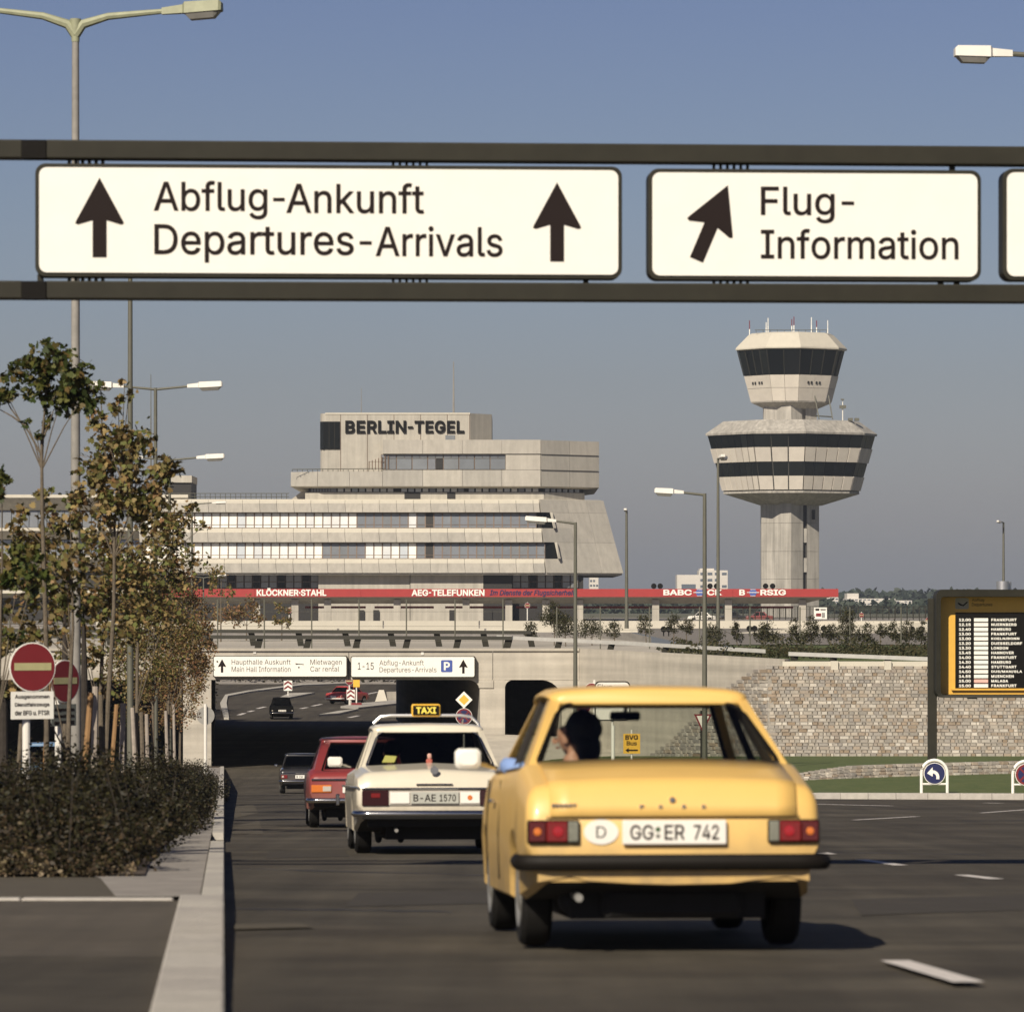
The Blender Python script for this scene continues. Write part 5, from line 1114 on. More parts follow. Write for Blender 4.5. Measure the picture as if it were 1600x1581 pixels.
for i, w in enumerate(('Ausgenommen', 'Berechtigte', 'der BFG u. BI')): text(w, -.18, .25, zt - .11 - i * .095, zt - .05 - i * .095, -.086, M_ink, t, bold=.02)
q = GX(321, 150); t = signpost('round traffic sign seen from behind beside the left abutment', q, 3.05, .055, name='traffic_sign')
plate_disc(t, 0, (HY - 1118) / F * 150 - q.z, .30, '', .06, back=True)
q = GX(725, 163); t = signpost('yellow priority diamond above a round red and blue sign behind the taxi', q, (HY - 1085) / F * 163 - q.z, .045)
s_ = 163 / F; zc = (HY - 1093) * s_ - q.z; h = 13.2 * s_
flat([(-h, zc), (0, zc - h), (h, zc), (0, zc + h)], -.05, M_white, t, 'priority_plate', .02); h *= .62
flat([(-h, zc), (0, zc - h), (h, zc), (0, zc + h)], -.071, M_yellow, t, 'yellow_diamond')
plate_disc(t, 0, (HY - 1119) * s_ - q.z, 12.3 * s_ * 1.05, 'nostop', -.07)
def hoop(x, Y, w, h, label, kind):
    q = Vector(((x - HX) / F * Y, Y, zroad(Y) + .12)); t = thing('hoop_sign', label, 'traffic sign', q, group='low hoop signs on the kerb'); r = w / 2
    pts = [(-r, 0, 0), (-r, 0, h - r)] + [(-r * math.cos(a), 0, h - r + r * math.sin(a)) for a in np.linspace(0, math.pi, 13)[1:-1]] + [(r, 0, h - r), (r, 0, 0)]
    MB().tube(pts, .045, 8).build('hoop', M_white, t, smooth=True); MB().tube([(-r, 0, h * .32), (r, 0, h * .32)], .03, 6).build('crossbar', M_white, t)
    zc = h - r - .01; rr = r * .84
    if kind == 'arrow':
        MB().prism(disc(0, zc, rr), -.05, -.03).build('sign_plate', M_white, t); flat(disc(0, zc, rr * .94), -.051, M_signblue, t, 'blue_disc')
        c = [(-.70, .02), (-.18, .58), (-.18, .30)] + [(-.18 + .62 * math.sin(a), -.32 + .62 * math.cos(a)) for a in np.linspace(0.05, 1.5, 7)] + [(.44, -.52), (.16, -.52)] + [(-.18 + .34 * math.sin(a), -.32 + .34 * math.cos(a)) for a in np.linspace(1.45, .05, 6)] + [(-.18, -.28)]
        flat([(a * rr, zc + b * rr) for a, b in c], -.056, M_white, t, 'arrow')
    else: plate_disc(t, 0, zc, rr, 'nostop', -.06)
hoop(1460, 131.5, .76, 1.03, 'white hoop sign with a white left turn arrow on blue', 'arrow')
hoop(1603, 130.0, .76, 1.00, 'white hoop sign with a red and blue disc at the right edge', 'nostop')
# signs seen through and above the yellow car
q = lawnp(929, .8); Yq = q.y; s_ = Yq / F
t = signpost('red rimmed round sign on a white post left of the small information sign', q, (HY - 1062) * s_ - q.z, .06)
plate_disc(t, -.12, (HY - 1078) * s_ - q.z, .30, 'noentry', -.07); plate_disc(t, -.45, (HY - 1104) * s_ - q.z, .30, 'nostop', -.07)
q = lawnp(957, .7); s_ = q.y / F
t = thing('direction_sign', 'small white rounded sign behind the yellow car with one word at its top', 'road sign', q)
w = 56 * s_; zt, zb = (HY - 1064) * s_ - q.z, (HY - 1126) * s_ - q.z
MB().tube([(0, .1, -.2), (0, .1, zt)], .05, 8).build('post', M_whitep, t)
MB().prism(rrect(-w / 2, w / 2, zb, zt, .2), -.0, .09).build('sign_box', M_olive, t); MB().prism(rrect(-w / 2 + .05, w / 2 - .05, zb + .05, zt - .05, .17), -.012, 0).build('sign_face', M_whitep, t)
text('Flug-', -w / 2 + .12, .15, zt - .40, zt - .12, -.013, M_ink, t)
q = lawnp(987, .65); s_ = q.y / F; t = signpost('yellow bus sign with black lettering and arrow seen through the yellow car', q, (HY - 1140) * s_ - q.z, .04)
zt, zb = (HY - 1146) * s_ - q.z, (HY - 1177) * s_ - q.z
MB().prism([(-.33, zb), (.33, zb), (.33, zt), (-.33, zt)], -.07, -.05).build('board', M_yellow, t)
text('BVG', -.25, .25, zt - .24, zt - .05, -.071, M_ink, t, bold=.03); text('Bus', -.2, .2, zt - .46, zt - .29, -.071, M_ink, t, bold=.02)
flat([(-.25, zb + .13), (-.12, zb + .22), (-.12, zb + .16), (.24, zb + .16), (.24, zb + .10), (-.12, zb + .10), (-.12, zb + .04)], -.071, M_ink, t, 'arrow')
q = lawnp(1098, .45); s_ = q.y / F; t = signpost('give way triangle on a dark post seen through the yellow car', q, (HY - 1110) * s_ - q.z, .09, M_olive)
zc = (HY - 1128) * s_ - q.z; r = 14 * s_
flat([(-r, zc + r * .9), (0, zc - r * 1.2), (r, zc + r * .9)], -.12, M_signred, t, 'red_triangle', .02); flat([(-r * .7, zc + r * .72), (0, zc - r * .85), (r * .7, zc + r * .72)], -.141, M_whitep, t, 'white_triangle')
q = lawnp(958, .45); t = thing('bollard', 'plain white post seen through the yellow car between the signs', 'bollard', q); MB().tube([(0, 0, -.1), (0, 0, (HY - 1133) / F * q.y - q.z)], .07, 10).build('post', M_white, t, smooth=True)
# signs beyond the underpass
q = T(546, 1104); t = signpost('round sign on a thin white post beyond the underpass', q, (HY - 1059) / F * q.y - q.z, .06); plate_disc(t, 0, (HY - 1064) / F * q.y - q.z, .30, 'noentry', -.08)
q = T(557, 1104); t = signpost('small yellow sign on a thin white post beyond the underpass', q, (HY - 1062) / F * q.y - q.z, .06)
zt = (HY - 1061) / F * q.y - q.z; MB().prism([(-.25, zt - .6), (.25, zt - .6), (.25, zt), (-.25, zt)], -.1, -.07).build('board', M_yellow, t); MB().box(-.4, .4, -.2, .2, 0, .3).build('foot', M_signred, t)
# small signs at the canopy
for x, y, Y, lb in ((452, 954, 500, 'small round sign on a white post at the second canopy column'), (824, 946, 490, 'small round red sign before the right end of the terminal'), (1346, 961, 560, 'small round red sign on the railing right of the tower'), (1450, 969, 470, 'small round red sign near the information board')):
    q = up_(x, Y); t = signpost(lb, q, (HY - y + 5) / F * Y - ZP, .06); plate_disc(t, 0, (HY - y) / F * Y - ZP, .30, 'noentry', -.08)
q = up_(1282, 520); s_ = 520 / F; t = thing('notice_board', 'white notice board with red and dark print below the canopy end', 'sign', q)
MB().box(-10 * s_, 10 * s_, 0, .1, (HY - 967) * s_ - ZP, (HY - 949) * s_ - ZP).build('board', M_white, t)
for a, b_, c, d, m_ in ((-8, -2, 950.5, 954, M_ink), (0, 8, 951, 954, M_steel), (-7, 1, 958, 963, M_signred), (2, 7, 957, 965, M_steel)): MB().box(a * s_, b_ * s_, -.02, -.001, (HY - d) * s_ - ZP, (HY - c) * s_ - ZP).build('print_patch', m_, t)
# pairs of small round signal lamps on the plateau
for i, (x, y, Y) in enumerate(((1037, 983, 300), (1045, 983, 300), (1171, 982, 300), (1179, 982, 300), (1193, 982, 290), (1275, 982, 300), (1287, 982, 300), (1425, 983, 290), (1440, 983, 290))):
    q = up_(x, Y); s_ = Y / F
    t = thing('signal_lamp', '%s dark round signal lamp on a post among the plateau bushes' % ('leftmost', 'second', 'third', 'fourth', 'fifth', 'sixth', 'seventh', 'eighth', 'rightmost')[i], 'signal lamp', q, group='round signal lamps among the bushes')
    z = (HY - y) * s_ - ZP; MB().tube([(0, .1, -.1), (0, .1, z)], .045, 6).build('post', M_black, t)
    MB().loft([[(r * math.cos(a), yy, z + r * math.sin(a)) for a in np.linspace(0, 2 * math.pi, 12, endpoint=False)] for yy, r in ((-.12, .17), (0, .21), (.18, .12))]).build('lamp_bowl', M_black, t, smooth=True)

# ============================================================ TREES, STAKES, SHRUBS
def tree(label, Y, trunk, blobs, m, rt=.05, size=.13, single=0, limbs=(), bark=M_bark, cat='tree', name='maple_tree', zb=None, group='young trees in the planting bed', dens=1.0, ydepth=1.0):
    s = Y / F; z0 = zroad(Y) + .1 if zb is None else zb
    base = Vector(((trunk[0][0] - HX) * s, Y, z0)); t = thing(name, label, cat, base, group=group)
    pt = lambda x, y, dy=0.0: Vector(((x - HX) * s - base.x, dy, (HY - y) * s - base.z))
    tp = [Vector((0, 0, -.1))] + [pt(*p) for p in trunk[1:]]
    MB().tube(tp, [rt * (1 - .75 * i / (len(tp) - 1)) for i in range(len(tp))], 8).build('trunk', bark, t, smooth=True)
    br_ = MB()
    for l in limbs:
        lp = [pt(*p) for p in l]; br_.tube(lp, [rt * .42 * (1 - .6 * i / (len(lp) - 1)) for i in range(len(lp))], 6)
    P_ = []
    for (x, y, rx, ry, *d) in blobs:
        c = pt(x, y, random.uniform(-.5, .5) * rx * s * ydepth); r3 = np.array([rx * s, rx * s * .8 * ydepth, ry * s]); n = int((d[0] if d else 1) * dens * 21 * rx * ry * s * s / (size * size))
        v = rng.normal(0, 1, (n, 3)); v /= np.linalg.norm(v, axis=1)[:, None]; rad = rng.uniform(0, 1, n) ** .45
        # gather leaves round a number of twigs so that gaps stay open
        nt_ = max(4, n // 22); tw_ = rng.normal(0, 1, (nt_, 3)); tw_ /= np.linalg.norm(tw_, axis=1)[:, None]; tw_ *= (rng.uniform(.15, 1, nt_) ** .5)[:, None]
        idx = rng.integers(0, nt_, n); loc = tw_[idx] * r3 + rng.normal(0, 1, (n, 3)) * min(rx * s * .20, .19)
        P_.append(loc + np.array(c)[None, :])
        j = min(range(1, len(tp)), key=lambda k: (tp[k] - c).length + (1 if tp[k].z > c.z else 0)); st = tp[j - 1].lerp(tp[j], .6)
        br_.tube([st, st.lerp(c, .5) + Vector((0, 0, .05)), c], [rt * .3, rt * .2, rt * .1], 5)
        for k in range(min(nt_, 9)): e_ = c + Vector(tw_[k] * r3); br_.tube([c, e_], [rt * .12, rt * .05], 4)
    br_.build('branches', bark, t, smooth=True)
    pts = np.concatenate(P_); rng.shuffle(pts)
    if single:
        one = leafmesh('leaf', np.zeros((1, 3)), size, LEAF, m, .6); two = leafmesh('leaf', np.zeros((1, 3)), size, LEAF, m, .6)
        front = np.argsort(pts[:, 1])[:single]; mask = np.ones(len(pts), bool); mask[front] = False
        for k, i in enumerate(front):
            src = one if k % 2 else two; o = src if k < 2 else copyobj(src, t)
            o.parent = t; o.location = pts[i]; o.rotation_euler = (random.uniform(-.9, .9), random.uniform(-.9, .9), random.uniform(0, 6.28)); o.scale = (random.uniform(.7, 1.2),) * 3
        pts = pts[mask]
    o = leafmesh('foliage', pts, size, LEAF if size > .09 else OVAL, m, .6); o.parent = t; o['kind'] = 'stuff'
    return t
tree('maple with a dark green crown in the upper left, bare forked stem', 60, [(74, 1240), (72, 1000), (66, 800), (65, 690), (73, 610)], [(78, 560, 34, 26), (116, 590, 34, 24), (42, 583, 30, 24), (95, 625, 34, 24), (136, 612, 26, 24), (8, 612, 18, 30), (60, 600, 22, 20), (70, 655, 9, 14, .5), (58, 685, 9, 8, .6), (42, 660, 10, 6, .5)], M_leafg, .04, .10, 300, limbs=[[(64, 710), (45, 675), (18, 640), (6, 618)], [(66, 690), (75, 665), (84, 640)], [(40, 665), (18, 650), (0, 640)]], dens=1.9)
tree('brown and olive leaved maple in the middle of the left clump', 67, [(160, 1220), (170, 1080), (178, 950), (179, 820), (195, 700)], [(200, 690, 52, 34), (160, 735, 46, 38), (228, 735, 44, 36), (192, 775, 52, 38), (150, 650, 18, 34, .6), (185, 640, 14, 28, .5), (240, 800, 40, 32), (140, 790, 42, 32), (200, 620, 14, 12, .5), (195, 600, 8, 10, .6)], M_leafb, .045, .105, 300, limbs=[[(179, 760), (160, 690), (158, 620)]], dens=1.25)
tree('ochre leaved maple rising by the pale lamp post', 63, [(104, 1240), (108, 1100), (114, 980), (112, 870)], [(62, 842, 46, 34), (104, 880, 46, 34), (38, 905, 36, 36), (88, 940, 46, 34), (110, 800, 26, 26, .7), (20, 860, 28, 28), (60, 985, 40, 24, .8), (16, 960, 24, 26, .8), (70, 790, 30, 20, .6), (30, 810, 26, 20, .6), (10, 1010, 20, 26, .7)], M_leafb, .042, .105, 300, dens=1.15)
tree('thin maple with green lower crown at the far left edge', 58, [(-12, 1240), (0, 1000), (4, 850)], [(4, 745, 16, 30), (34, 865, 26, 26), (52, 900, 28, 22), (4, 900, 22, 30, .8), (20, 1000, 20, 24, .4)], M_leafg, .04, .11, 120, dens=1.4)
tree('maple with a long thin slanting stem and sparse crown', 76, [(150, 1215), (160, 1010), (172, 930), (182, 850)], [(170, 850, 44, 36), (205, 900, 46, 36), (150, 930, 40, 34), (185, 980, 40, 30), (120, 985, 30, 24, .7), (140, 1030, 30, 26, .8), (90, 1015, 26, 20, .5), (165, 1075, 24, 22, .5)], M_leafb, .04, .10, 0, dens=1.15)
tree('maple between the second and third lamp posts', 90, [(212, 1200), (215, 1000), (222, 850)], [(255, 830, 44, 36), (225, 880, 46, 38), (285, 880, 34, 30, .8), (245, 940, 44, 34), (300, 800, 14, 14, .7), (210, 960, 36, 34), (318, 822, 10, 10, .7)], M_leafb, .045, .10, 0, dens=1.15)
tree('finely leaved tree behind the third lamp post', 108, [(238, 1190), (240, 1000), (246, 900)], [(262, 930, 38, 34), (235, 990, 40, 36), (282, 985, 34, 34), (250, 1035, 36, 26), (205, 1015, 30, 28), (215, 1065, 34, 30, .8), (185, 1040, 30, 28, .8), (200, 1110, 26, 24, .5)], M_leafb, .045, .07, 0, dens=1.3)
tree('reddish leaved tree near the underpass', 125, [(262, 1190), (264, 1040), (272, 930)], [(300, 960, 30, 40), (282, 1030, 36, 34), (308, 1020, 24, 34), (255, 1065, 26, 24, .8), (290, 910, 22, 20), (325, 985, 12, 18, .6), (305, 1075, 18, 24, .7)], M_leafr, .05, .075, 0, dens=1.3)
tree('last small tree of the row before the left abutment', 142, [(280, 1190), (283, 1060), (288, 980)], [(285, 1060, 26, 34, .8), (310, 1040, 20, 24, .8), (270, 1000, 26, 34), (298, 1100, 16, 24, .5), (330, 1010, 12, 14, .7), (240, 1075, 34, 32, .8), (270, 1110, 30, 26, .7), (235, 1130, 24, 20, .45)], M_leafr, .05, .075, 0, dens=1.2)
tree('small brown sapling on the bridge left of the canopy lettering', 255, [(345, 1004), (345, 950), (346, 905)], [(345, 893, 20, 11), (330, 915, 16, 12), (355, 925, 14, 16, .6)], M_leafb, .05, .16, zb=ZP, group='saplings on the upper level', dens=.8)
tree('reddish bush like sapling behind the crash barriers at left', 262, [(385, 1000), (386, 960)], [(388, 945, 16, 16), (372, 962, 20, 14), (350, 962, 22, 14), (400, 968, 14, 10)], M_leafr, .05, .15, zb=ZP, group='saplings on the upper level', dens=.9)
tree('small sapling before the third canopy column', 262, [(440, 1000), (441, 955)], [(441, 952, 13, 12, .8), (450, 972, 12, 9), (436, 966, 10, 10)], M_leafb, .05, .14, zb=ZP, group='saplings on the upper level', dens=.8)
# stakes supporting the trees
def stake(label, x0, x1, yt, Y, r, m, y1=1245):
    s = Y / F; b_ = Vector(((x0 - HX) * s, Y - .35, zroad(Y))); t = Vector(((x1 - HX) * s, Y - .2, (HY - yt) * s))
    o = MB().tube([b_ + Vector((0, 0, 0)), b_.lerp(t, .5) + Vector((random.uniform(-.03, .03), 0, 0)), t], [r, r * .95, r * .85], 8).build('tree_stake', m, smooth=True); tag(o, label, 'tree stake', 'wooden stakes along the tree row')
for a in ((124, 144, 1082, 66, .052, M_stakeb, 'brown leaning stake right of the narrow no entry sign'), (153, 151, 1072, 67, .055, M_stake, 'pale rough stake beside the brown leaning one'), (163, 159, 1085, 67.5, .045, M_bark, 'grey brown stake close behind the pale rough one'),
          (174, 184, 1100, 76, .045, M_stakeb, 'brown leaning stake at the middle of the clump'), (196, 194, 1098, 77, .055, M_stake, 'pale thick stake left of the second lamp post'), (216, 208, 1105, 90, .05, M_stake, 'thin pale stake right of the second lamp post'),
          (224, 222, 1112, 91, .05, M_bark, 'grey stake behind the thin pale one'), (235, 230, 1115, 108, .055, M_stake, 'pale stake below the third lamp post'), (262, 260, 1110, 125, .055, M_stake, 'far pale stake nearest the abutment'),
          (73, 79, 1060, 60.5, .04, M_stakeb, 'brown stake between the two no entry signs'), (24, 36, 1130, 60, .035, M_bark, 'thin grey stake at the foot of the large no entry sign'), (273, 272, 1100, 140, .05, M_stake, 'farthest pale stake of the row'),
          (104, 104, 1130, 63.5, .042, M_bark, 'grey stake behind the shade-grey text board')):
    stake(a[6], a[0], a[1], a[2], a[3], a[4], a[5])
for x, yt, Y, w, lb in ((101, 960, 70, .11, 'thick dark trunk behind the narrow no entry sign'), (131, 975, 72, .11, 'thick dark trunk just right of the pale lamp post'), (4, 1085, 62, .09, 'dark trunk at the far left edge')):
    tree(lb, Y, [(x, 1220), (x + 1, 1100), (x, yt)], [(x, yt - 20, 30, 34)], M_leafb, w, .10, 0, bark=M_barkd, dens=.9)
# low shrubs: one leafy mass on the bed
def bedz(u, Y): return zroad(Y) + .13
def bed_edge(Y): return float(np.interp(Y, [36, 57, 80, 110, 150], [-.75, -.66, -.46, -.25, -.22]))
N = 235000
Yv = 35.1 * (150 / 35.1) ** (rng.uniform(0, 1, N) ** 1.12); ue = np.interp(Yv, [36, 57, 58, 80, 110, 150], [-.74, -.50, -.40, -.28, -.08, -.08])
wv = np.interp(Yv, [36, 60, 110, 150], [4.6, 5.2, 5.5, 5.5]); du = rng.uniform(0, 1, N) ** 1.25 * wv; u = ue - du
hump = .50 + .30 * np.sin(u * 2.3 + Yv * .55) * np.sin(Yv * .9 + 1.3) + .20 * np.sin(u * 6.1 + Yv * 1.7) + .1 * np.sin(Yv * 3.1 + u)
hump *= np.clip(du / .45, .25, 1) ** .5 * np.clip((Yv - 35.0) / 1.6, .35, 1) * np.interp(Yv, [36, 45, 80, 150], [.95, 1.15, 1.15, 1.0])
hz = hump * rng.uniform(0, 1, N) ** .42 + rng.normal(0, .05, N)
gap = np.abs(Yv - 54) < 1.2
zz = np.interp(Yv, [17, 165], [zroad(17.01), zroad(164.9)]) + .14
u = u + .16 * np.sin(Yv * 1.9) * np.exp(-du) + .10 * np.sin(Yv * 5.3 + 1) * np.exp(-du * 2)
pts = np.stack([u - K * Yv, Yv, zz + np.clip(hz, .0, 2)], 1)
dry = (rng.uniform(0, 1, N) < np.interp(Yv, [36, 39, 42], [.30, .06, .02])) & (hz < .5)
o = leafmesh('low_shrubs', pts[~dry], .046, OVAL, M_shrub, .5); tag(o, 'dark mass of low leafy shrubs filling the left planting bed', 'shrubs', kind='stuff')
o = leafmesh('dry_groundcover', pts[dry] + np.array([0, -.1, 0]), .038, OVAL, M_shrubb, .5); tag(o, 'dry brown leaves and stems along the front of the shrubs', 'shrubs', kind='stuff')
N = 9000; Yf = 35.15 + rng.uniform(0, 1.5, N) ** 1.6; uf = -.72 - rng.uniform(0, 5.5, N); clump = np.clip(np.sin(uf * 3.1 + 1) + np.sin(uf * 7.3), -.4, 2) + .5
pf = np.stack([uf - K * Yf, Yf, zroad(35.8) + .12 + rng.uniform(0, .11, N) * clump], 1)
o = leafmesh('dry_grass', pf, .045, OVAL, leafmat('straw', [(0.30, 0.23, 0.15), (0.20, 0.145, 0.085), (0.13, 0.11, 0.05), (0.38, 0.30, 0.21)], .2), .2); tag(o, 'pale dry grass and litter along the front edge of the planting bed', 'dry grass', kind='stuff')
tw = MB()
for _ in range(260):
    Yy = 36.0 * (80 / 36.0) ** random.random(); uu = bed_edge(Yy) - random.random() ** 1.3 * 4.5; b_ = R(uu, Yy, .12); tp = b_ + Vector((random.gauss(0, .13), random.gauss(0, .1), random.uniform(.4, .85))); tw.tube([b_, tp], [.006, .003], 3)
o = tw.build('shrub_stems', M_barkd); tag(o, 'thin bare brown stems rising through the low shrubs', 'shrubs', kind='stuff')
# bushes on the plateau, each a thing
bl = [(866, 958, 26, 18, 232), (828, 985, 14, 12, 228), (884, 975, 24, 16, 226), (925, 978, 22, 14, 232), (960, 982, 16, 11, 230), (1010, 975, 13, 14, 236), (1052, 975, 13, 12, 232), (1073, 975, 10, 14, 232), (1115, 985, 18, 14, 226), (1152, 985, 12, 15, 232), (1196, 985, 20, 17, 226), (1245, 980, 14, 22, 228), (1268, 983, 18, 20, 232), (1298, 985, 16, 15, 236), (1326, 975, 18, 26, 228), (1355, 988, 16, 15, 230), (1376, 980, 10, 13, 232), (1400, 985, 13, 17, 228), (1420, 985, 16, 17, 232), (1440, 982, 13, 18, 228), (1475, 985, 15, 15, 232), (1530, 985, 20, 16, 230)]
ord_ = ['first', 'second', 'third', 'fourth', 'fifth', 'sixth', 'seventh', 'eighth', 'ninth', 'tenth', 'eleventh', 'twelfth', 'thirteenth', 'fourteenth', 'fifteenth', 'sixteenth', 'seventeenth', 'eighteenth', 'nineteenth', 'twentieth', 'twenty-first', 'twenty-second']
for i, (x, y, rx, ry, Y) in enumerate(bl):
    yb = HY - ZP / Y * F
    tree('%s young bush from the left in the row behind the barrier' % ord_[i], Y, [(x, yb), (x + random.uniform(-2, 2), y), (x + random.uniform(-5, 5), y - ry * .7)], [(x + random.uniform(-4, 4), y + random.uniform(-5, 3), rx * random.uniform(.5, .9), ry * random.uniform(.7, 1.1), 1), (x + rx * .35, y + ry * .6, rx * .7, ry * .55, .8), (x - rx * .4, y + ry * .5, rx * .6, ry * .6, .8)], M_leafd, .03, .085, 0, zb=ZP, cat='bush', name='bush', group='young bushes in a row on the plateau', dens=1.3)
N = 26000; X_ = rng.uniform((1030 - HX) / F * 205, 30, N); Y_ = rng.uniform(186, 212, N); pts = np.stack([X_, Y_, ZP - .1 + rng.uniform(0, .30 + .35 * np.clip(np.sin(X_ * 1.7) + np.sin(X_ * 4.1 + 2), 0, 2), N) ** 1.3], 1)
o = leafmesh('ground_cover', pts, .14, OVAL, M_leafd, .6); tag(o, 'low leafy ground cover under the row of bushes', 'ground cover', kind='stuff')
# hedge at the far end of the cutting
N = 9000; X_ = rng.uniform(-42, -2, N); Y_ = rng.uniform(449, 470, N); pts = np.stack([X_, Y_, -7.8 + (Y_ - 449) * .13 + rng.uniform(0, 1.3, N)], 1)
o = leafmesh('hedge', pts, .45, OVAL, M_shrub, .5); tag(o, 'dark green hedge at the far end of the road beyond the underpass', 'hedge', kind='stuff')
# leaf screen added so the left opening ends dark, then greenery beside the cutting
N = 14000; pts = np.stack([rng.uniform(-48, -20.5, N), rng.uniform(291.5, 296, N), -7.9 + rng.uniform(0, 5.6, N)], 1)
o = leafmesh('leaf_screen', pts, .5, OVAL, M_shrub, .3); tag(o, 'dark thicket added to darken the far side of the left underpass opening', 'hedge', kind='stuff')
N = 5000; Y_ = rng.uniform(300, 330, N); pts = np.stack([-20.8 - rng.uniform(0, 2.5, N) - .03 * (Y_ - 300), Y_, -7.8 + rng.uniform(0, 3.2, N)], 1)
o = leafmesh('creeper', pts, .3, OVAL, M_shrub, .5); tag(o, 'dark greenery at the left of the road beyond the underpass', 'hedge', kind='stuff')

# ============================================================ CARS
def paint(name, col, rough=0.32, coat=.6): return mat(name, col, rough, 0.04, 2.0, coat=coat, coords='obj', grime=.78)
M_yel = paint('yellow_paint', (0.78, 0.50, 0.145), .42, .12); M_cream = paint('cream_paint', (0.68, 0.62, 0.49)); M_rd = paint('dark_red_paint', (0.24, 0.032, 0.032), .42, .2)
M_blk = paint('black_paint', (0.016, 0.016, 0.018), .25); M_blu = paint('light_blue_paint', (0.09, 0.18, 0.30)); M_rd2 = paint('bright_red_paint', (0.38, 0.04, 0.035)); M_blk2 = mat('silhouette_black', (0.004, 0.004, 0.004), .8, .1, 3, spec=.1)  # last one: near-black colour paints in the far car's shadowed silhouette
M_int = mat('car_interior', (0.022, 0.018, 0.015), .9, .1, 8); M_under = mat('underbody', (0.012, 0.011, 0.010), .9, .2, 8)
M_lensr = mat('red_lens', (0.17, 0.010, 0.010), .22, 0, coat=.5); M_lenso = mat('orange_lens', (0.62, 0.17, 0.03), .25, 0, coat=.5); M_lensw = mat('clear_lens', (0.50, 0.46, 0.40), .25, 0, coat=.5)
M_plate = mat('plate_white', (0.80, 0.77, 0.70), .5, .02, 9); M_blackbump = mat('bumper_black', (0.010, 0.008, 0.006), .6, .1, 6, spec=.2)
M_skin = mat('skin', (0.50, 0.26, 0.17), .55, .05, 9); M_shirt = mat('blue_shirt', (0.20, 0.30, 0.55), .9, .1, 18); M_trs = mat('dark_trousers', (0.04, 0.04, 0.05), .9, .1, 9)
M_hair = mat('dark_hair', (0.012, 0.009, 0.008), .7, .2, 30); M_shirt2 = mat('dark_shirt', (0.06, 0.05, 0.05), .9, .1, 18)

def interp(y, kn): return float(np.interp(y, [k[0] for k in kn], [k[1] for k in kn]))
def section(y, S):
    zt, hm, zu = interp(y, S['zt']), interp(y, S['hm']), S.get('zu', .21)
    zu = max(zu, interp(y, [(0, interp(0, S['zs'])), (.3, interp(.3, S['zs'])), (.5, zu), (S['L'] - .5, zu), (S['L'], interp(S['L'], S['zs']))])); ht_ = hm - S.get('tumble', .045); hs = hm - .05; zs = interp(y, S['zs']) if 'zs' in S else .27
    arch = zs
    for wy in S['wheels']:
        d = abs(y - wy); Ra = S['wr'] + .045
        if d < Ra: arch = max(arch, S['wr'] + math.sqrt(Ra * Ra - d * d) * .98 - .02)
    cr = S.get('crown', .035); cab = S['cab'][0] + S.get('shelf', .42) < y < S['cab'][3] - .12
    xi = hs - .26; zm = min(S.get('zm', .56), zt - .12); a1 = min(max(arch + .015, zs + .10), zt - .08)
    in_z = .42 if cab else zt + cr * .4; zc = .42 if cab else zt + cr
    low = max(zs, arch); tk = .07 * max(0, 1 - y / .45)
    return [(0, zu), (xi, zu), (xi, max(zu, arch)), (hs - tk, low), (hm - .012 - tk, low + .025), (hm, max(zm, low + .04)), (hm - .006, zt - .13 if zt - .13 > max(zm, low + .04) else max(zm, low + .04) + .005),
            (hm - .018, zt - .055), (ht_ + .008, zt - .022), (ht_ - .02, zt), (ht_ - .085, in_z if cab else zt + cr * .35), (0, zc)], cab
def car_body(S, t, mpaint):
    L = S['L']; e_ = S['wr'] + .045
    ys_ = set([0, .02, .05, .09, .14, .2, L - .2, L - .12, L - .06, L - .02, L]); ys_ |= set(np.linspace(.3, L - .3, 14).round(3))
    for k in S['cab']: ys_.add(k)
    sh = S['cab'][0] + S.get('shelf', .42); ys_ |= {sh, sh + .005, S['cab'][3] - .12, S['cab'][3] - .125}
    for wy in S['wheels']:
        for d in (-1.01, -1, -.96, -.85, -.65, -.35, 0, .35, .65, .85, .96, 1, 1.01): ys_.add(round(wy + d * e_, 4))
    ys_ = sorted(y for y in ys_ if 0 <= y <= L); mb = MB(); prev = None; n = 12
    for y in ys_:
        sec, cab = section(y, S); ring = [(x, y, z) for x, z in sec] + [(-x, y, z) for x, z in reversed(sec[1:-1])]
        k = len(mb.v); mb.v += ring; m = len(ring)
        if prev is not None:
            for j in range(m):
                jj = (j + 1) % m; seg = j if j < n - 1 else m - 1 - j
                mi = 1 if seg <= 2 else (2 if seg >= 9 and seg <= 10 and cab and prev[1] else 0)
                mb.f.append((prev[0] + j, prev[0] + jj, k + jj, k + j)); mb.mi.append(mi)
        else: mb.f.append(tuple(k + j for j in range(m))); mb.mi.append(0)
        prev = (k, cab)
    mb.f.append(tuple(reversed([prev[0] + j for j in range(m)]))); mb.mi.append(0)
    return mb.build('body', [mpaint, M_under, M_int], t, smooth=True, ang=32)
def quadbar(mb, a0, a1, b0, b1, w, d):      # pillar from (a0..a1 along y at the belt) to roof; w thickness in x inward, given (x,y,z) ends
    s = 1 if a0[0] > 0 else -1
    mb.hexa([a0, (a0[0] - s * w, a0[1], a0[2]), (a1[0] - s * w, a1[1], a1[2]), a1], [b0, (b0[0] - s * w, b0[1], b0[2]), (b1[0] - s * w, b1[1], b1[2]), b1])
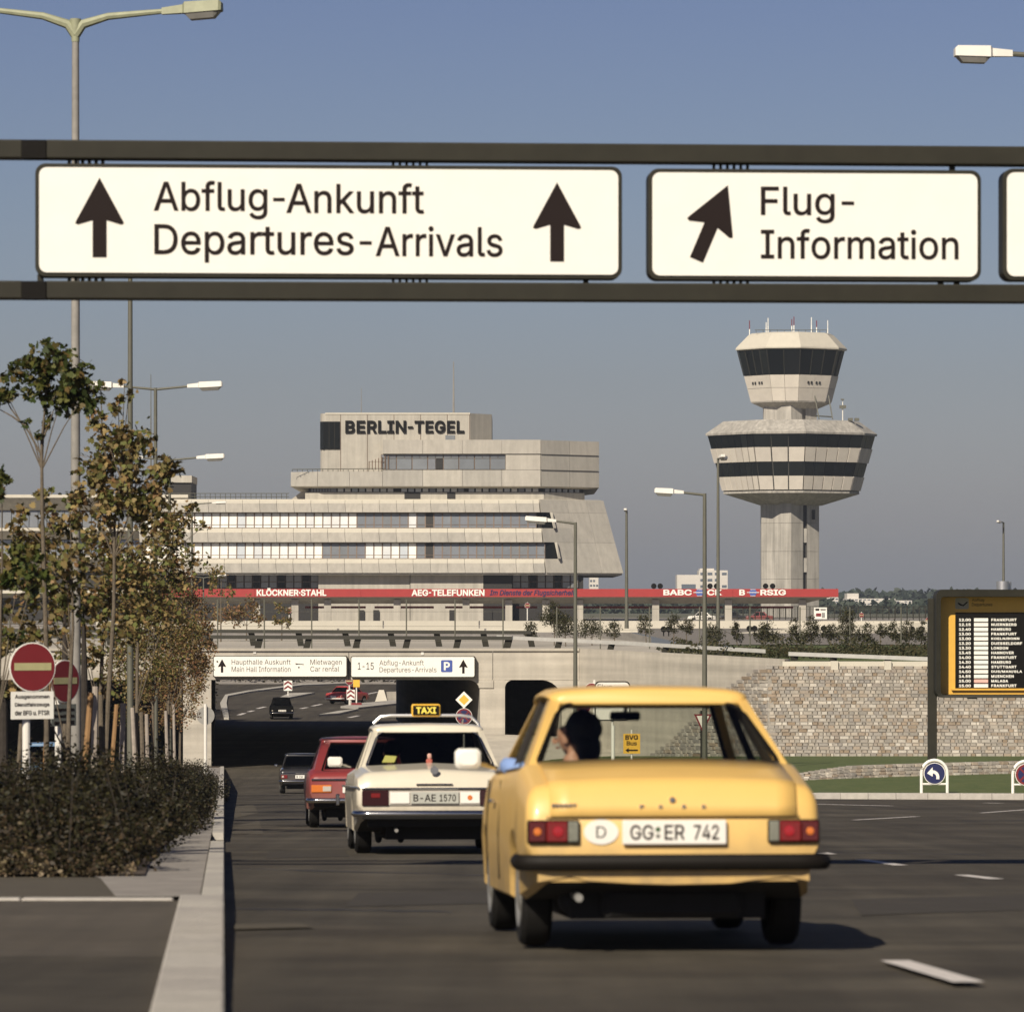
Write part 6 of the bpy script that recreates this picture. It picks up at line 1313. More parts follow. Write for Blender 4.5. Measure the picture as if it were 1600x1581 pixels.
def greenhouse(S, t, mpaint, glass):
    yr, ytr, ytf, yf = S['cab']; zr, ht = S['zr'], S['ht']
    hb = lambda y: interp(y, S['hm']) - S.get('tumble', .045) - .03
    zb = lambda y: interp(y, S['zt']) - .01
    # roof: lofted rounded slab
    st = [(-.05, .0, -.045), (-.03, .02, -.012), (.03, .05, .006), (.25, .06, .018)]; Lr = ytf - ytr; rings = []
    prof = [(ytr - .05, -.06, -.028), (ytr - .035, -.03, -.010), (ytr + .02, -.005, .0), (ytr + .2, .0, .012), (ytr + Lr / 2, .005, .022), (ytf - .2, 0, .012), (ytf + .0, -.01, -.005), (ytf + .05, -.03, -.035)]
    for y, dh, dz in prof:
        h, z = ht + dh, zr + dz
        half = [(h - .03, z - .050), (h + .012, z - .048), (h + .015, z - .040), (h + .004, z - .024), (h - .028, z - .008), (h - .10, z + .004), (h * .5, z + .014), (0, z + .018)]
        rings.append([(x, y, q) for x, q in half] + [(-x, y, q) for x, q in reversed(half[:-1])])
    MB().loft(rings).build('roof', mpaint, t, smooth=True, ang=50)
    wR = S.get('cpil', .30); wtop = S.get('cpil_t', wR * .5); w = S.get('pw', .055); zt_ = zr - .05
    il = MB(); il.box(-ht + .04, ht - .04, ytr + .02, ytf - .02, zr - .072, zr - .058); il.build('headliner', M_int, t)
    for s in (-1, 1):
        X = lambda y, z: s * (hb(y) + (ht - hb(y)) * max(0, (z - zb(y)) / (zt_ - zb(y))))
        # C pillar
        pm = MB(); quadbar(pm, (s * hb(yr), yr, zb(yr)), (s * hb(yr + wR), yr + wR, zb(yr + wR)), (s * ht, ytr - .03, zt_), (s * ht, ytr + wtop, zt_), w, 0); pm.build('pillar', mpaint, t, smooth=True, ang=40)
        pl_ = MB(); i_ = s * (w + .004); quadbar(pl_, (s * hb(yr) - i_, yr + .02, zb(yr)), (s * hb(yr + wR) - i_, yr + wR, zb(yr + wR)), (s * ht - i_, ytr - .01, zt_ - .01), (s * ht - i_, ytr + wtop, zt_ - .01), .01, 0); pl_.build('pillar_trim', M_int, t)
        # A pillar
        pm = MB(); quadbar(pm, (s * hb(yf - .08), yf - .08, zb(yf - .08)), (s * hb(yf), yf, zb(yf)), (s * (ht - .01), ytf - .05, zt_), (s * (ht - .01), ytf + .03, zt_), .05, 0); pm.build('pillar', mpaint, t)
        pl_ = MB(); i_ = s * .055; quadbar(pl_, (s * hb(yf - .1) - i_, yf - .11, zb(yf - .08)), (s * hb(yf) - i_, yf, zb(yf)), (s * (ht - .01) - i_, ytf - .08, zt_ - .01), (s * (ht - .01) - i_, ytf + .03, zt_ - .01), .012, 0); pl_.build('pillar_trim', M_int, t)
        for k, (yb_, yt_) in enumerate(S['bpil']):
            bm_ = MB(); quadbar(bm_, (s * hb(yb_), yb_, zb(yb_)), (s * hb(yb_ + .07), yb_ + .07, zb(yb_ + .07)), (s * ht, yt_, zt_), (s * ht, yt_ + .06, zt_), .04, 0); bm_.build('door_pillar', S.get('bmat', mpaint), t)
    # glass
    def pane(name, pts, m): return MB().add(pts, [(0, 1, 2, 3)]).build(name, m, t)
    o_ = .02
    pane('rear_window', [(-hb(yr) + w * .8, yr + .012, zb(yr) + .0), (hb(yr) - w * .8, yr + .012, zb(yr) + .0), (ht - w * .8, ytr - .01, zt_ + .01), (-ht + w * .8, ytr - .01, zt_ + .01)], glass)
    pane('windscreen', [(-hb(yf) + .04, yf - .02, zb(yf)), (hb(yf) - .04, yf - .02, zb(yf)), (ht - .04, ytf + .02, zt_ + .01), (-ht + .04, ytf + .02, zt_ + .01)], glass)
    for s in (-1, 1): pane('side_window', [(s * (hb(yr + wR) - .02), yr + wR - .01, zb(yr + wR)), (s * (hb(yf) - .02), yf - .08, zb(yf - .08)), (s * (ht - .02), ytf - .04, zt_ + .01), (s * (ht - .02), ytr + wtop - .01, zt_ + .01)], glass)
    # rubber seal round the rear window
    def line(a, b, r=.012): return MB().tube([a, b], r, 6)
    sl = MB(); zz = zb(yr) + .012
    c = [(-hb(yr) + w * .8, yr - .002, zz), (hb(yr) - w * .8, yr - .002, zz), (ht - w * 1.0, ytr - .024, zt_ - .016), (-ht + w * 1.0, ytr - .024, zt_ - .016)]
    r_ = .14; pts = []
    for i in range(4):
        p, q, r2 = Vector(c[i - 1]), Vector(c[i]), Vector(c[(i + 1) % 4]); a, b = (p - q).normalized(), (r2 - q).normalized(); k = r_ if i > 1 else r_ * .5
        for u in np.linspace(0, 1, 5): pts.append((q + a * k * (1 - u) ** 2 + b * k * u ** 2))
    pts.append(pts[0]); sl.tube(pts, .014, 6); sl.build('window_seal', S.get('seal', M_black), t, smooth=True)
    # painted corner webs that round off the rear window
    wb = MB()
    for i in (0, 1, 2, 3):
        q = Vector(c[i]); arc = pts[5 * i:5 * i + 5]; k = len(wb.v); wb.v += [tuple(q + Vector((0, .004, 0)))] + [tuple(Vector(p) + Vector((0, .004, 0))) for p in arc]
        for j in range(4): wb.f.append((k, k + 1 + j, k + 2 + j)); wb.mi.append(0)
    wb.build('window_corner', mpaint, t)
def wheel(t, x, y, r, w, m_rim=M_steel, sgn=1):
    prof = [(-w / 2 + .015, r * .62), (-w / 2, r * .7), (-w / 2 + .0, r * .90), (-w / 2 + .025, r * .985), (0, r), (w / 2 - .025, r * .985), (w / 2, r * .90), (w / 2, r * .7), (w / 2 - .015, r * .62)]
    rings = [[(x + a, y + b * math.cos(q), r + b * math.sin(q)) for q in np.linspace(0, 2 * math.pi, 28, endpoint=False)] for a, b in prof]
    ty = MB().loft(rings).build('wheel', M_rubber, t, smooth=True, ang=40)
    s = sgn; prof = [(s * (w / 2 - .02), r * .66), (s * (w / 2 + .004), r * .64), (s * (w / 2 - .012), r * .56), (s * (w / 2 - .03), r * .40), (s * (w / 2 - .005), r * .34), (s * (w / 2 + .008), r * .2), (s * (w / 2 + .01), r * .02)]
    rings = [[(x + a, y + b * math.cos(q), r + b * math.sin(q)) for q in np.linspace(0, 2 * math.pi, 24, endpoint=False)] for a, b in prof]
    MB().loft(rings).build('rim', m_rim, ty, smooth=True, ang=50)
def car(name, label, cat, S, loc, rz, mpaint, glass, pitch=-math.atan(SL), group=None, rim=M_steel):
    t = thing(name, label, cat, loc, (pitch, 0, rz), group=group); car_body(S, t, mpaint); greenhouse(S, t, mpaint, glass)
    for wy in S['wheels']:
        for s in (-1, 1): wheel(t, s * (interp(wy, S['hm']) - S['ww'] / 2 - .035), wy, S['wr'], S['ww'], rim, s)
    L = S['L']; ub = MB(); ub.box(-.52, .52, .28, L - .3, .165, .40); ub.build('chassis', M_under, t)
    x = MB(); x.tube([(-.5, S['wheels'][0], S['wr']), (.5, S['wheels'][0], S['wr'])], .045, 8); x.loft([[(r * math.cos(a), S['wheels'][0] + yy, S['wr'] - .01 + r * math.sin(a)) for a in np.linspace(0, 6.283, 12, endpoint=False)] for yy, r in ((-.13, .03), (-.10, .10), (0, .13), (.1, .10), (.14, .03))]); x.build('rear_axle', M_under, t, smooth=True)
    # seats, dashboard, steering wheel
    ys0 = S['cab'][0] + S.get('shelf', .42)
    se = MB().bev(-.62, .62, ys0 + .02, ys0 + .16, .40, S.get('zseat', .86) , .03); se.build('rear_seat', M_int, t)
    for s in (-1, 1):
        q = MB().bev(s * .36 - .23, s * .36 + .23, S['yseat'], S['yseat'] + .13, .40, S.get('zseat', .86) + .03, .04); q.build('front_seat', M_int, t)
    MB().bev(-.66, .66, S['cab'][3] - .45, S['cab'][3] - .1, .5, interp(S['cab'][3], S['zt']) - .01, .03).build('dashboard', M_int, t)
    c = Vector((-.36, S['cab'][3] - .62, .80)); MB().tube([c + Vector((.19 * math.cos(a), .06 * math.sin(a) + .02, .18 * math.sin(a))) for a in np.linspace(0, 6.283, 19)], .013, 6).build('steering_wheel', M_black, t, smooth=True)
    return t
def bumper(t, S, z0, z1, m, y0=-.10, ext=.02, wrap=.32, bev=.02, name='bumper', cap=None):
    h = interp(.1, S['hm']) + ext; pts = [(-h, wrap), (-h, .02), (-h + .05, y0 + .03), (-h + .16, y0), (h - .16, y0), (h - .05, y0 + .03), (h, .02), (h, wrap)]
    mb = MB(); rings = []
    for x, y in pts:
        rings.append((x, y))
    prof = [(0, z0), (0.0, z0), (-.02, z0 + .012), (-.03, (z0 + z1) / 2), (-.02, z1 - .012), (0, z1)]
    inn = .05; R_ = []
    for i, (x, y) in enumerate(rings):
        a = Vector(rings[max(i - 1, 0)]); b = Vector(rings[min(i + 1, len(rings) - 1)]); d = (b - a).normalized(); nrm = Vector((d.y, -d.x))
        R_.append([(x + nrm.x * o, y + nrm.y * o, z) for o, z in ((-inn, z0 + .01), (0, z0), (.018, z0 + .018), (.026, (z0 + z1) / 2), (.018, z1 - .018), (0, z1), (-inn, z1 - .01))])
    mb.loft(R_); return mb.build(name, m, t, smooth=True, ang=50)
def plate(t, x0, x1, z0, z1, y, words, m=M_plate, ink=M_ink):
    b = MB().bev(x0 - .008, x1 + .008, y, y + .02, z0 - .006, z1 + .006, .004).build('number_plate', m, t)
    for s_, a, c in words: text(s_, x0 + (x1 - x0) * a, x0 + (x1 - x0) * c, z0 + (z1 - z0) * .16, z1 - (z1 - z0) * .16, y - .0005, ink, b, bold=.012, thick=.002)
    rr = (x1 - x0, z1 - z0); return b
def mirror(t, x, y, z, w, h, m, s=-1, arm=.1):
    o = MB().bev(x - w / 2, x + w / 2, y, y + .06, z - h / 2, z + h / 2, .02).build('wing_mirror', m, t, smooth=True)
    MB().tube([(x - s * w * .3, y + .05, z - h * .2), (x - s * (w * .5 + arm), y + .1, z - h * .5)], .014, 6).build('mirror_arm', M_chrome, o)
def tailpipe(t, x, y, z): MB().tube([(x, y, z), (x, y + .5, z + .02)], .022, 10).build('exhaust_pipe', M_steel, t, smooth=True)

# ---- the yellow saloon in front
ESC = dict(L=3.98, wheels=(.84, 3.25), wr=.292, ww=.165, yseat=1.95,
           zt=[(0, .708), (.02, .76), (.05, .835), (.09, .868), (.14, .880), (.4, .925), (.74, .985), (1.2, .965), (2.95, .94), (3.05, .945), (3.75, .82), (3.92, .74), (3.98, .60)],
           hm=[(0, .772), (.05, .785), (.5, .792), (1.5, .798), (3.2, .792), (3.8, .77), (3.98, .72)], zs=[(0, .37), (.3, .30), (.6, .25), (3.6, .25), (3.98, .36)],
           cab=(.74, 1.30, 2.45, 3.02), zr=1.40, ht=.548, bpil=((1.98, 1.98),), cpil=.40, cpil_t=.16, pw=.06, shelf=.42, crown=.03, tumble=.048, zseat=.80, bmat=M_int)
el = Vector(((1053 - HX) / F * 23.65, 23.65, zroad(23.65)))
esc = car('saloon_car', 'yellow two door saloon nearest the camera, seen from behind on the road', 'car', ESC, el, TH + .007, M_yel, M_glass)
ld = MB(); rows = []
for y, z in ((-.006, .712), (.016, .77), (.046, .845), (.086, .878), (.14, .890), (.4, .935), (.70, .985)):
    rows.append([(x, y, z + .03 * (1 - (x / .74) ** 2) * (0 if z < .8 else .8) ) for x in np.linspace(-.655, .655, 13)])
k = 0; ld.v = [p for r in rows for p in r]; ld.f = [(i * 13 + j, i * 13 + j + 1, (i + 1) * 13 + j + 1, (i + 1) * 13 + j) for i in range(6) for j in range(12)]; ld.mi = [0] * len(ld.f)
o = ld.build('boot_lid', M_yel, esc, smooth=True, ang=50); md = o.modifiers.new('thickness', 'SOLIDIFY'); md.thickness = .012; md.offset = 1
sm = MB()
for a, b in (((-.672, -.004, .705), (.672, -.004, .705)), ((-.668, .0, .71), (-.664, .09, .875)), ((.668, .0, .71), (.664, .09, .875)), ((-.664, .09, .872), (-.664, .70, .972)), ((.664, .09, .872), (.664, .70, .972))): sm.tube([a, b], .0035, 5)
sm.build('lid_seam', mat('seam_shade', (.10, .06, .02), .9, 0), esc)
for s in (-1, 1):
    x0, x1 = s * .775, s * .50
    lt = MB().bev(min(x0, x1), max(x0, x1), -.028, .03, .572, .696, .008).build('tail_light', M_blackbump, esc)
    e0 = s * .768
    for a, b, m in ((0, .09, mat('deep_red_lens', (.085, .008, .008), .25, 0, coat=.5)), (.093, .205, M_lensr), (.208, .262, mat('grey_lens', (.20, .20, .16), .3, .2, 30))):
        q0, q1 = e0 - s * a, e0 - s * b; MB().bev(min(q0, q1), max(q0, q1), -.040, -.026, .58, .688, .006).build('lens', m, lt)
    MB().loft([[(e0 - s * .045 + r * math.cos(a), y, .634 + r * math.sin(a)) for a in np.linspace(0, 6.283, 14, endpoint=False)] for y, r in ((-.040, .022), (-.046, .018), (-.047, .001))]).build('indicator', M_lenso, lt)
    MB().loft([[(e0 - s * .155 + r * math.cos(a), y, .634 + r * math.sin(a)) for a in np.linspace(0, 6.283, 14, endpoint=False)] for y, r in ((-.040, .030), (-.046, .026), (-.047, .001))]).build('brake_lens', mat('bright_red_lens', (.32, .014, .02), .2, 0, coat=.5), lt)
plate(esc, -.265, .27, .572, .688, -.035, (('GG', .06, .29), ('ER', .40, .60), ('742', .69, .94)))
MB().prism(disc(.0, 0, .014, 10), 0, .002).build('plate_seal', mat('seal_green', (.05, .10, .04), .6, 0), esc).location = (-.265 + .535 * .335, -.037, .645)
MB().prism(disc(.0, 0, .012, 10), 0, .002).build('plate_seal', mat('seal_grey', (.15, .15, .13), .6, 0), esc).location = (-.265 + .535 * .335, -.037, .610)
n_ = 24; MB().prism([(-.384 + .092 * math.cos(a), .632 + .066 * math.sin(a)) for a in np.linspace(0, 6.283, n_, endpoint=False)], -.008, -.001).build('oval_badge', M_plate, esc)
text('D', -.410, -.358, .602, .662, -.008, M_ink, esc, thick=.002)
for ch, x in zip('FORD', (-.18, -.08, .045, .15)): text(ch, x, x + .022, .755, .775, .004, M_chrome, esc, thick=.014, bold=.03, name='badge_letter')
text('ESCORT', -.645, -.515, .764, .782, .004, M_chrome, esc, thick=.014, bold=.02, name='badge_letter')
MB().loft([[(-.005 + r * math.cos(a), y, .80 + r * math.sin(a)) for a in np.linspace(0, 6.283, 14, endpoint=False)] for y, r in ((.04, .016), (-.0, .016), (-.004, .010))]).build('boot_lock', M_chrome, esc)
bumper(esc, ESC, .430, .515, M_blackbump, y0=-.055, ext=.03, wrap=.36)
va = MB(); zz = [(-.72, .37), (-.55, .40), (-.45, .375), (-.2, .36), (.0, .355), (.3, .36), (.45, .38), (.60, .395), (.72, .37)]
va.loft([[(x, -.012, z), (x, .03, z - .005), (x, .03, .46), (x, -.004, .46)] for x, z in zz]); va.build('rear_valance', M_yel, esc)
MB().bev(-.36, .40, .22, .75, .17, .33, .03).build('fuel_tank', M_under, esc); tailpipe(esc, -.50, .02, .285)
MB().loft([[(-.5 + r * math.cos(a), y, .26 + r * math.sin(a)) for a in np.linspace(0, 6.283, 12, endpoint=False)] for y, r in ((.3, .03), (.34, .08), (.75, .08), (.8, .03))]).build('silencer', M_under, esc, smooth=True)
mirror(esc, -.93, 2.55, 1.025, .15, .115, M_white)
MB().bev(-.09, .09, 2.62, 2.65, 1.245, 1.30, .012).build('rear_view_mirror', M_black, esc); MB().tube([(0, 2.63, 1.30), (.02, 2.6, 1.37)], .012, 6).build('mirror_stem', M_black, esc)
for s in (-1, 1):
    MB().tube([(s * .806, 2.2, .78), (s * .812, 2.35, .78)], .012, 6).build('door_handle', M_chrome, esc)
    sd = MB()
    for yy in (1.92, 2.95): sd.tube([(s * .793, yy, .34), (s * .797, yy, .60), (s * .780, yy, .90)], .005, 5)
    sd.build('door_seam', M_blackbump, esc)
    MB().tube([(s * .742, .78, .97), (s * .745, 2.0, .955), (s * .74, 2.95, .945)], .010, 6).build('waist_trim', M_chrome, esc)
MB().tube([(-.66, .715, .985), (-.63, .712, .99)], .012, 6).build('trim_clip', M_chrome, esc)

# ---- people
def person(label, root, pos, shirt, turn=.9, elbow_out=True, hair='big', rz=0.0):
    """a seated driver: one continuous skinned body with head and hands, hair as a child"""
    J = [((0, 0, .10), .13), ((0, -.04, .28), .135), ((0, -.08, .46), .15), ((0, -.07, .60), .075), ((0, -.05, .68), .055)]
    E = [(0, 1), (1, 2), (2, 3), (3, 4)]
    def chain(start, pts):
        k = start
        for p in pts: J.append(p); E.append((k, len(J) - 1)); k = len(J) - 1
        return k
    hd = [((.0, -.02, .745), .072), ((0, -.01, .80), .092), ((0, -.02, .87), .085)]
    chain(4, hd)
    for s in (-1, 1):
        if s < 0 and elbow_out: arm = [((-.18, -.08, .56), .075), ((-.385, .04, .635), .058), ((-.33, .28, .63), .036)]; hx, hy, hz = -.32, .35, .635
        else: arm = [((s * .17, -.08, .54), .072), ((s * .25, .12, .36), .048), ((s * .14, .36, .44), .034)]; hx, hy, hz = s * .13, .43, .46
        w = chain(2, arm); p = chain(w, [((hx, hy, hz), .032)])
        for i, (dx, l) in enumerate(((-.030, .060), (-.010, .072), (.010, .068), (.030, .052))): chain(p, [((hx + dx, hy + .045, hz + .012), .0105), ((hx + dx, hy + .045 + l * .6, hz - .012), .0095), ((hx + dx, hy + .035 + l * .6, hz - .04), .008)])
        chain(w, [((hx - s * .045, hy - .005, hz + .01), .011), ((hx - s * .055, hy + .03, hz + .01), .009)])
        chain(0, [((s * .10, .02, .07), .10), ((s * .13, .40, .12), .075), ((s * .13, .62, -.20), .05), ((s * .13, .74, -.24), .035)])
    me = bpy.data.meshes.new('person'); me.from_pydata([j[0] for j in J], E, []); o = bpy.data.objects.new('person', me); COL.objects.link(o)
    md = o.modifiers.new('skin', 'SKIN'); md.use_smooth_shade = True
    for i, (p, r) in enumerate(J): me.skin_vertices[0].data[i].radius = (r, r * (.78 if i < 3 else 1))
    me.skin_vertices[0].data[0].use_root = True
    sb = o.modifiers.new('sub', 'SUBSURF'); sb.levels = sb.render_levels = 1
    bpy.context.view_layer.update(); dg = bpy.context.evaluated_depsgraph_get()
    m2 = bpy.data.meshes.new_from_object(o.evaluated_get(dg)); bpy.data.objects.remove(o)
    for m in (shirt, M_skin, M_trs): m2.materials.append(m)
    c, s_ = math.cos(turn), math.sin(turn)
    for v in m2.vertices:
        if v.co.z > .70: x, y = v.co.x, v.co.y + .03; v.co.x, v.co.y = x * c - y * s_, x * s_ + y * c - .03
    hands = [Vector((-.32, .36, .635)) if elbow_out else Vector((-.13, .43, .46)), Vector((.13, .43, .46))]
    for f in m2.polygons:
        q = f.center; f.material_index = 1 if (q.z > .635 and abs(q.x) < .16) or any((q - h).length < .13 for h in hands) else (2 if q.z < .16 or q.y > .2 and q.z < .3 else 0)
    o = bpy.data.objects.new('person', m2); COL.objects.link(o); m2.shade_smooth(); tag(o, label, 'person')
    o.matrix_world = locmat(root) @ Matrix.Translation(pos); o.location, o.rotation_euler = (locmat(root) @ Matrix.Translation(pos)).to_translation(), (locmat(root)).to_euler()
    # face and hair
    f = MB(); T_ = Matrix.Translation((0, -.03, 0)) @ Matrix.Rotation(turn, 4, 'Z')
    def sph(mb, cx_, cy_, cz_, rx, ry, rz_, nn=12, mm=8, nz=0, keep=lambda p: True):
        rings = []
        for i in range(1, mm):
            a = math.pi * i / mm; rings.append([T_ @ Vector((cx_ + rx * math.sin(a) * math.cos(b) * (1 + nz * random.uniform(-1, 1)), cy_ + ry * math.sin(a) * math.sin(b) * (1 + nz * random.uniform(-1, 1)), cz_ - rz_ * math.cos(a) * (1 + nz * random.uniform(-1, 1)))) for b in np.linspace(0, 6.283, nn, endpoint=False)])
        mb.loft(rings)
    sph(f, 0, .115, .775, .014, .022, .022, 8, 5); f.build('nose', M_skin, o, smooth=True)
    for s in (-1, 1):
        g = MB(); sph(g, s * .033, .108, .805, .014, .008, .008, 8, 5); g.build('eye', M_black, o, smooth=True)
        g = MB(); sph(g, s * .092, .01, .785, .010, .022, .032, 8, 5); g.build('ear', M_skin, o, smooth=True)
    g = MB(); sph(g, 0, .098, .735, .026, .010, .008, 8, 5); g.build('mouth', mat('lips', (.35, .12, .09), .5, 0), o, smooth=True)
    h = MB()
    if hair == 'big': sph(h, 0, -.065, .835, .118, .10, .115, 22, 14, .12); sph(h, 0, -.095, .735, .105, .062, .11, 20, 10, .13)
    else: sph(h, 0, -.03, .84, .105, .105, .10, 16, 10, .03)
    h.build('hair', M_hair, o, smooth=True, ang=80); return o
person('dark haired driver of the yellow car in a blue shirt, elbow out of the window', esc, (-.36, 2.02, .35), M_shirt, turn=1.05)

# ---- the cream taxi
MER = dict(L=4.68, wheels=(1.02, 3.77), wr=.315, ww=.18, yseat=2.35,
           zt=[(0, .66), (.03, .80), (.07, .865), (.14, .895), (.5, .925), (1.05, .965), (1.5, .95), (3.4, .93), (3.5, .94), (4.4, .84), (4.6, .76), (4.68, .62)],
           hm=[(0, .835), (.05, .86), (.4, .882), (3.9, .882), (4.5, .86), (4.68, .80)], zs=[(0, .42), (.4, .33), (.7, .24), (4.2, .24), (4.68, .34)],
           cab=(1.05, 1.62, 2.95, 3.50), zr=1.435, ht=.625, bpil=((2.35, 2.35),), cpil=.34, cpil_t=.15, pw=.065, shelf=.40, crown=.05, tumble=.075, zseat=.84, seal=M_chrome)
tl_ = Vector(((679 - HX) / F * 49.4, 49.4, zroad(49.4)))
taxi = car('taxi', 'cream taxi with a lit style roof sign following the dark red hatchback', 'taxi', MER, tl_, TH, M_cream, M_glassd)
for s in (-1, 1):
    x0, x1 = s * .80, s * .50
    lt = MB().bev(min(x0, x1), max(x0, x1), -.025, .03, .54, .71, .008).build('tail_light', mat('dark_red_lens', (.028, .005, .006), .2, 0, coat=.5), taxi)
    q0, q1 = s * .70, s * .60; MB().bev(min(q0, q1), max(q0, q1), -.032, -.026, .63, .68, .004).build('lens', M_lensr, lt)
    MB().tube([(s * .84, .0, .74), (s * .895, .35, .745), (s * .90, 1.6, .745), (s * .90, 4.2, .745)], .014, 6).build('side_trim', M_chrome, taxi, smooth=True)
    MB().tube([(s * .905, 2.1, .80), (s * .91, 2.25, .80)], .014, 6).build('door_handle', M_chrome, taxi)
MB().bev(-.52, .52, -.02, .02, .545, .705, .006).build('light_panel', M_lensw, taxi)
plate(taxi, -.255, .26, .57, .685, -.045, (('B-AE', .04, .52), ('1570', .60, .95)), m=mat('plate_grey', (.42, .42, .37), .5, .05, 12))
MB().bev(-.49, -.275, -.035, -.02, .565, .69, .004).build('reflector_panel', M_plate, taxi)
sp = MB().bev(.285, .50, -.035, -.02, .565, .69, .004).build('sticker_panel', M_plate, taxi); MB().prism(disc(.39, .63, .028, 16), -.039, -.0355).build('orange_sticker', M_lenso, sp)
MB().tube([(-.80, -.012, .728), (.80, -.012, .728)], .014, 6).build('boot_trim', M_chrome, taxi); MB().tube([(-.20, -.0, .775), (.20, -.0, .775)], .011, 6).build('boot_handle', M_chrome, taxi)
MB().tube([(0, .10, .90), (0, .10, .98)], .012, 6).build('badge_stem', M_chrome, taxi); MB().prism(disc(0, .93, .045, 16), .0, .012).build('round_badge', M_chrome, taxi)
bumper(taxi, MER, .415, .49, M_chrome, y0=-.13, ext=.02, wrap=.45); MB().bev(-.80, .80, -.150, -.13, .395, .435, .004).build('bumper_rubber', M_rubber, taxi)
MB().bev(-.74, .74, .0, .04, .31, .42, .006).build('rear_valance', M_under, taxi)
mirror(taxi, -1.02, 3.05, 1.03, .17, .115, M_whitep)
tailpipe(taxi, -.42, .0, .27); MB().bev(-.3, .3, .3, .8, .22, .32, .03).build('fuel_tank', M_under, taxi)
rk = MB(); rk.tube([(-.635, 2.1, 1.37), (-.60, 2.1, 1.47), (-.52, 2.1, 1.545), (-.40, 2.1, 1.56), (.40, 2.1, 1.56), (.52, 2.1, 1.545), (.60, 2.1, 1.47), (.635, 2.1, 1.37)], .018, 8); rk.build('roof_bar', M_alu, taxi, smooth=True)
sg = MB().bev(-.165, .165, 2.04, 2.16, 1.545, 1.69, .015).build('roof_sign', M_yellow, taxi); MB().bev(-.15, .15, 2.03, 2.045, 1.562, 1.673, .004).build('sign_panel', M_black, sg)
text('TAXI', -.115, .115, 1.58, 1.655, 2.03, mat('taxi_yellow', (.85, .68, .10), .5, 0), sg, bold=.03)
MB().tube([(.40, 2.0, 1.40), (.42, 1.9, 1.52)], .008, 5).build('aerial', M_chrome, taxi)
fig = MB().bev(-.04, .03, 1.12, 1.17, .99, 1.06, .012).build('shelf_figure', mat('toy_red', (.38, .10, .07), .6, .1, 20), taxi); MB().bev(-.025, .02, 1.125, 1.165, 1.06, 1.12, .012).build('figure_head', mat('toy_skin', (.6, .35, .28), .6, 0), fig)
st = MB().add([(-.54, 1.12, 1.02), (-.40, 1.12, 1.02), (-.37, 1.16, 1.09), (-.50, 1.16, 1.10)], [(0, 1, 2, 3)]).build('yellow_sticker', mat('sticker_yellow', (.30, .29, .06), .6, .1, 10), taxi)
person('taxi driver in a dark shirt behind the tinted rear window', taxi, (-.38, 2.46, .34), M_shirt2, turn=.1, elbow_out=False, hair='short')

# ---- the dark red hatchback
REN = dict(L=4.23, wheels=(.78, 3.46), wr=.30, ww=.16, yseat=2.1,
           zt=[(0, .78), (.03, .83), (.08, .86), (.14, .875), (.36, .935), (1.2, .93), (3.0, .92), (3.1, .93), (3.95, .82), (4.15, .74), (4.23, .6)],
           hm=[(0, .78), (.05, .80), (.5, .818), (3.6, .818), (4.1, .79), (4.23, .74)], zs=[(0, .36), (.4, .28), (3.9, .28), (4.23, .36)],
           cab=(.20, 1.10, 2.45, 3.10), zr=1.42, ht=.58, bpil=((1.35, 1.4), (2.1, 2.1)), cpil=.30, cpil_t=.12, pw=.15, shelf=.9, crown=.02, tumble=.06, zseat=.84)
rl_ = Vector(((562 - HX) / F * 70.6, 70.6, zroad(70.6)))
ren = car('hatchback_car', 'dark red hatchback half hidden by the taxi', 'car', REN, rl_, TH, M_rd, M_glassd)
for s in (-1, 1):
    x0, x1 = s * .76, s * .44; lt = MB().bev(min(x0, x1), max(x0, x1), -.02, .03, .56, .68, .01).build('tail_light', M_lenso, ren)
    q0, q1 = s * .58, s * .45; MB().bev(min(q0, q1), max(q0, q1), -.028, -.018, .58, .66, .004).build('lens', M_lensw, lt)
    MB().bev(s * .35 - .03, s * .35 + .03, -.17, -.09, .36, .54, .012).build('bumper_guard', M_chrome, ren)
MB().tube([(-.76, -.01, .765), (.76, -.01, .765)], .016, 6).build('boot_trim', M_chrome, ren)
plate(ren, -.26, .26, .56, .67, -.02, (('B', .06, .16), ('JN 342', .25, .95)))
bumper(ren, REN, .40, .475, M_chrome, y0=-.12, ext=.02, wrap=.3); MB().bev(-.72, .72, -.005, .02, .34, .42, .006).build('rear_valance', M_under, ren)
rb = MB(); rb.tube([(-.60, 1.05, 1.415), (.60, 1.05, 1.415)], .012, 6); rb.build('roof_trim', M_chrome, ren)
MB().bev(-.40, -.1, 1.13, 1.3, .93, .965, .01).build('parcel', M_whitep, ren)
person('driver of the dark red hatchback seen dimly through its rear window', ren, (-.36, 2.2, .34), M_shirt2, turn=.0, elbow_out=False, hair='short')

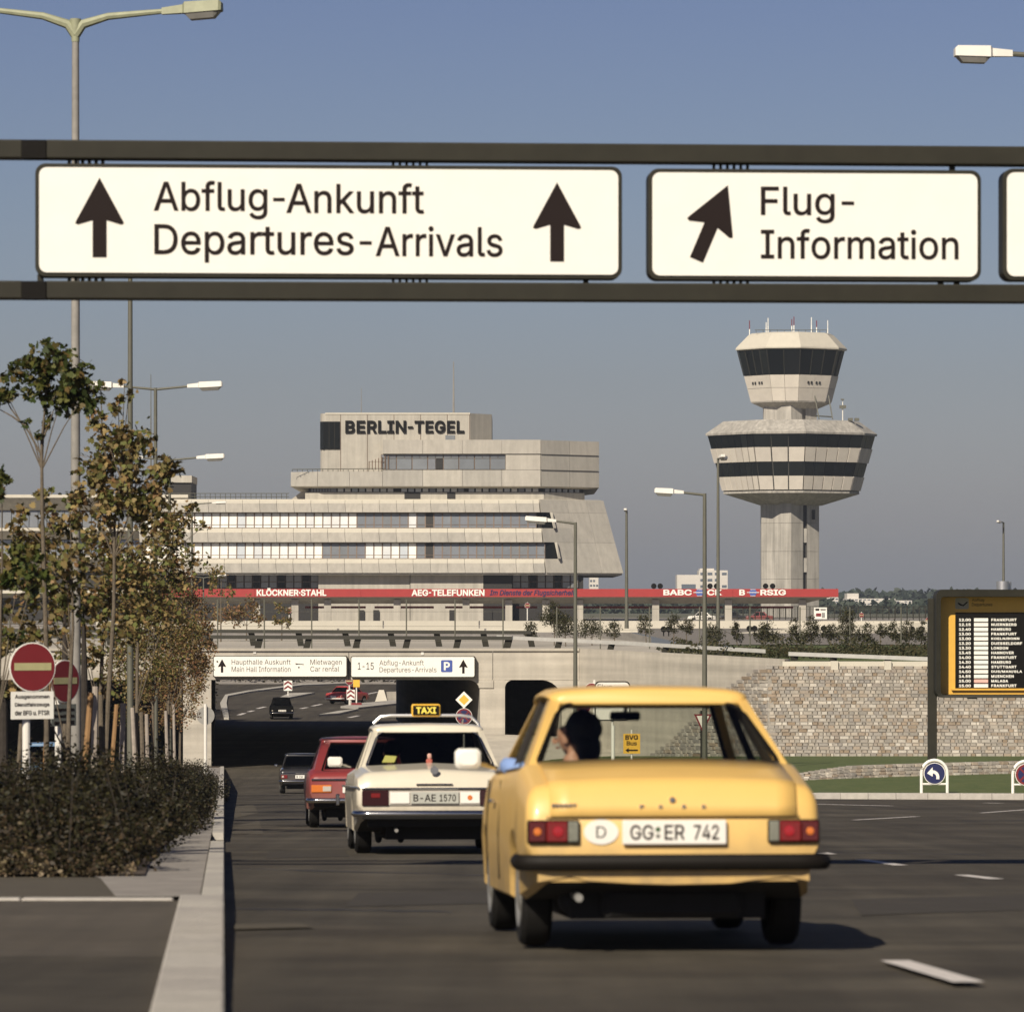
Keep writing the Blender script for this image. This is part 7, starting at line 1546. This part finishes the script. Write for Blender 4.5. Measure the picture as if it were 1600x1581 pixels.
# ---- small cars farther on
def SED(L=4.3, w=.80, zr=1.40): return dict(L=L, wheels=(.85, L - .85), wr=.30, ww=.16, yseat=2.1, zt=[(0, .70), (.03, .80), (.09, .86), (.7, .92), (1.2, .93), (3.0, .92), (3.9, .82), (L - .1, .74), (L, .6)],
            hm=[(0, w - .03), (.06, w), (3.6, w), (L, w - .08)], zs=[(0, .34), (.5, .27), (3.7, .27), (L, .34)], cab=(.72, 1.25, 2.5, 3.08), zr=zr, ht=w - .21, bpil=((1.95, 1.95),), cpil=.3, cpil_t=.14, pw=.05, shelf=.42, crown=.03, tumble=.05, zseat=.82)
def simple_rear(t, S, lens=M_lensr, bump=M_chrome, pl=True, z=.60):
    w = interp(.06, S['hm'])
    for s in (-1, 1):
        x0, x1 = s * (w - .04), s * (w - .26); lt = MB().bev(min(x0, x1), max(x0, x1), -.02, .03, z - .06, z + .06, .01).build('tail_light', lens, t)
        MB().bev(s * (w - .10) - .035, s * (w - .10) + .035, -.026, -.018, z - .035, z + .035, .005).build('lens', M_lensw, lt)
    if pl: plate(t, -.25, .25, z - .06, z + .05, -.03, (('B', .06, .16), ('CK 718', .26, .94)))
    bumper(t, S, .40, .48, bump, y0=-.1, ext=.02, wrap=.3)
S = SED(); dk = car('saloon_car', 'small black chrome trimmed saloon about to enter the underpass', 'car', S, Vector(((473 - HX) / F * 158, 158, zroad(158))), TH, M_blk, M_glassd); simple_rear(dk, S)
MB().tube([(-.78, 0, .73), (.78, 0, .73)], .014, 5).build('boot_trim', M_chrome, dk); mirror(dk, -.9, 2.7, 1.0, .12, .1, M_chrome)
MB().tube([(-.60, 1.2, 1.40), (.6, 1.2, 1.40)], .016, 5).build('roof_trim', M_chrome, dk)
q = T(441, 1124); S = SED(4.0, .77, 1.44); b2 = car('saloon_car', 'car just beyond the underpass, coloured near black as a silhouette', 'car', S, q, TH + .02, M_blk2, M_glassd, pitch=0); simple_rear(b2, S, lens=M_blackbump)
q = T(521, 1100); S = SED(4.1, .78, 1.38); b3 = car('saloon_car', 'small bright red car on the curve beyond the underpass', 'car', S, q, -.55, M_rd2, M_glassd, pitch=0); simple_rear(b3, S, bump=M_whitep)
S = SED(4.0, .77, 1.42); b4 = car('saloon_car', 'light blue car glimpsed between the trees at the far left', 'car', S, Vector(((72 - HX) / F * 112, 112, zroad(112) + .13)), TH, M_blu, M_glassd); simple_rear(b4, S)
person('person in a pale top inside the light blue car', b4, (-.36, 2.1, .34), mat('pale_shirt', (.7, .5, .42), .9, .05, 9), turn=0, elbow_out=False, hair='short')
S = SED(4.0, .77, 1.42)
b5 = car('parked_car', 'white parked car in the row under the canopy', 'car', S, up_(1118, 640) + Vector((0, 0, -.35)), 1.57, M_whitep, M_glassd, pitch=0, group='cars parked beyond the canopy')
for i, (x, Y, lb, m) in enumerate(((1165, 640, 'dark parked car in the row beside the tower foot', M_blk), (1208, 640, 'small red parked car at the right of the row near the tower foot', M_rd), (870, 640, 'dark parked car under the canopy right of the terminal', M_blk))):
    c_ = copytree(b5, loc=up_(x, Y) + Vector((0, 0, -.35))); c_['label'] = lb
    for ch in [q for q in bpy.data.objects if q.parent == c_ and q.name.split('.')[0] in ('body', 'roof', 'pillar', 'window_corner', 'door_pillar')]:
        ch.data = ch.data.copy(); ch.data.materials[0] = m

# ============================================================ HAZE: thin even air round everything
hz_ = MB().box(-9500, 9500, -4500, 9500, -14, 95).build('haze', [])
hm_ = bpy.data.materials.new('haze_air'); hm_.use_nodes = True; nt_ = hm_.node_tree; nt_.nodes.clear()
ho = nt_.nodes.new('ShaderNodeOutputMaterial'); pv_ = nt_.nodes.new('ShaderNodeVolumePrincipled')
pv_.inputs['Color'].default_value = (0.80, 0.88, 1.0, 1); pv_.inputs['Density'].default_value = 0.00013; pv_.inputs['Anisotropy'].default_value = 0.2
nt_.links.new(pv_.outputs[0], ho.inputs['Volume']); hz_.data.materials.append(hm_); hz_['kind'] = 'stuff'; hz_['label'] = 'thin bluish haze over the far trees and buildings'
